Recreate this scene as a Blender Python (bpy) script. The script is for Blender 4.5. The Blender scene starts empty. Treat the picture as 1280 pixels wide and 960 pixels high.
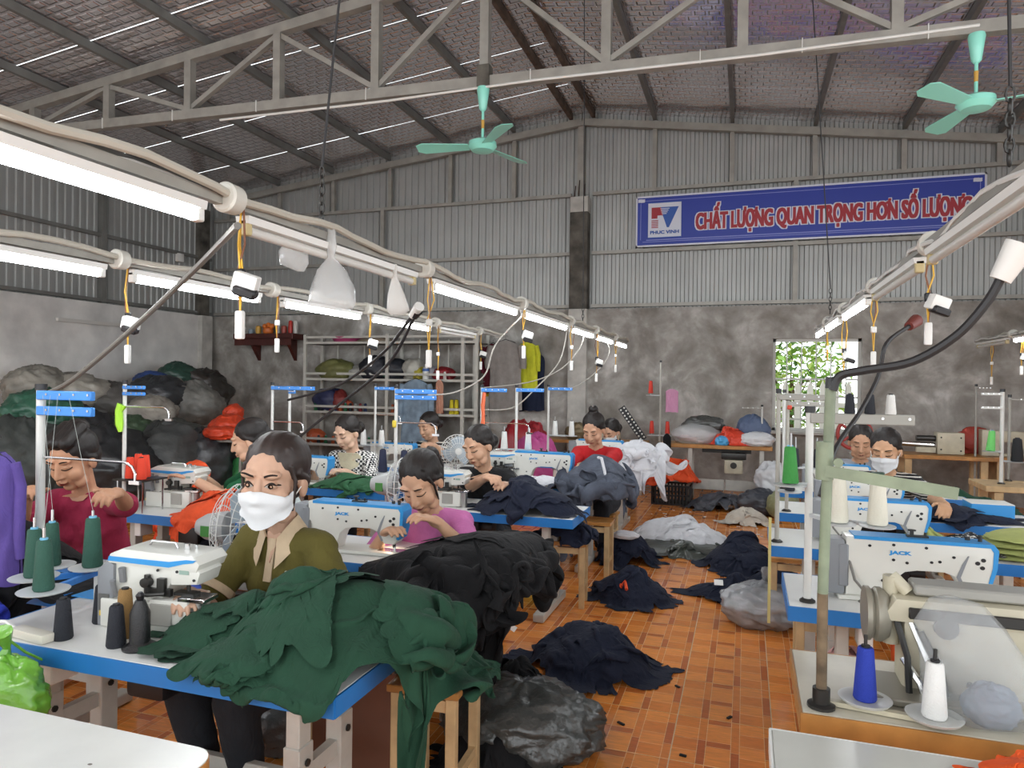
import bpy, bmesh, math, random
import numpy as np
from mathutils import Vector, Matrix, Euler
from mathutils.bvhtree import BVHTree
random.seed(7)
SC = bpy.context.scene
COL = SC.collection
PI = math.pi
# ------------------------------------------------------------ camera
F, CAMH, YAW, PITCH, ROLL = 880.0, 1.5, math.atan(292/880), math.radians(-0.26), 0.012
cam_d = bpy.data.cameras.new('camera'); cam = bpy.data.objects.new('camera', cam_d); COL.objects.link(cam)
cam_d.sensor_width = 36; cam_d.lens = F/1280*36; cam_d.clip_start = 0.05
CR = Matrix.Rotation(YAW, 3, 'Z') @ Matrix.Rotation(PI/2+PITCH, 3, 'X') @ Matrix.Rotation(ROLL, 3, 'Z')
cam.matrix_world = Matrix.Translation((0, 0, CAMH)) @ CR.to_4x4()
SC.camera = cam
# ------------------------------------------------------------ sky, exposure
w = bpy.data.worlds.new('overcast_sky'); SC.world = w; w.use_nodes = True
bg = w.node_tree.nodes['Background']; bg.inputs[0].default_value = (0.93, 0.97, 1.0, 1); bg.inputs[1].default_value = 2.0
SC.view_settings.view_transform = 'Standard'; SC.view_settings.look = 'None'
SC.view_settings.gamma = 1; SC.view_settings.use_curve_mapping = False
SC.view_settings.exposure = 0.52
SC.cycles.max_bounces = 7; SC.cycles.diffuse_bounces = 4; SC.cycles.glossy_bounces = 3
SC.cycles.transparent_max_bounces = 10; SC.cycles.caustics_reflective = False; SC.cycles.caustics_refractive = False
TUBE_POWER = 36.0

# measuring helpers: a pixel of the photo met with a plane of the room
def ray(x, y): return CR @ Vector(((x-640)/F, (480-y)/F, -1))
def az(x, y, z): r = ray(x, y); return Vector((0, 0, CAMH)) + r*((z-CAMH)/r.z)
def aY(x, y, Y): r = ray(x, y); return Vector((0, 0, CAMH)) + r*(Y/r.y)
def aX(x, y, X): r = ray(x, y); return Vector((0, 0, CAMH)) + r*(X/r.x)

# ------------------------------------------------------------ materials
def lin(c):
    if isinstance(c, str):
        c = c.lstrip('#'); c = [int(c[i:i+2], 16)/255 for i in (0, 2, 4)]
    return tuple((v/12.92 if v <= .04045 else ((v+.055)/1.055)**2.4) for v in c[:3])
MATS = {}
def M(name, col, rough=.6, metal=0, var=0, vscale=8, bump=0, bscale=60, alpha=1, trans=0, emit=0, coat=0, spec=.5, sheen=0, sss=0):
    if name in MATS: return MATS[name]
    m = bpy.data.materials.new(name); m.use_nodes = True; MATS[name] = m
    nt = m.node_tree; N = nt.nodes; L = nt.links; b = N['Principled BSDF']
    c = lin(col); b.inputs['Base Color'].default_value = (*c, 1); b.inputs['Roughness'].default_value = rough
    b.inputs['Metallic'].default_value = metal; b.inputs['Alpha'].default_value = alpha
    b.inputs['Specular IOR Level'].default_value = spec
    if trans: b.inputs['Transmission Weight'].default_value = trans
    if coat: b.inputs['Coat Weight'].default_value = coat
    if sheen: b.inputs['Sheen Weight'].default_value = sheen
    if sss:
        b.inputs['Subsurface Weight'].default_value = sss; b.inputs['Subsurface Radius'].default_value = (.012, .005, .003); b.inputs['Subsurface Scale'].default_value = 1
    if emit:
        b.inputs['Emission Color'].default_value = (*c, 1); b.inputs['Emission Strength'].default_value = emit
    if var or bump:
        tc = N.new('ShaderNodeTexCoord')
    if var:
        n = N.new('ShaderNodeTexNoise'); n.inputs['Scale'].default_value = vscale; n.inputs['Detail'].default_value = 5
        L.new(tc.outputs['Object'], n.inputs['Vector'])
        r = N.new('ShaderNodeMapRange'); r.inputs[1].default_value = .3; r.inputs[2].default_value = .7
        r.inputs[3].default_value = 1-var; r.inputs[4].default_value = 1+var
        L.new(n.outputs['Fac'], r.inputs[0])
        x = N.new('ShaderNodeMix'); x.data_type = 'RGBA'; x.blend_type = 'MULTIPLY'; x.inputs[0].default_value = 1
        x.inputs[6].default_value = (*c, 1); L.new(r.outputs[0], x.inputs[7]); L.new(x.outputs[2], b.inputs['Base Color'])
    if bump:
        n = N.new('ShaderNodeTexNoise'); n.inputs['Scale'].default_value = bscale; n.inputs['Detail'].default_value = 4
        L.new(tc.outputs['Object'], n.inputs['Vector'])
        k = N.new('ShaderNodeBump'); k.inputs['Strength'].default_value = bump; k.inputs['Distance'].default_value = .01
        L.new(n.outputs['Fac'], k.inputs['Height']); L.new(k.outputs[0], b.inputs['Normal'])
    return m
def nodes(m):
    nt = m.node_tree; return nt.nodes, nt.links, nt.nodes['Principled BSDF']
def ramp(N, stops):
    r = N.new('ShaderNodeValToRGB'); e = r.color_ramp.elements
    while len(e) < len(stops): e.new(.5)
    for k, (p, c) in enumerate(stops):
        e[k].position = p; e[k].color = (*lin(c), 1)
    return r
def fabric(name, col, rough=.85, var=.1, bump=.12):
    if name in MATS: return MATS[name]
    m = M(name, col, rough, var=var, vscale=14, spec=.25, sheen=.02); N, L, b = nodes(m); tc = N.new('ShaderNodeTexCoord'); mp = N.new('ShaderNodeMapping'); mp.inputs['Scale'].default_value = (1, 1, .45); L.new(tc.outputs['Object'], mp.inputs[0])
    n = N.new('ShaderNodeTexNoise'); n.inputs['Scale'].default_value = 17; n.inputs['Detail'].default_value = 3; n.inputs['Distortion'].default_value = 1.6; L.new(mp.outputs[0], n.inputs['Vector'])
    a = N.new('ShaderNodeMath'); a.operation = 'SUBTRACT'; a.inputs[1].default_value = .5; L.new(n.outputs['Fac'], a.inputs[0]); c = N.new('ShaderNodeMath'); c.operation = 'ABSOLUTE'; L.new(a.outputs[0], c.inputs[0])
    k = N.new('ShaderNodeBump'); k.inputs['Strength'].default_value = min(1, bump*2.2); k.inputs['Distance'].default_value = .03; k.invert = True; L.new(c.outputs[0], k.inputs['Height']); L.new(k.outputs[0], b.inputs['Normal'])
    return m

# ------------------------------------------------------------ mesh building
class MB:
    def __init__(s): s.v = []; s.f = []; s.m = []; s.cur = 0
    def add(s, vs, fs):
        o = len(s.v); s.v += [tuple(p) for p in vs]
        s.f += [tuple(i+o for i in q) for q in fs]; s.m += [s.cur]*len(fs); return s
    def box(s, c, d, rot=None, bev=0):
        c = Vector(c); x, y, z = d[0]/2, d[1]/2, d[2]/2
        if bev:
            b = min(bev, x*.95, y*.95, z*.95); bm = bmesh.new(); bmesh.ops.create_cube(bm, size=1)
            for v in bm.verts: v.co = Vector((v.co.x*2*x, v.co.y*2*y, v.co.z*2*z))
            bmesh.ops.bevel(bm, geom=bm.edges[:], offset=b, segments=2 if b > .006 else 1, affect='EDGES', profile=.6)
            bm.verts.index_update(); vs = [v.co.copy() for v in bm.verts]; fs = [[v.index for v in f.verts] for f in bm.faces]; bm.free()
        else:
            vs = [Vector((i*x, j*y, k*z)) for i in (-1, 1) for j in (-1, 1) for k in (-1, 1)]
            fs = [(0, 1, 3, 2), (4, 6, 7, 5), (0, 4, 5, 1), (2, 3, 7, 6), (0, 2, 6, 4), (1, 5, 7, 3)]
        if rot is not None:
            R = rot if isinstance(rot, Matrix) else Euler(rot).to_matrix()
            vs = [R @ v for v in vs]
        return s.add([v+c for v in vs], fs)
    def bar(s, p, q, wx, wz, up=(0, 0, 1)):          # rectangular bar between two points
        p, q = Vector(p), Vector(q); d = (q-p); L = d.length; d.normalize()
        u = Vector(up); a = d.cross(u)
        if a.length < 1e-4: a = d.cross(Vector((0, 1, 0)))
        a.normalize(); b = a.cross(d)
        R = Matrix((d, a, b)).transposed()
        return s.box((p+q)/2, (L, wx, wz), R)
    def cyl(s, p, q, r0, r1=None, n=12, cap=True):
        p, q = Vector(p), Vector(q); r1 = r0 if r1 is None else r1; d = (q-p).normalized()
        a = d.cross(Vector((0, 0, 1)) if abs(d.z) < .9 else Vector((1, 0, 0))).normalized(); b = d.cross(a)
        vs = []
        for c, r in ((p, r0), (q, r1)):
            vs += [c + (a*math.cos(2*PI*k/n) + b*math.sin(2*PI*k/n))*r for k in range(n)]
        fs = [(k, (k+1) % n, n+(k+1) % n, n+k) for k in range(n)]
        if cap: fs += [tuple(range(n-1, -1, -1)), tuple(range(n, 2*n))]
        return s.add(vs, fs)
    def tube(s, pts, r, n=6, closed=False):
        pts = [Vector(p) for p in pts]; m = len(pts); rs = r if hasattr(r, '__len__') else [r]*m
        vs = []; fs = []; prev = None
        for i, p in enumerate(pts):
            if closed: t = (pts[(i+1) % m]-pts[i-1]).normalized()
            else: t = (pts[min(i+1, m-1)]-pts[max(i-1, 0)]).normalized()
            if prev is None: a = t.cross(Vector((0, 0, 1)) if abs(t.z) < .9 else Vector((1, 0, 0)))
            else: a = prev - t*prev.dot(t)
            a.normalize(); prev = a; b = t.cross(a)
            vs += [p + (a*math.cos(2*PI*k/n) + b*math.sin(2*PI*k/n))*rs[i] for k in range(n)]
        for i in range(m if closed else m-1):
            j = (i+1) % m
            fs += [(i*n+k, i*n+(k+1) % n, j*n+(k+1) % n, j*n+k) for k in range(n)]
        if not closed: fs += [tuple(range(n-1, -1, -1)), tuple(range((m-1)*n, m*n))]
        return s.add(vs, fs)
    def lathe(s, prof, c=(0, 0, 0), n=20, R=None):
        c = Vector(c); vs = []; m = len(prof)
        for r, z in prof:
            for k in range(n):
                v = Vector((r*math.cos(2*PI*k/n), r*math.sin(2*PI*k/n), z))
                vs.append(c + (R @ v if R else v))
        fs = [(i*n+k, i*n+(k+1) % n, (i+1)*n+(k+1) % n, (i+1)*n+k) for i in range(m-1) for k in range(n)]
        fs += [tuple(range(n-1, -1, -1)), tuple(range((m-1)*n, m*n))]
        return s.add(vs, fs)
    def prism(s, poly, y0, y1, bev=0):              # polygon in XZ, extruded along Y
        n = len(poly)
        if bev:
            cx = sum(p[0] for p in poly)/n; bm = bmesh.new()
            a = [bm.verts.new((x, y0, z)) for x, z in poly]; f = bm.faces.new(a)
            r = bmesh.ops.extrude_face_region(bm, geom=[f])
            for v in [g for g in r['geom'] if isinstance(g, bmesh.types.BMVert)]: v.co.y = y1
            bmesh.ops.recalc_face_normals(bm, faces=bm.faces[:])
            ed = [e for e in bm.edges if abs(e.verts[0].co.y-e.verts[1].co.y) < 1e-6]
            bmesh.ops.bevel(bm, geom=ed, offset=bev, segments=2, affect='EDGES', profile=.6, clamp_overlap=True)
            bm.verts.index_update(); vs = [v.co.copy() for v in bm.verts]; fs = [[v.index for v in q.verts] for q in bm.faces]; bm.free()
            return s.add(vs, fs)
        vs = [(x, y0, z) for x, z in poly] + [(x, y1, z) for x, z in poly]
        fs = [tuple(range(n)), tuple(range(2*n-1, n-1, -1))] + [(k, n+k, n+(k+1) % n, (k+1) % n) for k in range(n)]
        return s.add(vs, fs)
    def ell(s, c, r, R=None, n=16, m=10):
        c = Vector(c); r = r if hasattr(r, '__len__') else (r, r, r); vs = []
        for i in range(m+1):
            t = PI*i/m
            for k in range(n):
                a = 2*PI*k/n; v = Vector((r[0]*math.sin(t)*math.cos(a), r[1]*math.sin(t)*math.sin(a), r[2]*math.cos(t)))
                vs.append(c + (R @ v if R else v))
        fs = [(i*n+k, (i+1)*n+k, (i+1)*n+(k+1) % n, i*n+(k+1) % n) for i in range(m) for k in range(n)]
        return s.add(vs, fs)
    def cap(s, p, r0, q, r1, n=14, m=5):            # tapered capsule
        p, q = Vector(p), Vector(q); d = q-p; L = d.length; d = d/L if L > 1e-6 else Vector((0, 0, 1))
        a = d.cross(Vector((0, 0, 1)) if abs(d.z) < .9 else Vector((1, 0, 0))).normalized(); b = d.cross(a)
        vs = []; rows = []
        for i in range(m+1): t = PI/2*(1-i/m); rows.append((-math.sin(t)*r0, math.cos(t)*r0))
        for i in range(m+1): t = PI/2*i/m; rows.append((L+math.sin(t)*r1, math.cos(t)*r1))
        for z, r in rows:
            vs += [p + d*z + (a*math.cos(2*PI*k/n)+b*math.sin(2*PI*k/n))*max(r, 1e-5) for k in range(n)]
        fs = [(i*n+k, i*n+(k+1) % n, (i+1)*n+(k+1) % n, (i+1)*n+k) for i in range(len(rows)-1) for k in range(n)]
        return s.add(vs, fs)
    def mesh(s, name, mats, smooth=False, ang=None):
        me = bpy.data.meshes.new(name); me.from_pydata(s.v, [], s.f)
        for m in (mats if isinstance(mats, (list, tuple)) else [mats]): me.materials.append(m)
        if max(s.m, default=0): me.polygons.foreach_set('material_index', s.m)
        if smooth:
            me.polygons.foreach_set('use_smooth', [True]*len(me.polygons))
            if ang: me.set_sharp_from_angle(angle=math.radians(ang))
        me.update(); return me
    def obj(s, name, mats, parent=None, smooth=True, ang=40, **k):
        return put(name, s.mesh(name, mats, smooth, ang), parent, **k)

def put(name, me, parent=None, loc=None, rz=None, label=None, cat=None, group=None, kind=None):
    o = bpy.data.objects.new(name, me); COL.objects.link(o)
    if parent is not None: o.parent = parent
    if loc is not None: o.location = loc
    if rz is not None: o.rotation_euler = (0, 0, rz) if not hasattr(rz, '__len__') else rz
    for a, b in (('label', label), ('category', cat), ('group', group), ('kind', kind)):
        if b: o[a] = b
    return o
def thing(name, label, cat, loc=(0, 0, 0), rz=0, group=None, kind=None): return put(name, None, None, loc, rz, label, cat, group, kind)
def copytree(root, loc=None, rz=None, label=None, group=None, parent=None):
    r = root.copy(); COL.objects.link(r)
    if parent is not None: r.parent = parent
    if loc is not None: r.location = loc
    if rz is not None: r.rotation_euler = (0, 0, rz)
    if label: r['label'] = label
    if group: r['group'] = group
    for ch in list(root.children): copytree(ch, parent=r)
    return r

# vectorised gradient noise
_rng = np.random.RandomState(3); _perm = _rng.permutation(256); _perm = np.concatenate([_perm]*3)
_g = _rng.normal(size=(256, 3)); _g /= np.linalg.norm(_g, axis=1)[:, None]
def pn(P):
    P = np.asarray(P, float); i = np.floor(P).astype(int); f = P-i; u = f*f*f*(f*(f*6-15)+10); i &= 255; out = 0
    for a in (0, 1):
        for b in (0, 1):
            for c in (0, 1):
                h = _perm[_perm[_perm[i[:, 0]+a]+((i[:, 1]+b) & 255)]+((i[:, 2]+c) & 255)]
                d = (_g[h]*(f-np.array([a, b, c]))).sum(1)
                out = out + d*np.where(a, u[:, 0], 1-u[:, 0])*np.where(b, u[:, 1], 1-u[:, 1])*np.where(c, u[:, 2], 1-u[:, 2])
    return out*1.6
def ridges(P, f, seed, warp=.5):
    P = np.asarray(P)*f + seed*17.3
    W = np.stack([pn(P*.6+11.1), pn(P*.6+37.7), pn(P*.6+71.3)], 1)*warp*2
    a = 1-2*np.abs(pn(P+W)); b = 1-2*np.abs(pn(P*2.1+W*1.3+5))
    return .68*a + .32*b

# ------------------------------------------------------------ shared materials
PLASTER = M('grey_cement_plaster', '#8f8b84', .9); N_, L_, b_ = nodes(PLASTER)
tc = N_.new('ShaderNodeTexCoord'); n1 = N_.new('ShaderNodeTexNoise'); n1.inputs['Scale'].default_value = 1.5; n1.inputs['Detail'].default_value = 9; n1.inputs['Roughness'].default_value = .62; n1.inputs['Distortion'].default_value = .5
n2 = N_.new('ShaderNodeTexNoise'); n2.inputs['Scale'].default_value = 4.5; n2.inputs['Detail'].default_value = 9; n2.inputs['Distortion'].default_value = .3
L_.new(tc.outputs['Object'], n1.inputs['Vector']); L_.new(tc.outputs['Object'], n2.inputs['Vector'])
r1 = ramp(N_, [(.28, '#6c665e'), (.45, '#928d86'), (.56, '#aaa6a0'), (.68, '#d8d5d0')]); r2 = ramp(N_, [(.34, '#a8a49d'), (.52, '#d0cdc8'), (.66, '#ffffff')])
L_.new(n1.outputs['Fac'], r1.inputs[0]); L_.new(n2.outputs['Fac'], r2.inputs[0])
mx = N_.new('ShaderNodeMix'); mx.data_type = 'RGBA'; mx.blend_type = 'MULTIPLY'; mx.inputs[0].default_value = .75
L_.new(r1.outputs[0], mx.inputs[6]); L_.new(r2.outputs[0], mx.inputs[7])
g_ = N_.new('ShaderNodeGamma'); g_.inputs[1].default_value = .78; L_.new(mx.outputs[2], g_.inputs[0]); L_.new(g_.outputs[0], b_.inputs['Base Color'])
bp = N_.new('ShaderNodeBump'); bp.inputs['Strength'].default_value = .35; bp.inputs['Distance'].default_value = .02; L_.new(n2.outputs['Fac'], bp.inputs['Height']); L_.new(bp.outputs[0], b_.inputs['Normal'])
WHITEPL = M('pale_cement_render', '#b9b6af', .9, var=.22, vscale=5, bump=.25, bscale=20)
DARKCON = M('stained_concrete', '#57534c', .95, var=.7, vscale=4.5, bump=.5, bscale=12)
SHEET = M('grey_sheet_metal', '#a4a5a2', .45, .35, var=.07, vscale=2)
STEEL = M('galvanised_steel', '#9b9890', .5, .3, var=.15, vscale=6)
STEELD = M('dull_roof_steel', '#787874', .55, .3, var=.12, vscale=5)
FOIL = M('silver_bubble_foil', '#e4e1e3', .16, .78); N_, L_, b_ = nodes(FOIL)
tc = N_.new('ShaderNodeTexCoord'); br = N_.new('ShaderNodeTexBrick'); L_.new(tc.outputs['UV'], br.inputs['Vector'])
br.inputs['Scale'].default_value = 1; br.inputs['Brick Width'].default_value = .14; br.inputs['Row Height'].default_value = .11
br.inputs['Mortar Size'].default_value = .026; br.inputs['Mortar Smooth'].default_value = .6
br.inputs['Color1'].default_value = (0, 0, 0, 1); br.inputs['Color2'].default_value = (0, 0, 0, 1); br.inputs['Mortar'].default_value = (1, 1, 1, 1)
bp = N_.new('ShaderNodeBump'); bp.inputs['Strength'].default_value = .75; bp.inputs['Distance'].default_value = .016; bp.invert = True
nz = N_.new('ShaderNodeTexNoise'); nz.inputs['Scale'].default_value = 1.6; nz.inputs['Detail'].default_value = 2; L_.new(tc.outputs['UV'], nz.inputs['Vector'])
ad = N_.new('ShaderNodeMath'); ad.operation = 'MULTIPLY_ADD'; ad.inputs[1].default_value = -2.0; L_.new(nz.outputs['Fac'], ad.inputs[0]); L_.new(br.outputs['Color'], ad.inputs[2])
L_.new(ad.outputs[0], bp.inputs['Height']); L_.new(bp.outputs[0], b_.inputs['Normal'])
WHITE_LAM = M('white_laminate', '#d9d8d4', .35, var=.05, vscale=5)
BLUE_EDGE = M('blue_edge_band', '#2272b8', .4, var=.06, vscale=9)
MWHITE = M('machine_white_enamel', '#d6d5cd', .3, coat=.2, var=.03)
MCREAM = M('aged_cream_enamel', '#bdb59e', .4, var=.15, vscale=9)
MGREY = M('machine_grey_plastic', '#83868a', .45)
BLUEP = M('machine_blue_stripe', '#2f8fd0', .35)
BLACKP = M('black_plastic', '#17171a', .4)
DARKM = M('dark_oily_metal', '#3b3a38', .35, .6)
CHROME = M('bright_steel', '#c9c9c9', .18, 1)
LEGP = M('light_grey_enamel', '#b4b1a9', .4, var=.1, vscale=12)
POSTW = M('white_post_enamel', '#cfcfca', .35)
BLUEBAR = M('blue_wrapped_bar', '#3f87d6', .4, var=.08, vscale=20)
WOODO = M('varnished_yellow_wood', '#a9763c', .4, var=.25, vscale=10)
WOODP = M('pale_raw_wood', '#b99c72', .55, var=.2, vscale=12)
WOODR = M('dark_red_wood', '#4c1e18', .4, var=.2)
CABLE = M('black_rubber_cable', '#222122', .5)
CABLEG = M('grey_rubber_cable', '#6b6862', .5)
WHITEPLAS = M('white_plastic', '#e4e3de', .35)
YELLOWW = M('yellow_wire', '#d9a92c', .45)
TUBE = M('lit_tube', '#f6fbff', .3, emit=TUBE_POWER)
TUBEOFF = M('unlit_tube', '#d8d6d0', .3)
# ============================================================ the building
YB, XL, XR, YF, ZB = 10.3, -9.1, 4.6, -4.0, 2.58
RX, RZ, SL, SR = -2.36, 5.44, .115, .142
def roofz(x): return RZ - (SL if x < RX else SR)*abs(x-RX)
# ---- floor: 40 cm glazed tiles printed with wood blocks
TILEM = M('wood_print_glazed_tile', '#b87238', .13, spec=.5); N_, L_, b_ = nodes(TILEM)
at_ = N_.new('ShaderNodeVertexColor'); at_.layer_name = 'Col'
tc = N_.new('ShaderNodeTexCoord'); mp = N_.new('ShaderNodeMapping'); mp.inputs['Scale'].default_value = (9, 60, 9); L_.new(tc.outputs['Object'], mp.inputs[0])
nz = N_.new('ShaderNodeTexNoise'); nz.inputs['Scale'].default_value = 1.2; nz.inputs['Detail'].default_value = 4; nz.inputs['Distortion'].default_value = 1.5; L_.new(mp.outputs[0], nz.inputs['Vector'])
mr = N_.new('ShaderNodeMapRange'); mr.inputs[1].default_value = .3; mr.inputs[2].default_value = .7; mr.inputs[3].default_value = .8; mr.inputs[4].default_value = 1.15; L_.new(nz.outputs['Fac'], mr.inputs[0])
oi = N_.new('ShaderNodeObjectInfo'); mr2 = N_.new('ShaderNodeMapRange'); mr2.inputs[3].default_value = .9; mr2.inputs[4].default_value = 1.08; L_.new(oi.outputs['Random'], mr2.inputs[0])
mm = N_.new('ShaderNodeMath'); mm.operation = 'MULTIPLY'; L_.new(mr.outputs[0], mm.inputs[0]); L_.new(mr2.outputs[0], mm.inputs[1])
mx = N_.new('ShaderNodeMix'); mx.data_type = 'RGBA'; mx.blend_type = 'MULTIPLY'; mx.inputs[0].default_value = 1; L_.new(at_.outputs[0], mx.inputs[6]); L_.new(mm.outputs[0], mx.inputs[7]); L_.new(mx.outputs[2], b_.inputs['Base Color'])
TS = .4
def tile_faces():
    rects = []; e = .0012; S = .397; u = S/3; wn = .034
    lt, md, dk, rd, ln = '#e89246', '#d88038', '#bb662b', '#b8642d', '#f5ca92'
    for c in range(3):
        x0 = c*u; x1 = x0+u-wn; x2 = x0+u
        if c == 1: segs = [(0, .153, lt), (.153, .1985, dk), (.1985, .3515, lt), (.3515, S, dk)]
        else: segs = [(k*S/4, (k+1)*S/4, (lt, md)[(k + c//2) % 2]) for k in range(4)]
        rects += [(x0+e, a+e, x1-e, b-e, col) for a, b, col in segs]
        o = .07 if c == 1 else 0
        ns = [(0, .2-o, rd), (.2-o, S, md)] if c != 2 else [(0, .12, md), (.12, .31, rd), (.31, S, md)]
        rects += [(x1+e, a+e, x2-e, b-e, col) for a, b, col in ns]
    return rects, S, ln
def tile_mesh(name, cells):
    R, S, ln = tile_faces(); vs = []; fs = []; cols = []; lc = lin(ln)
    for ox, oy in cells:
        xs = sorted({round(v, 5) for r in R for v in (r[0], r[2])} | {0, S})
        # printed pale joint sheet plus the blocks, all in one plane
        def q(x0, y0, x1, y1, z, c):
            o = len(vs); vs.extend([(ox+x0, oy+y0, z), (ox+x1, oy+y0, z), (ox+x1, oy+y1, z), (ox+x0, oy+y1, z)]); fs.append((o, o+1, o+2, o+3)); cols.append(c)
        for x0, y0, x1, y1, c in R: q(x0, y0, x1, y1, 0, lin(c))
        q(0, 0, S, S, -.0006, lc)
        o = len(vs); vs.extend([(ox+a, oy+b, z) for z in (-.0006, -.006) for a, b in ((0, 0), (S, 0), (S, S), (0, S))])
        for k in range(4): fs.append((o+k, o+4+k, o+4+(k+1) % 4, o+(k+1) % 4)); cols.append(lc)
    me = bpy.data.meshes.new(name); me.from_pydata(vs, [], fs); me.materials.append(TILEM)
    ca = me.color_attributes.new('Col', 'FLOAT_COLOR', 'CORNER'); arr = np.repeat(np.array([(*c, 1) for c in cols]), 4, axis=0)
    ca.data.foreach_set('color', arr.ravel().astype(np.float32)); me.update(); return me
GROUT = M('pale_grout', '#d8c6ab', .6)
fl = MB().box(((XL+XR)/2, (YB+YF)/2, -.052), (XR-XL+.6, YB-YF+.4, .1)).obj('floor', GROUT, kind='structure', smooth=False)
tm = tile_mesh('tile', [(0, 0)]); rest = []
X0T = -9.07
for i in range(34):
    for j in range(36):
        x, y = X0T+i*TS, -3.94+j*TS
        if -2.3 < x < 1.35 and 2.2 < y < 9.7: put('tile', tm, fl, (x, y, 0))
        else: rest.append((x, y))
put('tile_field', tile_mesh('tile_field', rest), fl, kind='stuff')
# ---- masonry walls
WX0, WX1, WZ0, WZ1 = .35, 1.46, .86, 2.12
wb = MB()
for x0, x1, z0, z1 in ((XL-.2, WX0, 0, ZB), (WX1, XR+.2, 0, ZB), (WX0, WX1, 0, WZ0), (WX0, WX1, WZ1, ZB)): wb.box(((x0+x1)/2, YB+.11, (z0+z1)/2), (x1-x0, .22, z1-z0))
wall_back = wb.obj('wall_back', PLASTER, kind='structure', smooth=False)
wall_left = MB().box((XL-.11, (YB+YF)/2, ZB/2), (.22, YB-YF, ZB)).obj('wall_left', M('glare_lightened_plaster', '#d8d6d2', .9, var=.3, vscale=1.6, bump=.3, bscale=9), kind='structure', smooth=False)  # same plaster; the lamp glare on this wall is put into its lighter colour
wr = MB()
for y0, y1, z0, z1 in ((5.2, YB, 0, ZB), (-4, 5.2, 0, .3)): wr.box((XR+.11, (y0+y1)/2, (z0+z1)/2), (.22, y1-y0, z1-z0))
wall_right = wr.obj('wall_right', PLASTER, kind='structure', smooth=False)
# ---- corrugated sheets: trapezoid ribs, one panel about a metre wide each
def corr(axis, a0, a1, zb, ztf, pos, sgn):
    P = .118; prof = []; a = a0
    while a < a1-1e-6:
        for t, d in ((0, 0), (.36, 0), (.46, .022), (.86, .022), (.96, 0)):
            s = a+t*P
            if s <= a1: prof.append((s, d))
        a += P
    prof.append((a1, 0)); vs = []; fs = []
    for s, d in prof:
        for z in (zb, ztf(s)):
            vs.append((s, pos+sgn*d, z) if axis == 'x' else (pos+sgn*d, s, z))
    for k in range(len(prof)-1): fs.append((2*k, 2*k+2, 2*k+3, 2*k+1))
    mb = MB(); mb.add(vs, fs); return mb
k = XL-.12
while k < XR-.01:
    k1 = min(k+1.062, XR); corr('x', k, k1, ZB, lambda s: roofz(s)+.1, YB+.12, -1).obj('corrugated_sheet', SHEET, wall_back, smooth=False); k = k1
k = 2.0
while k < YB+.1:
    k1 = min(k+1.062, YB+.13); corr('y', k, k1, ZB, lambda s: roofz(XL)+.1, XL-.1, 1).obj('corrugated_sheet', SHEET, wall_left, smooth=False); k = k1
corr('y', 5.2, YB, ZB, lambda s: roofz(XR)+.1, XR+.1, -1).obj('corrugated_sheet', SHEET, wall_right, smooth=False)
# girts, posts and rafter of the gable
gx = [RX+1.07*k for k in range(-6, 7)]
def rail(p, q, wx=.05, wz=.05, m=STEEL, par=None, nm='girt'): return MB().bar(p, q, wx, wz).obj(nm, m, par, smooth=False)
YG = YB+.04
for z in (4.30, 3.42, 2.63):
    rail((XL, YG, z), (RX-.16, YG, z), par=wall_back); rail((RX+.16, YG, z), (XR, YG, z), par=wall_back)
for x in gx:
    if abs(x-RX) > .2 and XL < x < XR: rail((x, YG-.005, 4.3), (x, YG-.005, roofz(x)-.05), .06, .06, par=wall_back, nm='stud')
for x in (-5.7, .62, 3.6): rail((x, YG-.005, 2.6), (x, YG-.005, 4.3), .06, .06, par=wall_back, nm='post')
rail((XL, YG-.03, roofz(XL)-.07), (RX, YG-.03, RZ-.07), .08, .1, par=wall_back, nm='gable_rafter'); rail((RX, YG-.03, RZ-.07), (XR, YG-.03, roofz(XR)-.07), .08, .1, par=wall_back, nm='gable_rafter')
XG = XL-.04
for z in (3.6, 2.63): rail((XG, 2, z), (XG, YB, z), m=STEELD, par=wall_left)
for y in (4.4, 8.05): rail((XG, y, 2.6), (XG, y, 4.6), .1, .08, STEELD, wall_left, 'post')
# columns
MB().box((-2.38, YB-.02, ZB/2), (.28, .14, ZB), bev=.01).obj('column', WHITEPL, kind='structure', smooth=False)
up = MB().box((-2.38, YB+.02, (ZB+4.24)/2), (.27, .2, 4.24-ZB), bev=.012).obj('column', DARKCON, kind='structure', smooth=False)
MB().box((-2.38, YB+.02, 4.13), (.272, .202, .24), bev=.012).obj('cap', WHITEPL, up, smooth=False)
for dx, t in ((-.08, .22), (-.02, .3), (.06, .24)): MB().tube([(-2.38+dx, YB-.02, 4.2), (-2.38+dx+.005, YB-.02, 4.2+t*.6), (-2.38+dx+.015, YB-.025, 4.2+t)], .008).obj('rebar', M('rusty_rebar', '#3a2a22', .8), up)
MB().box((-2.38, YB+.06, 4.8), (.1, .1, 1.15)).obj('post', STEEL, wall_back, smooth=False)
MB().box((XL+.03, YB-.22, ZB/2), (.12, .26, ZB), bev=.01).obj('column', WHITEPL, kind='structure', smooth=False)
MB().box((XL-.03, YB-.22, 3.5), (.1, .24, 1.9)).obj('column', DARKCON, kind='structure', smooth=False)
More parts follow.
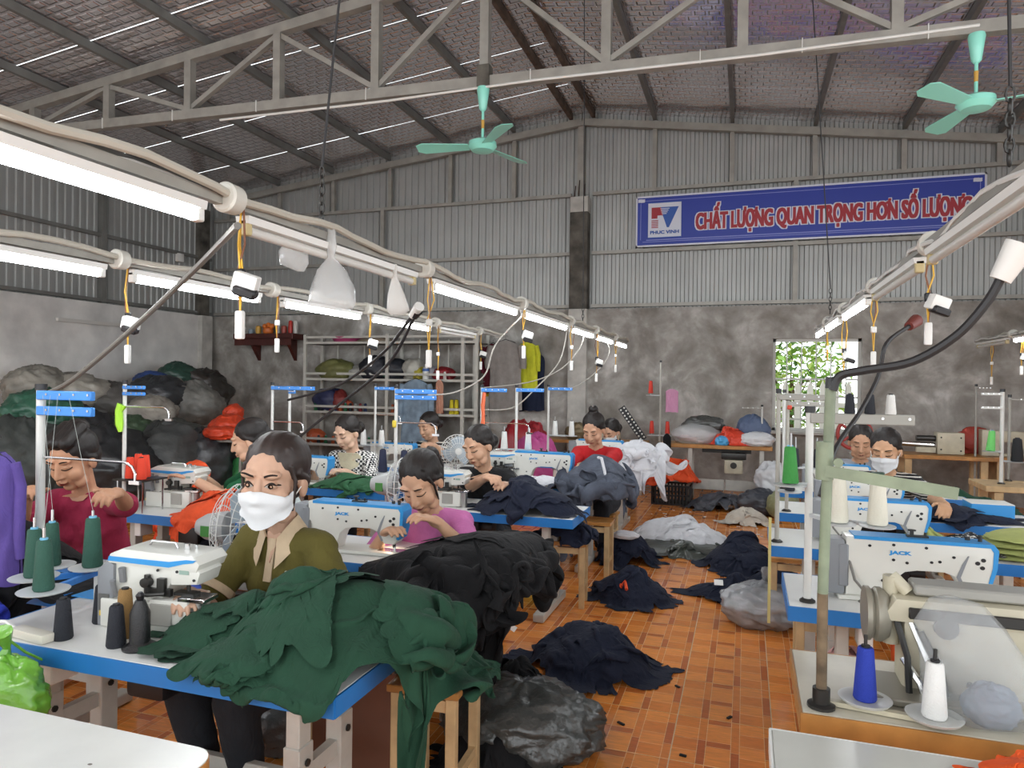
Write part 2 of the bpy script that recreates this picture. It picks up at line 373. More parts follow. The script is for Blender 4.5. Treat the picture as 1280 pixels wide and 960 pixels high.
# ---- roof: foil sheets with thin slits of daylight, purlins, truss
ceiling = thing('ceiling', None, None, kind='structure')
def foil(xa, xb, ya, yb):
    n = max(1, int(abs(xb-xa)/.8)); vs = []; fs = []
    for k in range(n+1):
        x = xa+(xb-xa)*k/n; sg = -.012*math.sin(PI*k)*0
        vs += [(x, ya, roofz(x)+.1), (x, yb, roofz(x)+.1)]
    for k in range(n): fs.append((2*k, 2*k+1, 2*k+3, 2*k+2))
    me = bpy.data.meshes.new('foil_sheet'); me.from_pydata(vs, [], fs); me.materials.append(FOIL)
    uv = me.uv_layers.new(name='UVMap')
    for l in me.loops: v = me.vertices[l.vertex_index].co; uv.data[l.index].uv = (v.x, v.y)
    put('foil_sheet', me, ceiling)
yy = YF
while yy < YB:
    y1 = min(yy+1.21, YB+.15); g = .011 if y1 < YB else 0
    foil(XL-.1, -5.0, yy, y1-g); foil(-5.0, RX+.02, yy, y1-(g*.6 if yy > 3 else 0)); foil(RX+.02, XR+.1, yy, y1+.004); yy = y1
for x in [RX-.17, RX+.17] + [x for x in gx if abs(x-RX) > .2]:
    z = roofz(x)+.045
    MB().box((x, (YF+YB)/2, z), (.05, YB-YF, .09)).obj('purlin', STEELD if abs(x-RX) > .3 else M('rusty_roof_steel', '#5f5147', .8, .2, var=.4, vscale=7), ceiling, smooth=False)
YT = 6.2
tr = thing('roof_truss', None, None, kind='structure')
def ch(x): return 4.42 - (x+9.1)*(4.42-4.17)/13.5
def tb(p, q, w_, nm): MB().bar(p, q, w_, w_).obj(nm, STEEL, tr, smooth=False)
MB().bar((XL, YT, roofz(XL)-.05), (RX, YT, RZ-.05), .09, .1).obj('top_chord', STEEL, tr, smooth=False)
MB().bar((RX, YT, RZ-.05), (XR, YT, roofz(XR)-.05), .09, .1).obj('top_chord', STEEL, tr, smooth=False)
MB().bar((XL, YT, ch(XL)), (XR, YT, ch(XR)), .09, .1).obj('bottom_chord', STEEL, tr, smooth=False)
tv = [RX+1.15*k for k in range(-5, 6)]
for k, x in enumerate(tv):
    tb((x, YT, ch(x)), (x, YT, roofz(x)-.05), .085, 'vertical')
    if k: 
        a, b = tv[k-1], x
        if k % 2 == 0: a, b = x, tv[k-1]
        tb((b, YT, roofz(b)-.1), (a, YT, ch(a)+.06), .05, 'diagonal') if True else 0
MB().tube([(RX-3, YT-.05, ch(RX)-.05), (RX-1, YT-.055, ch(RX)-.075), (RX+.5, YT-.05, ch(RX)-.055), (RX+2.4, YT-.06, ch(RX)-.09), (RX+4, YT-.05, ch(RX)-.07)], .012).obj('conduit', WHITEPLAS, tr)
for x in (-8, -7, -6, -4.9, -3.6, -1.9, -.4, .4, 1.3): MB().bar((x, YT-.05, ch(x)-.06), (x, YT-.05, ch(x)+.06), .006, .012).obj('cable_tie', WHITEPLAS, tr, smooth=False)
MB().box((-2.36, YT-.01, ch(RX)+.05), (.12, .11, .2)).obj('scorched_patch', DARKCON, tr, smooth=False)
# ---- window with bars
w1 = thing('window_1', None, None, kind='structure')
FR = M('pale_grey_window_paint', '#c9c8c2', .5)
for x in (WX0+.02, WX1-.02): MB().box((x, YB+.1, (WZ0+WZ1)/2), (.04, .05, WZ1-WZ0)).obj('window_frame', FR, w1, smooth=False)
for z in (WZ0+.02, WZ1-.02): MB().box(((WX0+WX1)/2, YB+.1, z), (WX1-WX0, .05, .04)).obj('window_frame', FR, w1, smooth=False)
for k in range(1, 6): x = WX0+(WX1-WX0)*k/6; MB().cyl((x, YB+.08, WZ0), (x, YB+.08, WZ1), .008, n=8).obj('bar', FR, w1)
for z in (1.57, 1.33, 1.02): MB().box(((WX0+WX1)/2, YB+.085, z), (WX1-WX0, .012, .022)).obj('bar', FR, w1, smooth=False)
MB().box(((WX0+WX1)/2, YB+.03, WZ0-.02), (WX1-WX0+.1, .28, .04), bev=.008).obj('window_sill', WHITEPL, w1, smooth=False)
# ---- outside the window
MB().box((1, 16, -.06), (16, 11, .1)).obj('ground', M('pale_yard_concrete', '#b9b4a6', .9, var=.15), kind='structure', smooth=False)
fe = thing('picket_fence', 'white picket fence standing outside the barred window', 'fence', (0, 11.15, 0))
FW = M('white_fence_paint', '#f0efe8', .6)
for k in range(14):
    x = .05+k*.17; MB().prism([(x-.04, 0), (x+.04, 0), (x+.04, 1.46), (x, 1.56), (x-.04, 1.46)], 0, .05).obj('picket', FW, fe, smooth=False)
for z in (.5, 1.2): MB().box((1.15, .07, z), (2.5, .04, .07)).obj('fence_rail', FW, fe, smooth=False)
LEAF = [M('leaf_green_%s' % n, c, .5, var=.3, vscale=3) for n, c in (('fresh', '#86b04a'), ('yellowish', '#a9bf5b'), ('deep', '#4f7a34'))]
def bush(cx, cy, zc, rx, ry, rz_, n, label, seed):
    R = random.Random(seed); t = thing('garden_tree', label, 'tree', (cx, cy, 0), group='garden trees beyond the window')
    tr_ = MB().tube([(0, 0, 0), (.05, .03, zc*.5), (-.03, 0, zc)], [.06, .05, .03])
    for k in range(9):
        a = R.random()*6.3; tr_.tube([(0, 0, zc*.6), (math.cos(a)*rx*.4, math.sin(a)*ry*.4, zc+.1), (math.cos(a)*rx*.8, math.sin(a)*ry*.8, zc+R.uniform(-.5, .6)*rz_)], [.025, .015, .006])
    tr_.obj('trunk', M('bark_brown', '#5c4b38', .9), t)
    fo = MB()
    for k in range(n):
        while 1:
            p = Vector((R.uniform(-1, 1), R.uniform(-1, 1), R.uniform(-1, 1)))
            if .3 < p.length < 1: break
        c = Vector((p.x*rx, p.y*ry, zc+p.z*rz_)); l = R.uniform(.06, .13); wd = l*.4
        E = Euler((R.uniform(-.9, .9), R.uniform(-.9, .9), R.random()*6.3)).to_matrix(); fo.cur = R.choice((0, 0, 1, 1, 2))
        fo.add([c+E @ Vector(q) for q in ((-l, 0, 0), (0, -wd, .01), (l, 0, -.02), (0, wd, .01))], [(0, 1, 2, 3)])
    o = fo.obj('foliage', LEAF, t, smooth=False); o['kind'] = 'stuff'
bush(.7, 13.0, 1.5, 1.0, .8, 1.4, 1500, 'dense leafy green tree behind the picket fence', 1)
bush(3.0, 13.9, 1.7, 1.0, .8, 1.2, 900, 'thinner green tree with sky showing through, beside the dense leafy one', 2)
# ============================================================ tables and machines
ZT = .65
def text_mesh(body, size, offset, w=None, h=None, ext=.001):
    cu = bpy.data.curves.new('t', 'FONT'); cu.body = body; cu.size = size; cu.offset = offset; cu.extrude = ext; cu.resolution_u = 3
    o = bpy.data.objects.new('t', cu); COL.objects.link(o); dg = bpy.context.evaluated_depsgraph_get()
    me = bpy.data.meshes.new_from_object(o.evaluated_get(dg)); bpy.data.objects.remove(o); bpy.data.curves.remove(cu)
    n = len(me.vertices); A = np.empty(n*3); me.vertices.foreach_get('co', A); A = A.reshape(n, 3)
    lo, hi = A.min(0), A.max(0); A[:, :2] -= (lo+hi)[:2]/2
    if w: A[:, 0] *= w/(hi-lo)[0]
    if h: A[:, 1] *= h/(hi-lo)[1]
    me.vertices.foreach_set('co', A.ravel()); me.update(); me.materials.clear(); return me, (hi-lo)
FACE_CAM = (PI/2, 0, 0)        # lettering that reads from the -Y side

def sewing_table(X0, X1, Yf, D, label, top=WHITE_LAM, edge=BLUE_EDGE, zt=ZT, motor=True, legs=True, grp='sewing tables in rows'):
    L = X1-X0; t = thing('sewing_table', label, 'table', ((X0+X1)/2, Yf+D/2, 0))
    MB().box((0, 0, zt-.0275), (L, D, .054), bev=.004).obj('tabletop', top, t)
    e = MB()
    for c, d in (((0, -D/2-.002, zt-.029), (L+.006, .006, .056)), ((0, D/2+.002, zt-.029), (L+.006, .006, .056)), ((-L/2-.002, 0, zt-.029), (.006, D, .056)), ((L/2+.002, 0, zt-.029), (.006, D, .056))): e.box(c, d)
    e.obj('edge_band', edge, t, smooth=False)
    if legs:
        for sx in (-1, 1):
            x = sx*(L/2-.2); lg = MB().box((x, 0, zt-.06), (.05, D*.8, .03), bev=.003)
            for y in (-.12, .10):
                lg.box((x, y, .52), (.046, .06, .2), bev=.003)
            lf = lg.obj('leg', LEGP, t, smooth=False)
            lo = MB()
            for y in (-.12, .10): lo.box((x, y, .23), (.056, .072, .4), bev=.003)
            lo.box((x, -.01, .33), (.03, .16, .05)); lo.obj('leg_sleeve', LEGP, lf, smooth=False)
            MB().box((x, 0, .03), (.07, D*1.15, .05), bev=.008).obj('foot', LEGP, lf, smooth=False)
            bo = MB()
            for y in (-.12, .10): bo.cyl((x-.03, y, .38), (x-.036, y, .38), .011, n=8).cyl((x+.03, y, .38), (x+.036, y, .38), .011, n=8)
            bo.obj('bolt', DARKM, lf, kind='stuff')
        MB().box((0, .12, .16), (L-.4, .03, .06), bev=.003).obj('brace', LEGP, t, smooth=False)
        MB().box((.05, .0, .13), (.3, .24, .02), (-.15, 0, 0)).obj('treadle', DARKM, t, smooth=False)
    if motor:
        MB().box((-L*.12, .05, zt-.15), (.16, .18, .16), bev=.02).cyl((-L*.12+.08, .05, zt-.15), (-L*.12+.16, .05, zt-.15), .05).obj('motor', BLACKP, t)
        MB().box((-L*.3, -D*.28, zt-.1), (.05, .1, .11), bev=.004).obj('switch_box', WHITEPLAS, t, smooth=False)
    return t
LT = 'blue-edged white sewing table'
T = {}
T['T1'] = sewing_table(-2.42, -1.03, 1.63, .5, LT+' under the overlock in front of the masked woman')
T['T2'] = sewing_table(-2.34, -1.02, 2.86, .5, LT+' of the woman in pink, black cloth over its end')
T['T3'] = sewing_table(-2.25, -1.0, 4.22, .5, LT+' of the woman in black, heaped with navy cloth')
T['T4'] = sewing_table(-2.2, -1.02, 5.42, .5, LT+' of the woman in red, grey cloth hanging off it')
T['T5'] = sewing_table(-2.1, -1.0, 7.1, .5, LT+' covered with white cloth, in front of the woman in grey')
T['T6'] = sewing_table(-3.75, -2.5, 2.05, .45, LT+' of the woman in crimson, black cloth draped on it')
T['T7'] = sewing_table(-3.9, -2.5, 3.4, .5, LT+' under the overlock beside the orange cloth')
T['T8'] = sewing_table(-3.7, -2.5, 4.7, .5, LT+' with green cloth, before the woman in a checked blouse')
T['T9'] = sewing_table(-3.6, -2.5, 6.1, .5, LT+' of the woman in a striped top')
T['R2'] = sewing_table(.17, 1.55, 2.9, .5, LT+' behind the old cream machine, bare wooden bench beyond it')
T['R3'] = sewing_table(.14, 1.75, 3.95, .5, LT+' piled with yellow-green folded garments')
T['R4'] = sewing_table(.22, 1.75, 4.98, .5, LT+' where the woman in a striped black shirt works')
T['R5'] = sewing_table(.28, 1.6, 6.05, .5, LT+' of the woman by the window')
T['R1'] = sewing_table(.15, 1.5, 1.97, .46, 'cream table with wooden edge holding the old cream machine', top=M('aged_cream_laminate', '#c9c2b0', .35, var=.12, vscale=6), edge=WOODO)
T['R0'] = sewing_table(.07, 1.5, 1.05, .8, 'pale grey work table with nothing but orange cloth on it', top=M('pale_grey_laminate', '#c6c5bd', .3, var=.04), edge=WHITEPLAS, motor=False)
# front cutting table with a vinyl sheet
t0 = thing('cutting_table', 'white vinyl covered table with a rounded wooden corner', 'table', (-1.9, .95, 0))
rc = [(.78-.06+.06*math.cos(a), .36-.06+.06*math.sin(a)) for a in [PI/2*k/6 for k in range(7)]]
poly = [(-.8, -.4), (.78, -.4)] + rc + [(-.8, .36)]
def slab(poly, z0, z1): 
    n = len(poly); return MB().add([(x, y, z0) for x, y in poly]+[(x, y, z1) for x, y in poly], [tuple(range(n-1, -1, -1)), tuple(range(n, 2*n))]+[(k, (k+1) % n, n+(k+1) % n, n+k) for k in range(n)])
slab(poly, ZT-.05, ZT-.003).obj('tabletop', WOODO, t0, smooth=False)
slab([(x*.998, y*.995) for x, y in poly], ZT-.003, ZT).obj('vinyl_sheet', M('white_vinyl_sheet', '#e0dfd9', .22, var=.04, bump=.05, bscale=6), t0, smooth=False)
for x in (-.65, .6):
    for y in (-.3, .25): MB().box((x, y, .3), (.06, .06, .6)).obj('leg', WOODO, t0, smooth=False)
for p in ((.3, .1), (.55, .22), (.71, .05)): MB().ell((p[0], p[1], ZT+.0005), (.006, .004, .0006), n=8, m=4).obj('stain', M('dark_stain', '#6b645c', .6), t0)
# ---- lockstitch machine
def lockstitch():
    t = thing('lockstitch_machine', 'white lockstitch sewing machine with blue stripe', 'sewing machine')
    MB().box((-.01, .01, .011), (.6, .19, .02), bev=.004).obj('bed', MWHITE, t)
    P = [(-.28, .02), (-.11, .02), (-.1, .07), (-.085, .115), (-.055, .145), (-.01, .155), (.09, .155), (.125, .14), (.15, .1), (.17, .07), (.225, .07), (.25, .1), (.272, .19), (.276, .27), (.262, .296), (-.2, .302), (-.28, .298)]
    body = MB().prism(P, -.062, .062, bev=.011).obj('arm', MWHITE, t, ang=30)
    out = [(-.25, .3045), (.262, .2985), (.279, .272), (.275, .19), (.253, .1)]; inn = [(.24, .104), (.258, .19), (.261, .262), (.25, .282), (-.25, .288)]
    MB().prism(out+inn, -.0645, .0645).obj('stripe', BLUEP, t, smooth=False)
    sc = MB()
    for x, z in ((-.2, .05), (-.19, .26), (-.1, .27), (-.1, .2), (-.05, .19), (.02, .265), (.04, .2), (.07, .205), (.12, .23), (.205, .21), (.225, .225), (.222, .19), (-.14, .1)): sc.cyl((x, -.0615, z), (x, -.064, z), .0065 if x < .2 else .009, n=10)
    sc.obj('screw', BLACKP, body, kind='stuff')
    MB().prism([(.13, .14), (.15, .2), (.17, .24), (.175, .24), (.16, .19), (.145, .14), (.165, .09), (.155, .085)], -.064, -.0615).obj('seam', MGREY, body, smooth=False)
    me, _ = text_mesh('JACK', .03, .0016, .085, .023); me.materials.append(BLUEP); o = put('lettering', me, body, (-.075, -.0632, .232)); o.rotation_euler = FACE_CAM
    MB().box((-.325, 0, .15), (.085, .13, .26), bev=.014).box((-.29, -.045, .16), (.04, .05, .2), bev=.006).obj('motor_box', MGREY, t)
    MB().cyl((.2, 0, .07), (.2, 0, .04), .007, n=8).cyl((.2, 0, .04), (.2, 0, .012), .0015, n=6).cyl((.2, .02, .09), (.2, .02, .025), .006, n=8).box((.2, -.005, .022), (.018, .045, .006)).obj('needle_bar', CHROME, t)
    MB().box((.2, 0, .0225), (.16, .08, .003)).obj('needle_plate', CHROME, t, smooth=False)
    k = MB().cyl((-.02, 0, .3), (-.02, 0, .33), .008, n=8).cyl((-.02, 0, .33), (-.02, 0, .336), .016, n=10).box((.0, 0, .305), (.08, .03, .01)).cyl((.03, 0, .3), (.03, 0, .325), .005, n=8)
    k.cyl((.23, 0, .29), (.23, 0, .325), .008, n=8).cyl((.19, .02, .296), (.19, .02, .315), .01, n=8); k.obj('thread_guide', DARKM, t, kind='stuff')
    MB().tube([(-.27, -.05, .2), (-.25, -.09, .1), (-.2, -.1, .03), (-.24, -.13, .01)], .006).obj('cable', CABLEG, t)
    return t
def overlock():
    t = thing('overlock_machine', 'white overlock sewing machine with blue stripe', 'sewing machine')
    MB().box((-.03, 0, .06), (.33, .22, .12), bev=.008).obj('base', MWHITE, t)
    b = MB().prism([(-.15, .1), (.02, .1), (.05, .13), (.09, .2), (.1, .27), (-.15, .27)], -.085, .085, bev=.008).obj('body', MWHITE, t)
    MB().prism([(-.215, 0), (-.15, 0), (-.145, .26), (-.175, .275), (-.215, .235)], -.1, .09, bev=.006).obj('end_cover', MGREY, t)
    MB().prism([(-.175, .265), (.2, .25), (.215, .285), (.19, .315), (-.11, .33), (-.165, .305)], -.1, .1, bev=.012).obj('top_cover', MWHITE, t)
    MB().prism([(-.168, .277), (.09, .267), (.15, .285), (.19, .292), (.2, .302), (.16, .303), (.09, .29), (-.164, .296)], -.1035, -.09).obj('stripe', BLUEP, t, smooth=False)
    MB().prism([(.09, .19), (.2, .2), (.215, .25), (.19, .275), (.09, .275)], -.095, .06, bev=.014).obj('head', MWHITE, t)
    MB().box((.095, -.055, .07), (.16, .12, .13), bev=.01).obj('looper_cover', MWHITE, t)
    MB().box((.07, -.118, .075), (.09, .008, .09), bev=.003).obj('cover_plate', M('pale_plate', '#9c9a93', .4), t)
    MB().cyl((.185, -.06, 0), (.185, -.06, .13), .033, n=18).obj('waste_chute', M('satin_steel', '#b5b4b0', .3, .7), t)
    MB().box((.185, -.06, .14), (.11, .1, .018), bev=.003).obj('sewing_plate', CHROME, t)
    d = MB().box((.04, -.09, .16), (.11, .02, .03)).cyl((.0, -.1, .14), (.0, -.1, .23), .012, n=8).cyl((.0, -.12, .2), (.0, -.09, .2), .02).cyl((-.02, -.13, .15), (.08, -.11, .16), .008, n=8).box((.06, -.1, .19), (.03, .02, .06))
    d.cyl((.14, -.05, .2), (.14, -.05, .15), .008, n=8).box((.14, -.06, .155), (.08, .05, .012)); d.obj('mechanism', DARKM, t)
    MB().cyl((-.135, -.1, .13), (-.135, -.12, .2), .01, n=8).cyl((-.11, -.09, .19), (-.11, -.1, .25), .013, n=8).obj('knob', M('grey_knob', '#77787a', .4), t)
    MB().box((-.185, -.1025, .1), (.045, .003, .07)).obj('rating_plate', M('dim_plate', '#5e5e5c', .5), t, smooth=False)
    MB().box((-.185, -.103, .055), (.035, .003, .022)).obj('warning_label', M('yellow_label', '#d8b42c', .5), t, smooth=False)
    MB().tube([(-.06, 0, .327), (-.05, 0, .345), (.05, 0, .343), (.06, 0, .322)], .005).cyl((.1, 0, .31), (.1, 0, .345), .012, n=10).cyl((.12, .03, .3), (.12, .03, .335), .006, n=8).obj('thread_guide', CHROME, t, kind='stuff')
    sc = MB()
    for x, z in ((.12, .25), (.19, .26), (.19, .22), (-.08, .12), (.04, .25)): sc.cyl((x, -.094, z), (x, -.0975, z), .006, n=8)
    sc.obj('screw', BLACKP, t, kind='stuff'); MB().box((.15, -.097, .25), (.04, .003, .018), bev=.001).obj('badge', M('green_grey_badge', '#8fa69b', .4), t, smooth=False)
    return t
LK, OV = lockstitch(), overlock()
def place(proto, used, x, y, rz, sc, label, z=ZT):
    o = proto if not used[0] else copytree(proto)
    used[0] = True; o.location = (x, y, z); o.rotation_euler = (0, 0, rz); o.scale = (sc, sc*.85, sc*.88); o['label'] = label; o['group'] = 'sewing machines on the tables'; return o
ul, uo = [0], [0]
m_ = place(LK, ul, -1.80, 3.06, .05, .92, 'white lockstitch machine with blue lettering, sewn on by the woman in pink')
place(LK, ul, -1.62, 5.75, .02, .95, 'white lockstitch machine with blue stripe, sewn on by the woman in red')
place(LK, ul, .65, 3.14, .06, .95, 'large white lockstitch machine with blue stripe behind the old cream machine')
place(LK, ul, .68, 4.22, .04, .9, 'white lockstitch machine on the table with yellow-green garments')
place(LK, ul, .76, 5.2, .03, .84, 'white lockstitch machine in front of the woman in striped black shirt')
place(LK, ul, .74, 6.28, .03, .78, 'white lockstitch machine beside the window, its user bent behind it')
place(LK, ul, -3.38, 4.9, .05, .85, 'white lockstitch machine before the woman in a checked blouse')
place(LK, ul, -3.3, 6.25, .05, .85, 'white lockstitch machine before the woman in a striped top')
place(LK, ul, -1.45, 7.35, .03, .9, 'white lockstitch machine half buried in white cloth')
place(OV, uo, -1.9, 1.93, .1, .92, 'white overlock machine between black thread cones and green cloth')
place(OV, uo, -3.55, 3.72, .06, .92, 'white overlock machine beside orange thread cones and orange cloth')
place(OV, uo, -1.95, 4.42, .05, .85, 'white overlock machine at the elbow of the woman in black')
place(OV, uo, -2.03, 5.7, .3, .85, 'white overlock machine between the women in black and in red', z=ZT)
# ---- old cream machine on R1, seen from behind
om = thing('feed_off_arm_machine', 'old cream industrial sewing machine with belt wheel and steel rods', 'sewing machine', (.66, 2.24, ZT))
MB().box((.06, 0, .13), (.6, .13, .26), bev=.02).obj('body', MCREAM, om)
MB().prism([(-.3, .2), (.5, .21), (.5, .27), (-.26, .265)], -.075, .075, bev=.01).obj('arm', MCREAM, om)
MB().box((.1, -.078, .23), (.66, .012, .03), bev=.003).obj('cover_strip', DARKM, om)
MB().box((.1, 0, .285), (.62, .09, .03), bev=.006).obj('top_plate', M('pale_plate', '#9c9a93', .4), om)
MB().lathe([(.03, -.03), (.075, -.03), (.075, -.018), (.066, -.01), (.075, -.002), (.075, .012), (.062, .03), (.03, .03)], (-.3, -.01, .2), 24, Matrix.Rotation(PI/2, 3, 'Y')).obj('belt_wheel', M('worn_wheel', '#8f8a7c', .4, .3), om)
MB().cyl((-.22, -.02, .27), (-.26, .0, .31), .018, n=10).cyl((-.26, 0, .31), (-.26, 0, .12), .022, n=12).obj('crank', MCREAM, om)
for k, (a, b) in enumerate((((-.26, -.05, .22), (-.23, -.1, .01)), ((-.22, -.06, .2), (-.17, -.1, .01)), ((-.2, -.07, .18), (-.14, -.09, .02)), ((-.24, -.06, .1), (-.19, -.1, .0)))):
    MB().tube([a, ((a[0]+b[0])/2+.01, (a[1]+b[1])/2-.02, (a[2]+b[2])/2), b], .009).obj('rod', CHROME if k % 2 else DARKM, om)
for x, z in ((-.17, .1), (-.08, .05), (.1, .09), (.25, .18)): MB().cyl((x, -.066, z), (x, -.07, z), .009, n=10).obj('screw', DARKM, om)
MB().cyl((-.14, -.06, .2), (-.14, -.085, .2), .03, n=14).obj('knob', DARKM, om)
MB().box((.25, -.068, .12), (.22, .004, .05)).obj('name_plate', M('worn_plate', '#a7a18a', .5), om, smooth=False)
MB().box((0, -.06, .012), (.66, .2, .02), bev=.004).obj('bed', M('worn_wheel', '#8f8a7c', .4, .3), om)
# ---- spools
def cone(col, name, h=.15, r0=.032, r1=.022, base=None):
    t = thing('thread_cone', 'x', 'thread cone'); m = M(name, col, .8, bump=.35, bscale=240, var=.06)
    MB().lathe([(r0*.9, 0), (r0, .006), (r1, h-.006), (r1*.85, h)], n=18).obj('thread', m, t)
    MB().lathe([(r1*.55, h-.002), (r1*.55, h+.006), (r1*.3, h+.006)], n=10).obj('core', M('pale_blue_core', '#6fb0cf', .5) if 'green' in name else BLACKP, t)
    return t
CONES = {}
def spool(x, y, z, col, name, label, group, sc=1, h=.15, tilt=0):
    key = (name, h)
    if key not in CONES: o = CONES[key] = cone(col, name, h)
    else: o = copytree(CONES[key])
    o.location = (x, y, z); o.scale = (sc,)*3; o['label'] = label; o['group'] = group; o.rotation_euler = (0, tilt, random.random()*6)
    return o
# ---- thread stands
def stand(x, y, z0, H, barx, label, bars=1, arm=None, trays=(), post=POSTW, bar=BLUEBAR, r=.012, bw=.03, rz=0, dz=.055):
    t = thing('thread_stand', label, 'thread stand', (x, y, z0), rz)
    MB().cyl((0, 0, 0), (0, 0, H), r, n=10).obj('pole', post, t); MB().lathe([(.03, 0), (.03, .006), (.018, .014)], n=14).obj('base', DARKM, t)
    MB().cyl((0, 0, H), (0, 0, H+.025), r*1.3, n=10).obj('pole_cap', BLACKP, t)
    for k in range(bars):
        z = H-.02-k*dz; b = MB().box((barx/2, -.012-.0*k, z), (barx, .022, bw), bev=.003).obj('top_bar', bar, t)
        e = MB()
        for q in range(4): e.cyl((barx*(.2+.25*q), -.022, z+.004), (barx*(.2+.25*q), -.026, z+.004), .005, n=8)
        e.obj('eyelet', CHROME, b, kind='stuff')
    if arm:
        za, L = arm; MB().tube([(0, 0, za), (L*.9, -.01, za), (L*.97, -.01, za-.015), (L, -.01, za-.04), (L, -.01, za-.07)], .005).obj('swing_arm', CHROME, t)
        MB().box((L, -.01, za-.075), (.05, .012, .014)).obj('thread_eye', CHROME, t, smooth=False)
    for za, xs, ys in trays:
        MB().bar((0, 0, za), (xs, ys, za), .014, .014).lathe([(.06, za-.003), (.062, za+.002), (.055, za+.003), (.01, za+.002)], (xs, ys, 0), 20).cyl((xs, ys, za), (xs, ys, za+.2), .004, n=6).obj('spool_tray', M('tray_grey', '#b9bcbd', .35), t)
    return t
# ---- stools
def stool(x, y, h, label, rz=0, mat=WOODO, wd=.32, dp=.24):
    t = thing('wooden_stool', label, 'stool', (x, y, 0), rz)
    for k in (-1, 0, 1): MB().box((0, k*dp/3, h-.015), (wd, dp/3-.006, .026), bev=.003).obj('seat_slat', mat, t, smooth=False)
    for a in (-1, 1):
        for b in (-1, 1): MB().box((a*(wd/2-.03), b*(dp/2-.03), (h-.03)/2), (.036, .036, h-.03), bev=.003).obj('leg', WOODP, t, smooth=False)
        MB().box((a*(wd/2-.03), 0, .14), (.022, dp-.08, .03)).obj('stretcher', WOODP, t, smooth=False)
    MB().box((0, -dp/2+.03, h-.06), (wd-.08, .02, .04)).obj('apron', WOODP, t, smooth=False)
    return t
# ============================================================ lamps, cords, fans, sign
ZR = 1.98
def tube_lamp(x, y0, y1, lit, label, z=ZR):
    t = thing('tube_light', label, 'tube light', (x, (y0+y1)/2, z), group='tube lights on the cable rails'); L = y1-y0
    MB().prism([(-.022, .012), (.022, .012), (.026, .036), (-.026, .036)], -L/2, L/2).obj('housing', WHITEPLAS, t, smooth=False)
    MB().cyl((0, -L/2+.03, -.008), (0, L/2-.03, -.008), .016, n=14).obj('tube', TUBE if lit else TUBEOFF, t)
    for s in (-1, 1): MB().box((0, s*(L/2-.015), .0), (.034, .03, .05), bev=.004).obj('end_cap', WHITEPLAS if lit else M('yellowed_plastic', '#c9b98a', .4), t)
    return t
def wire_rail(x, y0, y1, label, joints):
    t = thing('cable_rail', label, 'cable rail', (x, 0, ZR))
    MB().box((0, (y0+y1)/2, .062), (.03, y1-y0, .03)).obj('steel_channel', STEEL, t, smooth=False)
    R = random.Random(int(x*100)); pts = []; n = int((y1-y0)/.13)
    for k in range(n+1): pts.append((.03+R.uniform(-.012, .012), y0+(y1-y0)*k/n, .085+.012*math.sin(k*.95)+R.uniform(-.006, .006)))
    MB().tube(pts, .014, 8).obj('conduit', M('dusty_white_conduit', '#bcb7aa', .6), t)
    MB().tube([(p[0]-.045, p[1], p[2]-.02+.012*math.sin(i*.8)) for i, p in enumerate(pts)], .009, 6).obj('conduit', WHITEPLAS, t)
    for y in joints:
        MB().lathe([(.0, -.03), (.045, -.03), (.047, .02), (.04, .026), (.0, .026)], (.015, y, .07), 20, Matrix.Rotation(PI/2, 3, 'X')).obj('junction_box', M('aged_white_plastic', '#cfccc2', .5), t)
    return t
def drop(x, y, z0, L, label, plug=0, col=YELLOWW, sw=1, seed=0):
    R = random.Random(seed); t = thing('pendant_switch', label, 'switch', (x, y, z0), group='pull switches hanging from the cable rails')
    for k in range(3 if L > .1 else 2): MB().tube([(0.004*k, 0, .05), (R.uniform(-.02, .02), R.uniform(-.02, .02), -L*.3), (R.uniform(-.015, .015), 0, -L*.6), (0, 0, -L)], .0035, 5).obj('wire', (col, col, M('brown_wire', '#7a4a2b', .5))[k], t)
    MB().box((0, 0, -L*.62), (.03, .02, .035), bev=.004).obj('wire_nut', BLACKP if seed % 2 else WHITEPLAS, t)
    if sw: MB().box((0, 0, -L-.045), (.028, .02, .09), bev=.007).obj('switch_body', WHITEPLAS, t)
    if plug: MB().box((.03, -.01, -L*.72), (.075, .05, .06), (.2, .3, .4), bev=.008).obj('socket', WHITEPLAS, t); MB().box((.035, -.02, -L*.72-.03), (.07, .045, .03), (.2, .3, .4), bev=.006).obj('socket_face', BLACKP, t)
    return t
x1, x2, x3 = -1.53, -2.83, .66
J1 = (1.78, 3.17, 4.76, 6.22, 7.35, 8.5); J2 = (2.57, 3.7, 4.86, 6.15, 7.3); J3 = (1.9, 3.1, 4.35, 5.6, 6.7)
wire_rail(x1, .4, 9.5, 'long dusty cable rail over the table row beside the aisle', J1)
wire_rail(x2, 1.2, 8.1, 'long cable rail over the table row by the fabric sacks', J2)
wire_rail(x3, 1.2, 7.6, 'long cable rail over the table row beside the window', J3)
wire_rail(2.62, 6.0, 9.8, 'short cable rail over the benches by the cream machine head', (8.6,))
for a, b, l in ((.5, 1.68, 1), (1.86, 3.08, 0), (3.28, 4.68, 1), (4.84, 6.12, 1), (6.3, 7.27, 1), (7.43, 8.4, 1), (8.58, 9.42, 1)): tube_lamp(x1, a, b, l, 'lit white tube light '+{.5: 'over the vinyl covered table', 3.28: 'over the woman in pink', 4.84: 'over the woman in black', 6.3: 'over the woman in red', 7.43: 'over the woman in grey', 8.58: 'at the aisle rail end before the pale column'}[a] if l else 'unlit tube light with a plastic bag tied beside it')
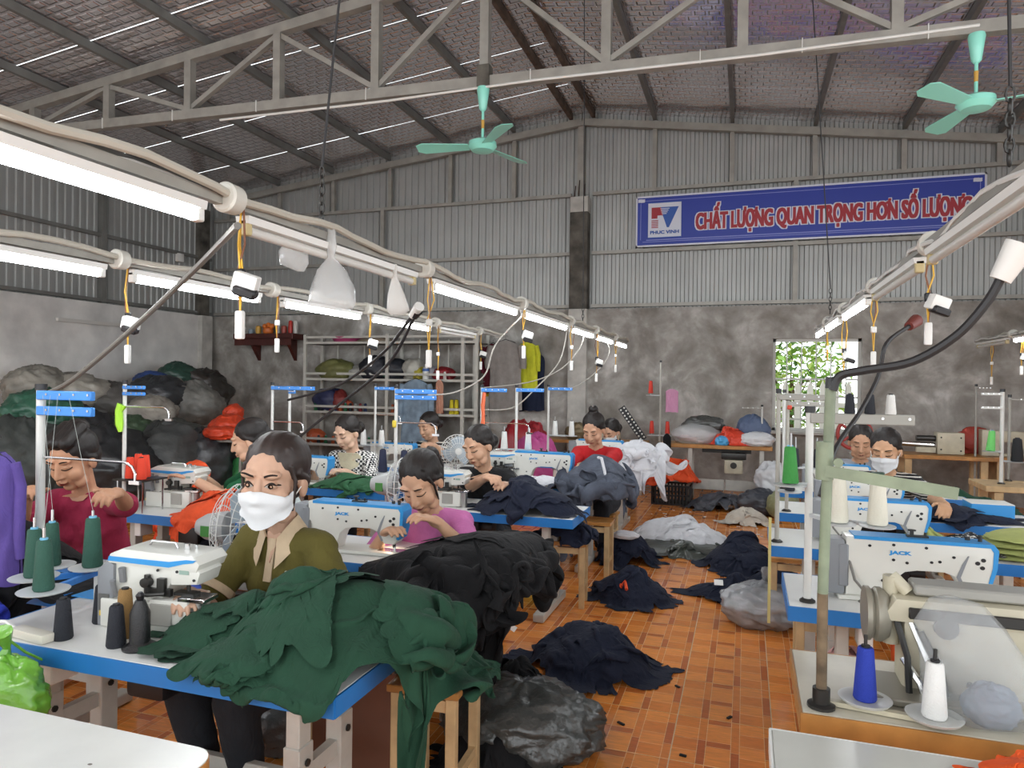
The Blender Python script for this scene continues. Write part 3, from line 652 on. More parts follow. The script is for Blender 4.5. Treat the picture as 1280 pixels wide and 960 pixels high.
for a, b, l in ((1.3, 2.5, 1), (2.65, 3.6, 1), (3.82, 4.78, 1), (4.94, 6.05, 1), (6.25, 7.2, 0)): tube_lamp(x2, a, b, l, 'lit white tube light '+{1.3: 'over the woman in crimson', 2.65: 'over the lime ribbon and orange cones', 3.82: 'over the woman in the green top', 4.94: 'over the woman in the checked blouse'}.get(a, '') if l else 'unlit tube light in front of the storage rack')
for a, b, l in ((1.95, 3.02, 0), (3.2, 4.25, 0), (4.45, 5.5, 1), (5.7, 6.6, 1), (6.75, 7.5, 1)): tube_lamp(x3, a, b, l, ('lit' if l else 'unlit')+' tube light '+{1.95: 'over the large white lockstitch machine', 3.2: 'over the yellow-green garments', 4.45: 'over the woman in striped black', 5.7: 'over the dark-haired woman near the window', 6.75: 'at the rail end before the barred window'}[a])
tube_lamp(2.62, 7.1, 8.5, 1, 'lit white tube light over the far benches'); tube_lamp(2.62, 8.7, 9.7, 0, 'unlit tube light over the far benches')
k = 0
for x, J, nm in ((x1, J1, 'under the rail beside the aisle'), (x2, J2, 'under the rail by the fabric sacks'), (x3, J3, 'under the rail beside the window')):
    for y in J:
        k += 1
        drop(x+.02, y+.05, ZR+.03, (.42, .3, .36, .26, .32)[k % 5], 'white pull switch %s, hanging %s' % ('with black-faced socket' if k % 2 else 'on plain yellow wires', {1: 'by the knotted plastic', 2: 'after the unlit aisle tube', 3: 'over the woman in black', 4: 'over the woman in red', 5: 'over the woman in grey', 6: 'last on the aisle rail', 7: 'over the lime ribbon', 8: 'before the altar shelf', 9: 'over the checked blouse', 10: 'before the white bottle on the rack', 11: 'last on the rail before the rack', 12: 'next to the thick cable plug', 13: 'over the large white machine', 14: 'over the printed cloth', 15: 'over the striped black shirt', 16: 'before the barred window'}.get(k, nm)), plug=k % 2, seed=k)
drop(2.62, 8.3, ZR+.03, .3, 'white switch with socket hanging over the far benches', 1, seed=41); drop(2.62, 9.2, ZR+.03, .4, 'brown wired switch hanging in front of the bare far wall', 0, seed=42)
# steel hangers of the rails
def hanger(x, y, top, label):
    t = thing('rail_hanger', label, 'wire hanger', (x, y, ZR+.1), group='wires holding the cable rails')
    tp = Vector(top)-Vector((x, y, ZR+.1)); MB().tube([(0, 0, .22), tp*.6+Vector((.004, 0, .05)), tp], .005, 5).obj('wire', CABLE, t)
    for k in range(6): MB().tube([(math.cos(a)*.011*(k % 2), math.cos(a)*.011*((k+1) % 2), .03+.034*k+.022*math.sin(a)) for a in [2*PI*q/8 for q in range(8)]], .0035, 5, closed=True).obj('chain_link', DARKM, t)
p = az(407, 262, ZR+.1); hanger(x1, 2.3, (x1+.1, 2.6, roofz(-1.4)), 'black wire and chain holding the aisle rail up')
hanger(x3, 2.2, (x3-.03, 2.35, roofz(.6)), 'black wire and chain holding the rail beside the banner')
hanger(x1, 6.8, (x1+.02, 6.6, roofz(-1.4)), 'thin black wire holding the far half of the aisle rail'); hanger(x3, 6.4, (x3-.2, 6.3, roofz(.5)), 'thin black wire hanging before the blue banner')
# plastic bags tied to the aisle rail
PLAS = M('clear_plastic_film', '#d9dbda', .22, alpha=.42, bump=.6, bscale=35, spec=.8)
def film_bag(name, pts_r, label, loc, cat='plastic bag', seed=1, mat=PLAS, amp=.3):
    n, rows = 22, []
    mb = MB(); vs = []; m = len(pts_r)
    A = []
    for i, (r, z, ox) in enumerate(pts_r):
        for q in range(n):
            a = 2*PI*q/n; A.append((r*math.cos(a)+ox, r*.6*math.sin(a), z))
    A = np.array(A); d = ridges(A, 14, seed)*amp; rr = np.repeat([p[0] for p in pts_r], n)
    A[:, 0] += (A[:, 0]-np.repeat([p[2] for p in pts_r], n))*d; A[:, 1] *= 1+d
    fs = [(i*n+q, i*n+(q+1) % n, (i+1)*n+(q+1) % n, (i+1)*n+q) for i in range(m-1) for q in range(n)]
    mb.add(A, fs); return mb.obj(name, mat, None, loc=loc, label=label, cat=cat, ang=180)
film_bag('plastic_bag', [(.012, .1, 0), (.02, .02, 0), (.012, -.02, 0), (.05, -.07, .0), (.075, -.14, .01), (.085, -.2, .01), (.07, -.22, .01)], 'crumpled clear plastic bag tied under the unlit aisle tube', (x1+.03, 2.32, ZR+.0), seed=2)
film_bag('plastic_bag', [(.01, .12, .0), (.035, .05, -.03), (.06, 0, -.05), (.05, -.05, -.05), (.01, -.08, -.02)], 'puffed knot of clear plastic hanging beside the crumpled bag', (x1-.04, 2.26, ZR-.0), seed=3)
film_bag('plastic_bag', [(.008, .06, 0), (.012, .0, 0), (.035, -.08, .01), (.05, -.15, .015), (.03, -.17, .01)], 'small white plastic bag tied near the end of the unlit aisle tube', (x1+.02, 2.85, ZR-.02), seed=5, mat=M('white_plastic_film', '#dcdad5', .4, alpha=.8, bump=.4, bscale=30))
# heavy cables with plugs
def cable(name, pts, r, m, label, cat='cable', plug=None, plugm=None):
    t = thing(name, label, cat, pts[0]); o = Vector(pts[0]); P = [Vector(p)-o for p in pts]; q = []
    for i in range(len(P)-1):
        a, b, c, d = P[max(i-1, 0)], P[i], P[i+1], P[min(i+2, len(P)-1)]
        for s in range(6):
            u = s/6; q.append(.5*((2*b)+(c-a)*u+(2*a-5*b+4*c-d)*u*u+(3*b-a-3*c+d)*u**3))
    q.append(P[-1]); MB().tube(q, r, 8).obj('sheath', m, t)
    if plug: MB().cyl(P[0], P[0]+(P[0]-P[1]).normalized()*plug, r*2.2, r*3.2, n=10).obj('plug', plugm if plugm else WHITEPLAS if plug > .05 else BLACKP, t)
    return t
cable('power_cable', [az(297, 282, ZR-.05), aY(230, 350, 2.2), aY(150, 425, 2.4), aY(90, 475, 2.5), aY(62, 490, 2.55)], .011, CABLEG, 'thick grey cable slanting from the aisle rail to the blue thread stand')
cable('power_cable', [aY(515, 395, 3.1), aY(480, 440, 3.3), aY(430, 478, 3.6), aY(390, 492, 3.8), aY(360, 500, 4.0)], .008, CABLE, 'black twin cable from a plug under the aisle rail to the blue bar', plug=.09)
cable('power_cable', [aY(518, 396, 3.1), aY(485, 455, 3.3), aY(425, 505, 3.5), aY(372, 548, 3.7)], .008, CABLE, 'second black cable running down from the same dark plug', plug=.045)
cable('power_cable', [aY(1250, 350, 1.95), aY(1232, 380, 1.96), aY(1195, 420, 1.97), aY(1140, 452, 1.98), aY(1080, 463, 1.99), aY(1050, 470, 2.0), aY(1041, 488, 2.0)], .011, CABLE, 'thick black cable arching from a white plug into the green pole', plug=.09)
cable('power_cable', [aY(1136, 408, 3.05), aY(1108, 430, 2.9), aY(1098, 470, 2.9), aY(1075, 515, 2.8), aY(1045, 560, 2.6), aY(1025, 620, 2.5)], .008, CABLE, 'black cable with a brick-red plug hanging below the rail beside the window', plug=.07, plugm=M('brick_red_plug', '#6b2f28', .5))
for (a, b, c_, d, y, n) in (((620, 430), (605, 470), (570, 490), (535, 494), 5.0, 'first'), ((700, 450), (670, 485), (640, 510), (600, 512), 6.2, 'b'), ((725, 435), (700, 462), (660, 478), (600, 485), 6.9, 'c'), ((762, 440), (745, 465), (715, 485), (690, 484), 7.8, 'd')):
    cable('hanging_cable', [(x1, y, ZR+.06), aY(*a, y), aY(*b, y), aY(*c_, y), aY(*d, y)], .006, M('pale_grey_cord', '#a8a49b', .5), {'first': 'pale cord looping down to the blue bar by the denim jacket', 'b': 'pale cord sagging below the hanging garments', 'c': 'pale cord reaching the thread stand before the hanging garments', 'd': 'pale cord ending at the thread stand by the white column'}[n])
# ---- ceiling fans
MINT = M('mint_green_enamel', '#96e6d2', .35, coat=.3)
def fan(x, z, ang, label):
    t = thing('ceiling_fan', label, 'ceiling fan', (x, YT-.02, z)); zc = ch(x)-z-.05
    MB().lathe([(.02, -.06), (.1, -.05), (.135, -.01), (.13, .03), (.09, .05), (.03, .06)], n=28).obj('motor', MINT, t)
    MB().cyl((0, 0, .05), (0, 0, zc-.12), .013, n=10).obj('rod', MINT, t)
    MB().lathe([(.02, zc-.22), (.035, zc-.2), (.06, zc-.02), (.055, zc)], n=20).obj('canopy', MINT, t)
    MB().lathe([(.014, .16), (.016, .24)], n=10).obj('label_band', M('orange_band', '#d2a24a', .5), t)
    for k in range(3):
        a = ang+k*2*PI/3; R = Matrix.Rotation(a, 3, 'Z'); V = []
        for i in range(9):
            u = i/8; r = .13+.5*u; wd = .05+.04*u if i < 7 else (.085, .05)[i-7]; tw = .22
            for s in (-1, 1): V.append(R @ Vector((r, s*wd, -.01+s*wd*tw)))
        n = len(V); V += [v+Vector((0, 0, .006)) for v in V]; Fs = []
        for i in range(8): Fs += [(2*i, 2*i+1, 2*i+3, 2*i+2), (n+2*i, n+2*i+2, n+2*i+3, n+2*i+1), (2*i, 2*i+2, n+2*i+2, n+2*i), (2*i+1, n+2*i+1, n+2*i+3, 2*i+3)]
        Fs += [(0, n, n+1, 1), (16, 17, n+17, n+16)]
        b = MB().add(V, Fs).obj('blade', MINT, t, ang=50)
        MB().add([R @ Vector(q) for q in ((.1, -.02, -.012), (.2, -.03, -.016), (.2, .03, -.003), (.1, .02, -.004), (.1, -.02, -.002), (.2, -.03, -.006), (.2, .03, .007), (.1, .02, .006))], [(0, 3, 2, 1), (4, 5, 6, 7), (0, 1, 5, 4), (2, 3, 7, 6), (1, 2, 6, 5), (0, 4, 7, 3)]).obj('blade_arm', MINT, b, smooth=False)
fan(-2.37, 3.70, math.radians(70), 'mint green ceiling fan under the scorched truss post'); fan(1.63, 3.65, math.radians(105), 'mint green ceiling fan above the blue banner end')
# ---- the sign
BW, BH = 4.38, .73
sg = thing('banner_sign', 'long blue banner with dark red white-edged lettering on the sheet metal wall', 'sign', (.65, YB-.03, 3.82))
SB = M('sign_blue', '#24389a', .4); SWH = M('sign_white', '#d9dbe6', .4); SRD = M('sign_red', '#a01f2c', .4); SLB = M('sign_logo_blue', '#2b57a8', .4)
bd = MB().box((0, 0, 0), (BW, .03, BH)).obj('board', SB, sg, smooth=False)
fr = MB()
for c, d in (((0, 0, BH/2-.012), (BW, .04, .024)), ((0, 0, -BH/2+.012), (BW, .04, .024)), ((-BW/2+.012, 0, 0), (.024, .04, BH)), ((BW/2-.012, 0, 0), (.024, .04, BH))): fr.box(c, d)
fr.obj('frame', SWH, sg, smooth=False)
ln = MB()
for c, d in (((0, -.016, BH/2-.07), (BW-.2, .002, .008)), ((0, -.016, -BH/2+.07), (BW-.2, .002, .008)), ((BW/2-.07, -.016, 0), (.008, .002, BH-.2)), ((-BW/2+.07, -.016, 0), (.008, .002, BH-.2)), ((0, -.016, -BH/2+.095), (BW-.3, .002, .012))): ln.box(c, d)
ln.obj('border_line', M('sign_line', '#8790cf', .4), bd, smooth=False, kind='stuff')
def sign_text(body, x, z, w_, h_, m, off, y, nm, par):
    me, _ = text_mesh(body, 1, 0, w_, h_, .002); A = np.empty(len(me.vertices)*3); me.vertices.foreach_get('co', A); A = A.reshape(-1, 3); fs = [tuple(p.vertices) for p in me.polygons]; mb = MB()
    k = 1 if off < .001 else 9      # heavy strokes: the same letters set side by side
    for i in range(k):
        for zz in ((0,) if k == 1 else (-1, 0, 1)):
            B = A.copy(); B[:, 0] += off*((i/(k-1))*2-1 if k > 1 else 0); B[:, 1] += zz*off*.75; B[:, 2] += .0001*i+.00003*zz; mb.add(B.tolist(), fs)
    o = mb.obj(nm, m, par, smooth=False); o.location = (x, y, z); o.rotation_euler = FACE_CAM; return o
SL_ = 'CHẤT LƯỌNG QUAN TRỌNG HON SỐ LƯỌNG'      # the horns of the three Ơ are added below
sign_text(SL_, .34, -.005, 3.36, .42, SRD, .011, -.0225, 'lettering', bd); sign_text(SL_, .34, -.005, 3.36, .42, SWH, .026, -.0175, 'lettering_outline', bd)
_, full = text_mesh(SL_, 1, 0)
for i in (8, 24, 33):
    _, e_ = text_mesh(SL_[:i], 1, 0); xr = .34-3.36/2+3.36*e_[0]/full[0]
    for nm, m, g, y in (('lettering', SRD, 0, -.0235), ('lettering_outline', SWH, .014, -.0172)):
        P = [(-.03, .045), (-.012, .06), (.012, .075), (.016, .105), (.048, .105), (.05, .08), (.035, .05), (.0, .03)]; c_ = (.012, .07)
        MB().prism([(xr+c_[0]+(a-c_[0])*(1+g*22), -.005+.015+c_[1]+(b-c_[1])*(1+g*22)) for a, b in P], y-.002, y).obj(nm, m, bd, smooth=False)
lg = MB().box((-1.78, -.019, .01), (.47, .008, .5), bev=.002).obj('logo_panel', SWH, bd, smooth=False)
def flat(poly, y, m, nm): MB().prism([(-1.78+a*1.12, .01+b*1.1) for a, b in poly], y-.003, y).obj(nm, m, lg, smooth=False)
fl_ = [(-.2, -.21), (.2, -.21), (.2, .21), (-.2, .21)]
flat([(-.165, .165), (-.05, .165), (-.035, .14), (-.02, .06), (-.09, .06), (-.09, .02), (-.165, .02)], -.024, SRD, 'logo_mark')
for k in range(5): flat([(-.165, .0-k*.022), (-.08, .0-k*.022), (-.08, -.012-k*.022), (-.165, -.012-k*.022)], -.024, SRD, 'logo_stripe')
flat([(-.06, .165), (.175, .165), (.055, -.1), (.03, -.1)], -.0235, SLB, 'logo_mark')
for k in range(4): flat([(-.055+k*.006, .15-k*.022), (.06-k*.012, .15-k*.022), (.06-k*.012, .14-k*.022), (-.053+k*.006, .14-k*.022)], -.026, SWH, 'logo_stripe')
sign_text('PHUC VINH', -1.78, -.165, .4, .045, SLB, .003, -.026, 'logo_lettering', lg)
for k, (a, b) in enumerate((((-.235, -.25), (.235, -.25)), ((-.235, .25), (.235, .25)))): MB().bar((-1.78+a[0], -.025, .01+a[1]), (-1.78+b[0], -.025, .01+b[1]), .004, .01).obj('logo_border', SLB, lg, smooth=False)
for a in (-.235, .235): MB().bar((-1.78+a, -.025, -.24), (-1.78+a, -.025, .26), .004, .01).obj('logo_border', SLB, lg, smooth=False)
for x, z in ((-BW/2+.08, .3), (BW/2-.1, .28)): sign_text('❧' if 0 else '~', x, z, .06, .02, SWH, .02, -.018, 'corner_ornament', bd)
# unlit tube and electric box on the side wall
MB().prism([(-.02, 0), (.02, 0), (.03, .05), (-.03, .05)], -.65, .65).obj('wall_tube_light', TUBEOFF, None, smooth=False, loc=(XL+.06, 7.9, 2.25), label='unlit dusty tube light fixed on the side wall', cat='tube light')
MB().box((0, 0, 0), (.06, .14, .14), bev=.01).obj('junction_box', WHITEPLAS, None, loc=(XL-.03, 9.55, 3.52), label='small white electric box on the side wall sheeting', cat='electric box')
# ============================================================ people
def remesh(mb, voxel, smooth=2, fac=.5):
    me = mb.mesh('tmp', []); o = bpy.data.objects.new('tmp', me); COL.objects.link(o)
    m = o.modifiers.new('r', 'REMESH'); m.mode = 'VOXEL'; m.voxel_size = voxel; m.use_smooth_shade = True
    if smooth: s = o.modifiers.new('s', 'SMOOTH'); s.iterations = smooth; s.factor = fac
    dg = bpy.context.evaluated_depsgraph_get(); out = bpy.data.meshes.new_from_object(o.evaluated_get(dg))
    bpy.data.objects.remove(o); bpy.data.meshes.remove(me); out.materials.clear()
    out.polygons.foreach_set('use_smooth', [True]*len(out.polygons)); return out
def getco(me): A = np.empty(len(me.vertices)*3); me.vertices.foreach_get('co', A); return A.reshape(-1, 3)
def setco(me, A): me.vertices.foreach_set('co', A.ravel()); me.update()
def wrinkle(me, amp, f, seed):
    A = getco(me); nr = np.empty(len(me.vertices)*3); me.vertices.foreach_get('normal', nr); nr = nr.reshape(-1, 3)
    setco(me, A+nr*(ridges(A, f, seed)*amp)[:, None])
def ik(S, Tg, l1, l2, hint):
    d = Tg-S; L = max(min(d.length, (l1+l2)*.985), abs(l1-l2)+.02); u = d.normalized()
    a = (l1*l1-l2*l2+L*L)/(2*L); h = math.sqrt(max(l1*l1-a*a, 0)); p = hint-u*hint.dot(u); p.normalize()
    return S+u*a+p*h, S+u*L
SKIN = {}
def skin(c): return M('skin_'+c[1:], c, .5, var=.05, vscale=25, sss=.08, spec=.35)
HAIRM = M('black_hair', '#1d1816', .5, var=.35, vscale=30, spec=.35); N_, L_, b_ = nodes(HAIRM)
tc = N_.new('ShaderNodeTexCoord'); mp = N_.new('ShaderNodeMapping'); mp.inputs['Scale'].default_value = (160, 25, 40); L_.new(tc.outputs['Object'], mp.inputs[0])
nz = N_.new('ShaderNodeTexNoise'); nz.inputs['Scale'].default_value = 1; nz.inputs['Detail'].default_value = 3; L_.new(mp.outputs[0], nz.inputs['Vector'])
bp = N_.new('ShaderNodeBump'); bp.inputs['Strength'].default_value = .5; bp.inputs['Distance'].default_value = .004; L_.new(nz.outputs['Fac'], bp.inputs['Height']); L_.new(bp.outputs[0], b_.inputs['Normal'])
LIP = M('lips', '#a5564f', .4, spec=.4); BROW = M('eyebrow_hair', '#2a211d', .7); EYEW = M('eye_white', '#dcd8d2', .25); IRIS = M('dark_iris', '#1a120e', .15)

def hand(mb, W, fd, nrm, side, curl=.6, sc=1.0, spread=1.0):
    """palm and five fingers; fd = direction wrist->knuckles, nrm = back of the hand, side = +1 thumb on the +cross side"""
    fd = fd.normalized(); nrm = (nrm-fd*nrm.dot(fd)).normalized(); sd = fd.cross(nrm)*side
    Rm = Matrix((sd, fd, nrm)).transposed()
    mb.ell(W+fd*.045*sc, (.037*sc, .052*sc, .017*sc), Rm, 12, 8); mb.cap(W, .024*sc, W+fd*.03*sc, .026*sc)
    for k, (o, l) in enumerate(((.028, .068), (.010, .078), (-.009, .072), (-.027, .056))):
        b = W+fd*.082*sc+sd*o*sc; a1 = curl*.55; l *= sc; ds = sd*(o*1.6*spread)
        d1 = (fd*math.cos(a1)-nrm*math.sin(a1)+ds).normalized(); m1 = b+d1*l*.45
        a2 = curl*1.35; d2 = (fd*math.cos(a2)-nrm*math.sin(a2)+ds).normalized(); m2 = m1+d2*l*.3
        a3 = curl*1.9; d3 = (fd*math.cos(a3)-nrm*math.sin(a3)+ds).normalized()
        mb.cap(b-fd*.02*sc, .0098*sc, m1, .0088*sc, 10, 3); mb.cap(m1, .0088*sc, m2, .008*sc, 10, 3); mb.cap(m2, .008*sc, m2+d3*l*.28, .0066*sc, 10, 3)
    tb = W+fd*.022*sc+sd*.026*sc; t1 = tb+(fd*.6+sd*.75-nrm*.25).normalized()*.036*sc; t2 = t1+(fd*.95+sd*.2-nrm*.3*curl).normalized()*.034*sc
    mb.cap(tb, .0135*sc, t1, .0105*sc, 10, 3); mb.cap(t1, .0105*sc, t2, .0082*sc, 10, 3)

def person(label, head, rz, s=1.05, lean=.3, hyaw=0, hpitch=.3, htilt=0, hands=None, shirt='#888888', shirtm=None, sleeve=.75, trous='#22242a', skinc='#c39a7e', hair='low',
           voxel=.006, hs=1.1, collar=None, mask=False, eyes='down', neck=.0, curls=(.7, .7), extra=None, hairc=None, twist=0, legs=True):
    """a seated woman; head = world position of the head centre, local +Y is the way she faces"""
    lp = lambda x, y, z: Vector((x, y, z))*s
    ax = Vector((0, math.sin(lean), math.cos(lean))); pel = Vector((0, 0, 0)); nb = pel+ax*.47*s; ch_ = pel+ax*.30*s
    Rh = Matrix.Rotation(hyaw, 3, 'Z') @ Matrix.Rotation(-hpitch, 3, 'X') @ Matrix.Rotation(htilt, 3, 'Y')
    nd = (ax*.6+Vector((0, .25, .8))).normalized(); hc = nb+nd*.115*s+Rh @ Vector((0, .018, .05))*s*hs
    base = Vector(head)-Matrix.Rotation(rz, 3, 'Z') @ Vector((hc.x, hc.y, 0)); pz = head[2]-hc.z
    off = Vector((0, 0, pz)); pel, nb, ch_, hc = pel+off, nb+off, ch_+off, hc+off
    Rt = Matrix.Rotation(-lean, 3, 'X') @ Matrix.Rotation(twist, 3, 'Z'); sx = Rt @ Vector((1, 0, 0))
    sh = [nb-ax*.065*s+sx*(k*.155*s) for k in (-1, 1)]
    inv = Matrix.Rotation(-rz, 3, 'Z'); b = MB(); c = MB()
    root_loc = Vector((base.x, base.y, 0)); toL = lambda p: inv @ (Vector(p)-root_loc)
    # torso (body a little inside the clothes)
    def torso(mb, g, dress):
        mb.ell(pel+Vector((0, .0, .0)), (.155*s+g, .115*s+g, .11*s+g), Rt); mb.cap(pel, .1*s+g, ch_, .1*s+g)
        for k in (-1, 1):
            mb.cap(pel+sx*.05*k*s+ax*.05*s, .092*s+g, ch_+sx*.045*k*s, .095*s+g); mb.ell(ch_+sx*.06*k*s+Rt @ Vector((0, .065*s, -.02*s)), .052*s+g)
            mb.cap(ch_+sx*.06*k*s, .09*s+g, nb-ax*.08*s+sx*.06*k*s, .068*s+g); mb.cap(nb-ax*.055*s+sx*.02*k*s, .05*s+g, sh[(k+1)//2]-sx*.0*k, .05*s+g)
            mb.cap(nb-ax*(.03 if dress else .012)*s, .046*s+g*.5, sh[(k+1)//2]-sx*.06*k*s+ax*.008*s, .042*s+g*.6)
    torso(b, 0, 0); torso(c, .013, 1)
    if neck: c.lathe([(.064*s, -.02), (.066*s, .0+neck)], nb, 16)
    # neck and head
    b.cap(nb-ax*.05*s, .052*s, hc+Rh @ Vector((0, -.025, -.045))*s, .047*s)
    q = s*hs; H = lambda x, y, z: hc+Rh @ (Vector((x, y, z))*q); S3 = lambda *r: tuple(v*q for v in r)
    b.ell(H(0, -.012, .035), S3(.074, .092, .082), Rh, 24, 16); b.ell(H(0, .022, -.02), S3(.063, .068, .092), Rh, 24, 16); b.ell(H(0, .05, -.088), S3(.032, .03, .024), Rh)
    b.ell(H(0, .02, -.07), S3(.052, .05, .04), Rh)
    for k in (-1, 1):
        b.ell(H(k*.036, .052, -.032), S3(.031, .03, .034), Rh); b.ell(H(k*.076, -.012, -.012), S3(.011, .02, .031), Rh, 12, 8); b.ell(H(k*.030, .073, .036), S3(.026, .018, .012), Rh)
        b.ell(H(k*.031, .0735, .010), S3(.0155, .0125, .0095), Rh, 12, 8); b.ell(H(k*.012, .093, -.030), S3(.0085, .0095, .0075), Rh, 10, 6); b.ell(H(k*.045, .04, -.075), S3(.02, .03, .025), Rh)
    b.cap(H(0, .084, .022), .0085*q, H(0, .103, -.026), .0125*q, 12, 4); b.ell(H(0, .086, -.0545), S3(.021, .0115, .0075), Rh, 12, 8); b.ell(H(0, .083, -.0655), S3(.019, .012, .0075), Rh, 12, 8)
    # arms
    hd = hands or ((-.16, .38, pz-.02), (.16, .38, pz-.02)); l1, l2 = .275*s, .235*s; AR = []
    for k, S in ((-1, sh[0]), (1, sh[1])):
        tg = hd[(k+1)//2]; Tg = toL(tg) if len(tg) == 3 else Vector(tg[:3]); E, W = ik(S, Tg, l1, l2, Vector((k*.55, -.35, -.75)))
        b.cap(S, .047*s, S.lerp(E, .5), .042*s); b.cap(S.lerp(E, .5), .042*s, E, .034*s); b.cap(E, .035*s, E.lerp(W, .35), .035*s); b.cap(E.lerp(W, .35), .035*s, W, .0235*s)
        c.cap(S-sx*k*.01*s, .06*s, S.lerp(E, sleeve*.6), .058*s); c.cap(S.lerp(E, sleeve*.6), .058*s, S.lerp(E, sleeve), .056*s)
        if sleeve > 1: c.cap(E, .045*s, E.lerp(W, sleeve-1), .038*s); c.cap(S.lerp(E, .8), .05*s, E, .046*s)
        fd = (W-E).normalized(); dn = Vector((0, 0, -1)); f2 = (fd+Vector((-k*.25, .25, -.15))).normalized()
        nrm = Vector((k*.35, -.15, .9)); hand(b, W, f2, nrm, -k if f2.cross(nrm).x*k > 0 else -k*-1 if 0 else (1 if (f2.cross(nrm)).dot(Vector((-k, 0, 0))) > 0 else -1), curls[(k+1)//2], s*1.04); AR.append((S, E, W))
    # legs
    tz = MB(); kz = max(.40*s, .42); 
    for k in (-1, 1):
        hp = pel+Vector((k*.085*s, .02, -.03*s)); kn = Vector((k*.11*s, .42*s, max(pz-.02, .4))); an = Vector((k*.1*s, .36*s, .09))
        b.cap(hp, .075*s, kn, .05*s); b.cap(kn, .05*s, an, .035*s); b.cap(an-Vector((0, .03, .045)), .035*s, an+Vector((0, .12*s, -.055)), .028*s)
        tz.cap(hp, .095*s, kn, .068*s); tz.cap(kn, .067*s, an+Vector((0, 0, .03)), .055*s)
    tz.ell(pel+Vector((0, 0, -.02)), (.17*s, .135*s, .115*s), Rt)
    body = remesh(b, voxel, 2); root = put('person', body, None, root_loc, rz, label, 'person'); body.materials.append(skin(skinc))
    sm = remesh(c, .011, 4); wrinkle(sm, .0045, 9, abs(head[0])*3+head[1]); sm.materials.append(shirtm or fabric('shirt_'+shirt[1:], shirt)); SH = put('shirt', sm, root)
    if legs: tm_ = remesh(tz, .014, 3); wrinkle(tm_, .006, 8, head[1]); tm_.materials.append(fabric('trousers_'+trous[1:], trous)); put('trousers', tm_, root)
    # hair
    h = MB(); h.ell(H(0, -.026, .048), S3(.0845, .096, .083), Rh, 28, 18); h.ell(H(0, -.055, .0), S3(.074, .068, .07), Rh, 20, 14)
    for k in (-1, 1):
        h.cap(H(k*.05, .022, .09), .012*q, H(k*.071, .004, .035), .011*q); h.cap(H(k*.072, .01, .03), .009*q, H(k*.074, -.03, .0), .015*q)
        if hair in ('wisp', 'pony'): h.tube([H(k*.066, .035, .055), H(k*.074, .03, .01), H(k*.07, .034, -.04), H(k*.066, .03, -.07)], [.006*q, .006*q, .005*q, .003*q], 6)
    if hair in ('low', 'wisp'): h.ell(H(0, -.125, -.02), S3(.045, .04, .045), Rh); h.cap(H(0, -.09, .01), .045*q, H(0, -.12, -.02), .03*q)
    if hair == 'pony':
        h.ell(H(0, -.13, .03), S3(.035, .035, .035), Rh); h.cap(H(.0, -.14, .03), .035*q, H(.02, -.175, -.06), .03*q); h.cap(H(.02, -.175, -.06), .03*q, H(.03, -.16, -.16), .012*q)
    if hair == 'top': h.ell(H(0, -.06, .145), S3(.036, .036, .03), Rh); h.cap(H(0, -.055, .12), .04*q, H(0, -.06, .14), .026*q); h.cap(H(0, -.09, .13), .026*q, H(0.02, -.15, .0), .02*q)
    if hair == 'big':
        for k in (-1, 0, 1): h.cap(H(k*.04, .05, .105), .026*q, H(k*.03, -.05, .125), .03*q)
        h.ell(H(.03, -.1, .1), S3(.05, .045, .04), Rh)
    hm = remesh(h, max(voxel*.8, .0045), 4); A = getco(hm); nr = np.empty(len(hm.vertices)*3); hm.vertices.foreach_get('normal', nr)
    loc_ = (A-np.array(hc)) @ np.array(Rh); setco(hm, A+nr.reshape(-1, 3)*(pn(loc_*np.array([70, 14, 26])/q)*.0018*q)[:, None])
    hm.materials.append(HAIRM if not hairc else M('hair_'+hairc[1:], hairc, .5, var=.3, vscale=40)); put('hair', hm, root)
    # features laid on the face
    bv = BVHTree.FromPolygons([v.co for v in body.vertices], [p.vertices[:] for p in body.polygons])
    def onface(x, z, lift): 
        o = H(x, .128, z); d = Rh @ Vector((0, -1, 0)); r = bv.ray_cast(o, d, .09*q)
        return (r[0] if r[0] is not None else H(x, .08, z))-d*lift*q
    def strip(nm, top, bot, m, lift=.0012, par=None):
        mb = MB(); n = len(top); vs = [onface(x, z, lift) for x, z in top]+[onface(x, z, lift) for x, z in bot]+[onface(x, z, -.004) for x, z in top]+[onface(x, z, -.004) for x, z in bot]
        fs = []
        for i in range(n-1): fs += [(i, i+1, n+i+1, n+i), (2*n+i+1, 2*n+i, i, i+1), (n+i, n+i+1, 3*n+i+1, 3*n+i)]
        mb.add(vs, fs); return mb.obj(nm, m, par or root, ang=180)
    U = [i/6 for i in range(7)]
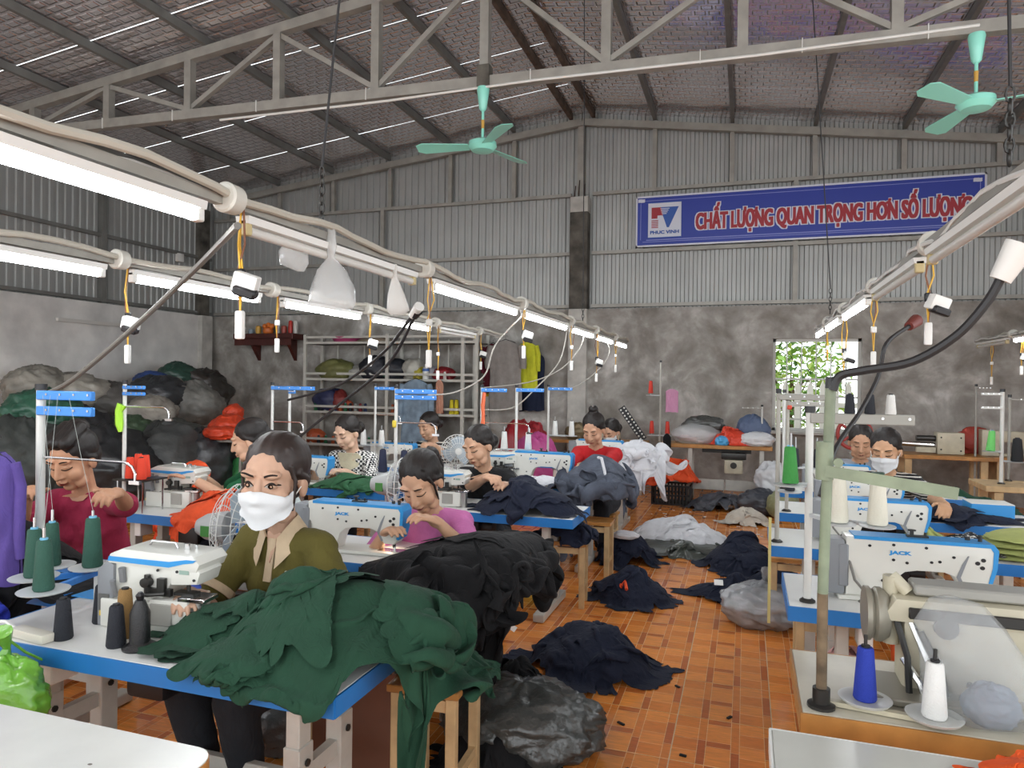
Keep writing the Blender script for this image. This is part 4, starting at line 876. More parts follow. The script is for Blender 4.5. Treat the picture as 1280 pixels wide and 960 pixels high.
    for k in (-1, 1):
        strip('eyebrow', [(k*(.014+.036*u), .0325+.007*math.sin(PI*u*.75)+.003) for u in U], [(k*(.014+.036*u), .0325+.007*math.sin(PI*u*.75)-.0035*(1-u)) for u in U], BROW)
        if eyes == 'open':
            ev = strip('eye', [(k*(.016+.031*u), .0075+.0085*math.sin(PI*u)) for u in U], [(k*(.016+.031*u), .0075-.0065*math.sin(PI*u)) for u in U], EYEW, .0014)
            strip('iris', [(k*.0315+.0068*math.cos(PI-PI*u), .0085+.0066*math.sin(PI*u)) for u in U], [(k*.0315+.0068*math.cos(PI-PI*u), .0085-.0066*math.sin(PI*u)) for u in U], IRIS, .0022, ev)
            strip('eyelash', [(k*(.015+.034*u), .0085+.0105*math.sin(PI*u)) for u in U], [(k*(.015+.034*u), .0075+.0072*math.sin(PI*u)) for u in U], BROW, .0028, ev)
        else:
            strip('eyelash', [(k*(.015+.033*u), .0045-.0052*math.sin(PI*u)+.0016) for u in U], [(k*(.015+.033*u), .0038-.0062*math.sin(PI*u)-.0012) for u in U], BROW, .0015)
    if not mask:
        strip('lips', [(-.0215+.043*u, -.0605+.0062*math.sin(PI*u)*(1-.25*math.exp(-((u-.5)/.1)**2))) for u in U], [(-.0215+.043*u, -.0605-.0085*math.sin(PI*u)) for u in U], LIP, .0012)
    else:
        mk = MB(); n, m_ = 17, 14; vs = []
        for j in range(m_):
            v = j/(m_-1)
            for i in range(n):
                a = -1.3+2.6*i/(n-1); e = abs(a)/1.3; ztop = .002-.026*min(1, e*1.6)**1.2+.012*e**3; zbot = -.108+.05*e**1.6
                z = ztop+(zbot-ztop)*v; o = H(math.sin(a)*.2, .01+math.cos(a)*.2, z); tgt = H(0, .01, z*.9); r = bv.ray_cast(o, (tgt-o).normalized(), .3*q)
                p_ = r[0] if r[0] is not None else H(math.sin(a)*.06, .01+math.cos(a)*.06, z)
                base_ = H(math.sin(a)*.069, .018+math.cos(a)*.073, z)    # keeps the cloth stretched over lips and chin
                if (p_-tgt).length < (base_-tgt).length*(1-.12*v): p_ = p_.lerp(base_, .6)
                vs.append(p_+(o-tgt).normalized()*(.008+.008*math.exp(-(a/.3)**2))*q)
        for _ in range(2):
            w2 = list(vs)
            for j in range(1, m_-1):
                for i in range(1, n-1): w2[j*n+i] = (vs[j*n+i]*2+vs[j*n+i-1]+vs[j*n+i+1]+vs[(j-1)*n+i]+vs[(j+1)*n+i])/6
            vs = w2
        vs2 = [v_+(hc-v_).normalized()*.003 for v_ in vs]; fs = []
        for j in range(m_-1):
            for i in range(n-1): o = j*n+i; fs += [(o, o+1, o+n+1, o+n), (n*m_+o, n*m_+o+n, n*m_+o+n+1, n*m_+o+1)]
        mk.add(vs+vs2, fs); msk = mk.obj('face_mask', M('white_mask_cloth', '#dedfe0', .8, bump=.1, bscale=300), root, ang=180)
        for k in (-1, 1): MB().tube([H(k*.07, .03, -.03), H(k*.078, .01, -.01), H(k*.08, -.025, .008)], .0016*q, 5).obj('ear_loop', WHITEPLAS, msk)
    if extra: extra(root, dict(H=H, hc=hc, nb=nb, ch=ch_, pel=pel, Rt=Rt, ax=ax, sx=sx, sh=sh, s=s, q=q, AR=AR, shirt=sm, SH=SH, Rh=Rh))
    return root
def shirt_bvh(d): return BVHTree.FromPolygons([v.co for v in d['shirt'].vertices], [p.vertices[:] for p in d['shirt'].polygons])
def patch(root, d, nm, pts, m, lift=.004):
    """a closed outline given in chest coordinates (x across, z up the spine from the neck) laid on the shirt front"""
    bv = shirt_bvh(d); s = d['s']; R = d['Rt']; P = []
    for x, z in pts:
        o = d['nb']+R @ Vector((x*s, .5, z*s)); r = bv.ray_cast(o, R @ Vector((0, -1, 0)), 1.5)
        P.append((r[0] if r[0] is not None else d['nb']+R @ Vector((x*s, .09*s, z*s)))+R @ Vector((0, lift, 0)))
    n = len(P); c = sum(P, Vector())/n; back = [p-R @ Vector((0, .008, 0)) for p in P]
    return MB().add(P+[c]+back, [(k, (k+1) % n, n) for k in range(n)]+[(k, n+1+k, n+1+(k+1) % n, (k+1) % n) for k in range(n)]).obj(nm, m, d.get('SH') or root, ang=60)
def ring(root, d, nm, m, rr, th, w_=.03):
    """cuff around the end of each sleeve"""
    for (S, E, W), t in zip(d['AR'], (1, 1)):
        u = (E-S).normalized(); p = S.lerp(E, rr); MB().cyl(p-u*w_/2, p+u*w_/2, th*d['s'], th*d['s']*.985, n=20, cap=True).obj(nm, m, d['SH'])
BEIGE = fabric('beige_collar_cloth', '#c2ab8e')
def polo(root, d):
    s = d['s']; R = d['Rt']; nb = d['nb']
    V = []; n = 21
    for j, (r, z, o) in enumerate(((.058, .035, 0), (.064, .042, .002), (.09, -.012, .012), (.1, -.035, .016))):
        for i in range(n):
            a = .42+(2*PI-.84)*i/(n-1); x = math.sin(a)*r; y = math.cos(a)*r*.9+.008; fr_ = max(0, math.cos(a)); zz = z-.03*fr_-(.055 if j >= 2 else .035)*max(0, math.cos(a))**3
            V.append(nb+R @ Vector((x*s, (y+o*fr_*1.6)*s, (zz+.0)*s)))
    fs = [(j*n+i, j*n+i+1, (j+1)*n+i+1, (j+1)*n+i) for j in range(3) for i in range(n-1)]
    MB().add(V, fs).obj('collar', BEIGE, d['SH'], ang=70)
    patch(root, d, 'placket', [(-.016, -.02), (.016, -.02), (.016, -.155), (-.016, -.155)], BEIGE, .009)
    patch(root, d, 'neck_opening', [(-.03, .0), (.03, .0), (.012, -.085), (-.004, -.095)], skin('#c09a82'), .013)
    patch(root, d, 'chest_badge', [(-.112, -.118), (-.07, -.118), (-.07, -.155), (-.112, -.155)], WHITEPLAS, .006)
    ring(root, d, 'cuff', BEIGE, .76, .0625)
def cream_collar(root, d):
    patch(root, d, 'collar', [(-.085, .015), (-.1, -.03), (-.075, -.1), (-.02, -.125), (.02, -.125), (.075, -.1), (.1, -.03), (.085, .015)], fabric('cream_collar_cloth', '#d6cdb0'), .005)
    patch(root, d, 'neck_opening', [(-.05, .01), (-.04, -.05), (0, -.08), (.04, -.05), (.05, .01)], skin('#d2ad94'), .009)
def scoop(c, w_=.05, dp=.07):
    def f(root, d): patch(root, d, 'neck_opening', [(-w_, .012), (-w_*.95, -dp*.4), (-w_*.6, -dp*.85), (0, -dp), (w_*.6, -dp*.85), (w_*.95, -dp*.4), (w_, .012)], skin(c), .009)
    return f
def pattern_mat(name, kind):
    m = M(name, '#e4e2dd', .85, bump=.1, bscale=400); N, L, b = nodes(m); tc = N.new('ShaderNodeTexCoord')
    if kind == 'check':
        mp = N.new('ShaderNodeMapping'); mp.inputs['Rotation'].default_value = (0, .0, .0); L.new(tc.outputs['Object'], mp.inputs[0]); t = N.new('ShaderNodeTexChecker'); t.inputs['Scale'].default_value = 52
        t.inputs[1].default_value = (*lin('#e4e2dd'), 1); t.inputs[2].default_value = (*lin('#1d1d22'), 1); L.new(mp.outputs[0], t.inputs[0]); L.new(t.outputs[0], b.inputs['Base Color'])
    else:
        t = N.new('ShaderNodeTexWave'); t.bands_direction = 'Z'; t.inputs['Scale'].default_value = 9.5 if kind == 'stripe' else 16; t.inputs['Distortion'].default_value = 1.2; t.inputs['Detail'].default_value = 0
        L.new(tc.outputs['Object'], t.inputs['Vector']); r = ramp(N, [(.0, '#17171a'), (.66, '#17171a'), (.7, '#cfcac2')]); r.color_ramp.interpolation = 'CONSTANT'; L.new(t.outputs[1], r.inputs[0]); L.new(r.outputs[0], b.inputs['Base Color'])
    return m
def hp(px, py, Y): v = aY(px, py, Y); return (v.x, v.y, v.z)
PPL = {}
PPL['P1'] = person('woman in olive polo shirt and white face mask looking up from her overlock', hp(343, 601, 2.28), PI-.12, s=1.10, hs=1.30, lean=.22, hyaw=.30, hpitch=.12, htilt=-.05, hands=((-1.42, 2.0, .72), (-1.83, 1.98, .74)), shirt='#5b5326', sleeve=.74, skinc='#c09a82', hair='wisp', voxel=.0048, mask=True, eyes='open', extra=polo, hairc='#2a1f1b', trous='#23262b')
PPL['P2'] = person('woman in crimson shirt bent over black cloth, hair piled up', hp(92, 575, 2.72), PI+.25, s=1.08, hs=1.14, lean=.3, hyaw=-.1, hpitch=.42, hands=(hp(150, 612, 2.38), hp(34, 618, 2.42)), shirt='#932844', sleeve=.95, skinc='#b98a6c', hair='big', voxel=.0055, extra=scoop('#b98a6c', .045, .03), curls=(.9, .9))
PPL['P3'] = person('woman in pink T-shirt sewing black cloth, dark ponytail', hp(527, 603, 3.28), PI+.12, s=1.08, hs=1.16, lean=.36, hyaw=-.12, hpitch=.62, htilt=.12, hands=(hp(550, 655, 3.05), hp(480, 668, 3.06)), shirt='#c470a6', sleeve=.85, skinc='#c69a7c', hair='pony', voxel=.0055, extra=scoop('#c69a7c', .045, .03))
PPL['P4'] = person('woman in green top seen in profile, holding orange cloth', hp(312, 551, 3.98), PI-.75, s=1.06, hs=1.12, lean=.22, hyaw=-.35, hpitch=.3, hands=((-3.42, 3.68, .85), (-3.5, 3.85, .85)), shirt='#1d5a38', sleeve=.7, skinc='#cda387', hair='low', voxel=.006)
PPL['P5'] = person('woman in black and white checked blouse with cream collar', hp(434, 541, 5.25), PI+.1, s=1.06, hs=1.1, lean=.25, hyaw=-.35, hpitch=.45, hands=((-3.05, 5.0, .74), (-3.35, 5.0, .74)), shirtm=pattern_mat('checked_blouse_cloth', 'check'), sleeve=.85, skinc='#d2ad94', hair='low', voxel=.0065, extra=cream_collar)
PPL['P6'] = person('woman in black top with thin pale stripes, hand raised to her chin', hp(536, 533, 6.75), PI-.1, s=1.06, hs=1.1, lean=.25, hyaw=-.3, hpitch=.35, hands=((-2.9, 6.35, .85), (-3.2, 6.35, .8)), shirtm=pattern_mat('striped_top_cloth', 'stripe'), sleeve=.6, skinc='#c59c80', hair='low', voxel=.007)
PPL['P7'] = person('woman in plain black T-shirt sewing navy cloth', hp(598, 558, 4.78), PI+.1, s=1.08, hs=1.1, lean=.3, hyaw=-.45, hpitch=.4, htilt=.1, hands=(hp(640, 608, 4.5), hp(607, 597, 4.45)), shirt='#1a1a1c', sleeve=.7, skinc='#c69c80', hair='low', voxel=.006, extra=scoop('#c69c80', .055, .06))
PPL['P8'] = person('smiling woman in bright red T-shirt with a topknot, sewing grey cloth', hp(742, 537, 6.12), PI-.05, s=1.08, hs=1.08, lean=.35, hyaw=-.1, hpitch=.5, hands=((-1.2, 5.7, .82), (-1.42, 5.68, .72)), shirt='#b02024', sleeve=.7, skinc='#c4987c', hair='top', voxel=.0065)
PPL['P9'] = person('woman in grey top and mask bent behind the woman in red', hp(764, 540, 8.0), PI-.2, s=1.08, hs=1.08, lean=.35, hyaw=-.2, hpitch=.5, hands=((-1.0, 7.5, .75), (-1.35, 7.5, .75)), shirt='#6a6a6e', sleeve=1.4, skinc='#c4987c', hair='low', voxel=.008, mask=True)
PPL['P10'] = person('woman in striped black shirt working at the white machines by the window', hp(1107, 563, 5.6), PI-.25, s=1.08, hs=1.12, lean=.38, hyaw=-.1, hpitch=.35, hands=((1.22, 5.12, .74), (.85, 5.1, .74)), shirtm=pattern_mat('fine_striped_black_cloth', 'fine'), sleeve=.75, skinc='#c19675', hair='low', voxel=.0065, mask=True)
PPL['P11'] = person('dark-haired woman half hidden behind the machine next to the window', hp(1076, 553, 6.75), PI-.1, s=1.08, hs=1.1, lean=.38, hyaw=0, hpitch=.35, hands=((1.1, 6.35, .74), (.75, 6.35, .74)), shirt='#8b8f96', sleeve=.8, skinc='#b98d70', hair='low', voxel=.007)
# ============================================================ cloth heaps and sacks
def drape_pts(X, Y, T_, rect, zt, floor=.012, rho=.03, flare=.10):
    """lay a sheet point (X,Y, thickness T_) over a table rectangle; what lies beyond the edge hangs down"""
    x0, x1, y0, y1 = rect; nx = np.clip(X, x0, x1); ny = np.clip(Y, y0, y1); ex, ey = X-nx, Y-ny; o = np.hypot(ex, ey)+1e-9
    R = rho+T_; a = np.minimum(o/R, PI/2); dn = np.maximum(o-R*PI/2, 0); u = R*np.sin(a)+flare*dn
    px = nx+ex/o*u; py = ny+ey/o*u; pz = zt-rho+R*np.cos(a)-dn; ins = o < 1e-6
    px = np.where(ins, X, px); py = np.where(ins, Y, py); pz = np.where(ins, zt+T_, pz)
    return px, py, np.maximum(pz, floor+.25*T_)
def cloth_relax(P, m, crumple, steps, support, seed, kb=.5):
    """let a slack sheet settle: rest lengths are longer than the laid-out ones, so it buckles into folds and sags onto its support"""
    P = P.reshape(m, m, 3).copy(); N0 = pn(P.reshape(-1, 3)*3.1+seed).reshape(m, m); cf = 1+crumple*(1+.7*N0)
    S = [((slice(a, m-1, 2), slice(None)), (slice(a+1, m, 2), slice(None))) for a in (0, 1)]+[((slice(None), slice(a, m-1, 2)), (slice(None), slice(a+1, m, 2))) for a in (0, 1)]
    Dg = [((slice(a, m-1, 2), slice(0, m-1)), (slice(a+1, m, 2), slice(1, m))) for a in (0, 1)]+[((slice(a, m-1, 2), slice(1, m)), (slice(a+1, m, 2), slice(0, m-1))) for a in (0, 1)]
    B = [((slice(0, m-q), slice(None)), (slice(q, m), slice(None))) for q in (2, 4)]+[((slice(None), slice(0, m-q)), (slice(None), slice(q, m))) for q in (2, 4)]
    def cut(i, sh): return tuple(slice(s.start, s.start+2*((sh[k])-1)+1 if s.step == 2 else s.stop, s.step) for k, s in enumerate(i))
    C = []
    for grp, k in ((S, 1.0), (Dg, .3), (B, kb*.5)):
        for i, j in grp:
            A_, B_ = P[i], P[j]; h_, w_ = min(A_.shape[0], B_.shape[0]), min(A_.shape[1], B_.shape[1])
            r0 = np.linalg.norm(B_[:h_, :w_]-A_[:h_, :w_], axis=-1); ca = cf[i][:h_, :w_]; C.append((i, j, h_, w_, r0*(ca*.96 if k == kb*.5 else ca), k))
    Q = P.copy(); g = np.array([0, 0, -9.8])*.012**2
    for st in range(steps):
        V = (P-Q)*.93; Q = P.copy(); P = P+V+g
        for it in range(4):
            for i, j, h_, w_, r0, k in C:
                a, b = P[i][:h_, :w_], P[j][:h_, :w_]; d = b-a; L = np.linalg.norm(d, axis=-1)+1e-9; c = (d*((L-r0)/L*.5*k)[..., None]); a += c; b -= c
        P, hit = support(P); f_ = np.where(hit, .55, 0)[..., None]; Q = Q+(P-Q)*f_
    W = P.copy(); W[1:-1, 1:-1] = .5*P[1:-1, 1:-1]+.125*(P[:-2, 1:-1]+P[2:, 1:-1]+P[1:-1, :-2]+P[1:-1, 2:])
    return W.reshape(-1, 3)
def upsample(P, m):
    P = P.reshape(m, m, 3)
    for ax in (0, 1):
        P = np.moveaxis(P, ax, 0); k = P.shape[0]; Q = np.empty((2*k-1,)+P.shape[1:]); Q[::2] = P; E = np.concatenate([2*P[:1]-P[1:2], P, 2*P[-1:]-P[-2:-1]]); Q[1::2] = (-E[:-3]+9*E[1:-2]+9*E[2:-1]-E[3:])/16; P = np.moveaxis(Q, 0, ax)
    return P.reshape(-1, 3), 2*m-1
def heap(name, c, rx, ry, h, mat, label, cat='cloth', z0=0, rect=None, rot=0, seed=1, A=.03, f=5, n=84, p=2.2, q=.8, peaks=(), edge=.28, group=None, floor=.012, dirf=0, flare=.1, rho=.03, layers=3, sim=(.3, 42)):
    """crumpled cloth: a base sheet and several smaller flaps lying over it, all one garment heap"""
    rect = (rect[0]-.009, rect[1]+.009, rect[2]-.009, rect[3]+.009) if rect else None; n = min(n, 84 if sim and sim[1] > 55 else 60); rs = np.random.RandomState(seed); cr, sr = math.cos(rot), math.sin(rot)
    lumps = [(rs.uniform(-.5, .5)*rx, rs.uniform(-.5, .5)*ry, rs.uniform(.22, .4)*min(rx, ry), rs.uniform(-.3, .45)*h) for _ in range(5)]
    def Tb(X, Y):
        r = np.clip(np.hypot(X/rx, Y/ry), 0, 1); t = h*np.power(np.clip(1-np.power(r, p), 0, 1), q)
        for (ax_, ay_, w_, hh) in list(peaks)+lumps: t = t+hh*np.exp(-(((X-ax_)**2+(Y-ay_)**2)/(w_*w_)))*(1-r**3)
        return np.maximum(t, 0)
    V_, F_ = [], []
    def sheet(ox, oy, ra, rb, ro, m, lift, sd, ed, base):
        g = np.linspace(-1, 1, m); U, V = np.meshgrid(g, g); U = U.ravel(); V = V.ravel()
        x = U*np.sqrt(1-V*V/2); y = V*np.sqrt(1-U*U/2); r = np.hypot(x, y); th = np.arctan2(y, x); e0 = th*0
        E = 1+ed*(pn(np.stack([np.cos(th)*1.6+sd, np.sin(th)*1.6, e0+sd*2.7], 1))+.6*pn(np.stack([np.cos(th)*4.5+sd, np.sin(th)*4.5, e0+sd], 1)))
        X = x*ra*E; Y = y*rb*E; X, Y = X*math.cos(ro)-Y*math.sin(ro)+ox, X*math.sin(ro)+Y*math.cos(ro)+oy
        T_ = Tb(X, Y)*(1 if base else 1.02)+lift
        T_ = T_-(0 if base else .9)*lift*np.clip((r-.82)/.18, 0, 1)+.006
        Xr, Yr = X*cr-Y*sr, X*sr+Y*cr
        if rect: px, py, pz = drape_pts(Xr+c[0], Yr+c[1], T_, rect, z0, floor, flare=flare, rho=rho); px = px-c[0]; py = py-c[1]
        else: px, py, pz = Xr, Yr, z0+T_-.004
        idx = np.arange(m*m).reshape(m, m); fs = np.stack([idx[:-1, :-1], idx[:-1, 1:], idx[1:, 1:], idx[1:, :-1]], -1).reshape(-1, 4)
        me = bpy.data.meshes.new('t'); me.from_pydata(np.stack([px, py, pz], 1).tolist(), [], fs.tolist())
        nr = np.empty(m*m*3); me.vertices.foreach_get('normal', nr); nr = nr.reshape(-1, 3); bpy.data.meshes.remove(me)
        P = np.stack([px, py, pz], 1); an = dirf if dirf else rs.uniform(0, PI)
        D = np.stack([X*math.cos(an)+Y*math.sin(an), (-X*math.sin(an)+Y*math.cos(an))*.3, X*0], 1)
        k1 = ridges(D, f*1.25, sd+5, .55); k2 = ridges(np.stack([X, Y, X*0], 1), f*1.1, sd, .8); k3 = ridges(np.stack([X, Y, X*0], 1), f*3.1, sd+9, .7)
        if rect is not None:      # hanging part: folds run down
            hang = np.clip((z0-pz)*6, 0, 1); kh = ridges(np.stack([px, py, pz*.12], 1), f*1.8, sd+2, .35); k1 = k1*(1-hang)+kh*1.25*hang; k2 = k2*(1-hang*.7)
        if sim:
            P = P+nr*(A*.55*(.6*k1+.38*k2+.3*k3))[:, None]
            def support(Q):
                X_, Y_ = Q[..., 0], Q[..., 1]; xl, yl = X_*cr+Y_*sr, -X_*sr+Y_*cr; t_ = Tb(xl, yl)*.9+lift*.8; fl_ = np.full(X_.shape, floor if rect else z0+.004)
                if rect:
                    gx_, gy_ = X_+c[0], Y_+c[1]; x0, x1, y0, y1 = rect; e = np.maximum(np.maximum(x0-gx_, gx_-x1), np.maximum(y0-gy_, gy_-y1)); zs = np.where(e < 0, z0+t_+.004, np.where(e < .03+t_*.8, z0-.012+(t_+.01)*np.sqrt(np.clip(1-(np.maximum(e, 0)/(.03+t_*.8))**2, 0, 1)), -9))
                    side = (e > -.12) & (e < .014) & (Q[..., 2] < z0-.004)
                    if side.any():      # keep hanging cloth outside the table
                        dx0, dx1, dy0, dy1 = gx_-x0, x1-gx_, gy_-y0, y1-gy_; mn = np.minimum(np.minimum(dx0, dx1), np.minimum(dy0, dy1)); s_ = .014
                        Q[..., 0] = np.where(side & (mn == dx0), x0-s_-c[0], np.where(side & (mn == dx1), x1+s_-c[0], Q[..., 0])); Q[..., 1] = np.where(side & (mn == dy0), y0-s_-c[1], np.where(side & (mn == dy1), y1+s_-c[1], Q[..., 1])); zs = np.where(side, -9, zs)
                    fl_ = np.maximum(fl_, zs)
                else: fl_ = np.maximum(fl_, z0+t_)
                hit = Q[..., 2] < fl_; Q[..., 2] = np.maximum(Q[..., 2], fl_); return Q, hit
            P = cloth_relax(P, m, sim[0], sim[1], support, sd, sim[2] if len(sim) > 2 else (.26 if rect else .45)); P, m2 = upsample(P, m); idx = np.arange(m2*m2).reshape(m2, m2); fs = np.stack([idx[:-1, :-1], idx[:-1, 1:], idx[1:, 1:], idx[1:, :-1]], -1).reshape(-1, 4)
        else: P = P+nr*(A*(.6*k1+.38*k2+.22*k3))[:, None]
        P[:, 2] = np.maximum(P[:, 2], (floor if rect else z0+.003))
        o = sum(len(v) for v in V_); V_.append(P); F_.append(fs+o)
    sheet(0, 0, rx, ry, 0, n, 0, seed, edge, True)
    for k in range(layers):
        a_ = rs.uniform(0, 2*PI); d_ = rs.uniform(.25, .62); sheet(math.cos(a_)*rx*d_, math.sin(a_)*ry*d_, rx*rs.uniform(.32, .55), ry*rs.uniform(.3, .5), rs.uniform(0, PI), max(28, n//2), .014+.008*k, seed+20+k*3, .42, False)
    me = bpy.data.meshes.new(name); me.from_pydata(np.concatenate(V_).tolist(), [], np.concatenate(F_).tolist())
    me.polygons.foreach_set('use_smooth', [True]*len(me.polygons)); me.materials.append(mat)
    return put(name, me, None, (c[0], c[1], 0), None, label, cat, group)
def sack(name, c, rad, mat, label, seed=1, A=.12, f=4, cat='sack', group=None, knot=False, n=60, m=40, R=None):
    u = np.linspace(0, 2*PI, n, endpoint=False); v = np.linspace(0, PI, m); VV, UU = np.meshgrid(v, u, indexing='ij')
    d = np.stack([np.sin(VV)*np.cos(UU), np.sin(VV)*np.sin(UU), np.cos(VV)], -1).reshape(-1, 3); k = ridges(d*1.0, f*.5, seed, .6)+.55*ridges(d, f*1.35, seed+4, .7); k2 = pn(d*1.7+seed*3.1)
    P = d*(1+A*k+.16*k2)[:, None]*np.array(rad); P[:, 2] = np.maximum(P[:, 2], -rad[2]*.82)
    fs = [(i*n+j, (i+1)*n+j, (i+1)*n+(j+1) % n, i*n+(j+1) % n) for i in range(m-1) for j in range(n)]
    mb = MB(); mb.add(P, fs); o = mb.obj(name, mat, None, ang=180, loc=(c[0], c[1], c[2]+rad[2]*.82), label=label, cat=cat, group=group)
    if knot:
        K = MB(); tp = rad[2]*.95; K.tube([(0, 0, tp*.9), (.01, .01, tp+.04), (.03, -.02, tp+.1)], [rad[0]*.22, rad[0]*.07, rad[0]*.2], 10).obj('knotted_neck', mat, o)
    return o
DKGREEN = fabric('bottle_green_jersey', '#20402f', .9); BLK = fabric('black_jersey', '#111113', .85, var=.2); NAVY = fabric('navy_cloth', '#141a2c', .8); GREYC = fabric('slate_grey_cloth', '#4d525e', .85, var=.25); WHT = fabric('white_cloth', '#d4d4d8', .85, var=.05); ORG = fabric('orange_cloth', '#d9512a', .75); LTG = fabric('pale_grey_cloth', '#d3d3d6', .85, var=.08)
GARB = M('dark_grey_plastic_sack', '#3f413f', .28, var=.3, vscale=6, bump=.9, bscale=26, spec=.7); CLEARS = M('milky_plastic_sack', '#8e8c88', .25, var=.3, vscale=7, bump=.7, bscale=22, spec=.8); TARP = M('dark_olive_tarp', '#3d423c', .3, var=.2, bump=.5, bscale=16, spec=.7)
t1r, t2r, t3r, t4r, t5r = (-2.42, -1.03, 1.63, 2.13), (-2.34, -1.02, 2.86, 3.36), (-2.25, -1.0, 4.22, 4.72), (-2.2, -1.02, 5.42, 5.92), (-2.1, -1.0, 7.1, 7.6)
heap('green_cloth', (-1.12, 1.95), .48, .32, .2, DKGREEN, 'big heap of bottle green jersey draped over the table corner', z0=ZT, rect=t1r, seed=4, A=.034, f=6, n=150, p=1.7, peaks=((-.1, .0, .16, .06),), edge=.25, dirf=.6, flare=.06, layers=4, sim=(.42, 85, .24))
heap('green_cloth', (-1.38, 1.74), .17, .17, .05, DKGREEN, 'green jersey flap hanging over the front edge of the table', z0=ZT, rect=t1r, seed=6, A=.02, f=7, n=70, flare=.05, layers=3)
heap('green_cloth', (-1.6, 1.9), .22, .19, .08, DKGREEN, 'flat fold of green jersey leading from the heap to the overlock', z0=ZT, rect=t1r, seed=9, A=.015, f=7, n=60, peaks=((.08, .1, .1, .06),), edge=.15)
heap('green_cloth', (-1.0, 2.3), .17, .12, .06, DKGREEN, 'green jersey lying on the wooden stool by the table end', z0=.47, rect=(-1.16, -.86, 2.2, 2.42), seed=13, A=.02, f=8, n=60, floor=.3)
heap('black_cloth', (-1.02, 2.92), .58, .62, .12, BLK, 'black cloth pile hanging far down from the table of the woman in pink', z0=ZT, rect=t2r, seed=21, A=.036, f=5.5, n=140, p=2.2, peaks=(), dirf=2.4, flare=.06, edge=.2, layers=4, sim=(.38, 100, .2))
heap('navy_cloth', (-1.36, 4.44), .36, .26, .15, NAVY, 'navy cloth heaped on the table of the woman in black', z0=ZT, rect=t3r, seed=31, A=.035, f=7, n=110, edge=.3, peaks=((-.02, .0, .12, .04),))
heap('navy_cloth', (-1.12, 4.62), .22, .18, .1, NAVY, 'navy cloth bunch on the stool under that navy heap', z0=.45, rect=(-1.25, -1.0, 4.5, 4.75), seed=33, A=.025, f=8, n=60, floor=.2)
heap('grey_cloth', (-1.03, 5.58), .42, .5, .2, GREYC, 'slate grey garments hanging off the table of the woman in red', z0=ZT, rect=(-2.2, -1.05, 5.42, 5.92), seed=41, A=.045, f=6.5, n=110, peaks=((-.1, .1, .15, .06),), flare=.05, sim=(.25, 80, .2))
heap('white_cloth', (-1.05, 7.3), .46, .46, .24, WHT, 'white garments spilling over the table end beside the wooden bench', z0=ZT, rect=t5r, seed=51, A=.03, f=6, n=110, flare=.05, peaks=((0, 0, .18, .05),), sim=(.25, 80, .2))
heap('white_cloth', (-1.62, 5.55), .26, .12, .06, WHT, 'small crumple of white cloth in front of the machine of the woman in red', z0=ZT, rect=t4r, seed=53, A=.02, f=9, n=60)
heap('black_cloth', (-3.0, 2.14), .42, .3, .17, BLK, 'black cloth held up by the woman in crimson', z0=ZT, rect=(-3.75, -2.5, 2.05, 2.5), seed=61, A=.02, f=5, n=90, peaks=((.05, .05, .14, .06),))
heap('orange_cloth', (-3.15, 3.62), .2, .24, .1, ORG, 'orange cloth under the overlock needle of the woman in green', z0=ZT, rect=(-3.9, -2.5, 3.4, 3.9), seed=71, A=.022, f=8, n=70)
heap('orange_cloth', (-4.25, 4.6), .3, .3, .62, ORG, 'orange cloth stacked behind the hands of the woman in green', seed=73, A=.03, f=8, n=60)
heap('green_cloth', (-2.9, 4.84), .34, .2, .07, fabric('leaf_green_cloth', '#2f5a3c'), 'green cloth lying before the woman in the checked blouse', z0=ZT, rect=(-3.7, -2.5, 4.7, 5.2), seed=81, A=.02, f=7, n=70)
# right-hand row
r3, r4 = (.14, 1.75, 3.95, 4.45), (.22, 1.75, 4.98, 5.48)
heap('navy_cloth', (1.3, 5.22), .36, .22, .05, NAVY, 'navy cloth under the arm of the woman in striped black shirt', z0=ZT, rect=r4, seed=91, A=.02, f=7, n=70)
YG_ = fabric('yellow_green_knit', '#aab06a'); BWP = M('black_white_print_cloth', '#1d1d20', .85); N_, L_, b_ = nodes(BWP); nz = N_.new('ShaderNodeTexNoise'); nz.inputs['Scale'].default_value = 25; nz.inputs['Detail'].default_value = 1
r_ = ramp(N_, [(.0, '#17171a'), (.55, '#17171a'), (.6, '#d2d0cb')]); L_.new(nz.outputs['Fac'], r_.inputs[0]); L_.new(r_.outputs[0], b_.inputs['Base Color'])
for k in range(4):
    o = heap('folded_garment', (1.36+.02*k, 4.2-.01*k), .3-.012*k, .19, .03, YG_, 'yellow-green garment folded in the stack of four', z0=ZT+.004+.03*k, seed=101+k, A=.008, f=6, n=44, p=5, q=.5, edge=.12, layers=0, sim=(.06, 20), group='folded yellow-green garments', rot=.3+.06*k)
heap('print_cloth', (1.06, 4.12), .17, .12, .07, BWP, 'black and white printed cloth beside the yellow-green stack', z0=ZT, rect=r3, seed=107, A=.02, f=8, n=50)
heap('print_cloth', (1.52, 4.04), .16, .1, .06, BWP, 'dark printed cloth peeping out under the yellow-green stack', z0=ZT, seed=109, A=.012, f=8, n=44)
heap('yellow_green_cloth', (.92, 4.26), .12, .1, .07, YG_, 'loose yellow-green piece behind the printed cloth', z0=ZT, seed=111, A=.015, f=8, n=40)
heap('red_cloth', (1.32, 3.62), .26, .18, .16, fabric('deep_red_cloth', '#a3242c'), 'deep red cloth on the stool behind the large machine', z0=.45, seed=113, A=.02, f=6, n=60)
heap('orange_cloth', (.6, 1.74), .13, .08, .04, fabric('bright_orange_cloth', '#ee5a1c'), 'bright orange cloth scrap on the pale grey table', z0=ZT, seed=115, A=.02, f=9, n=60)
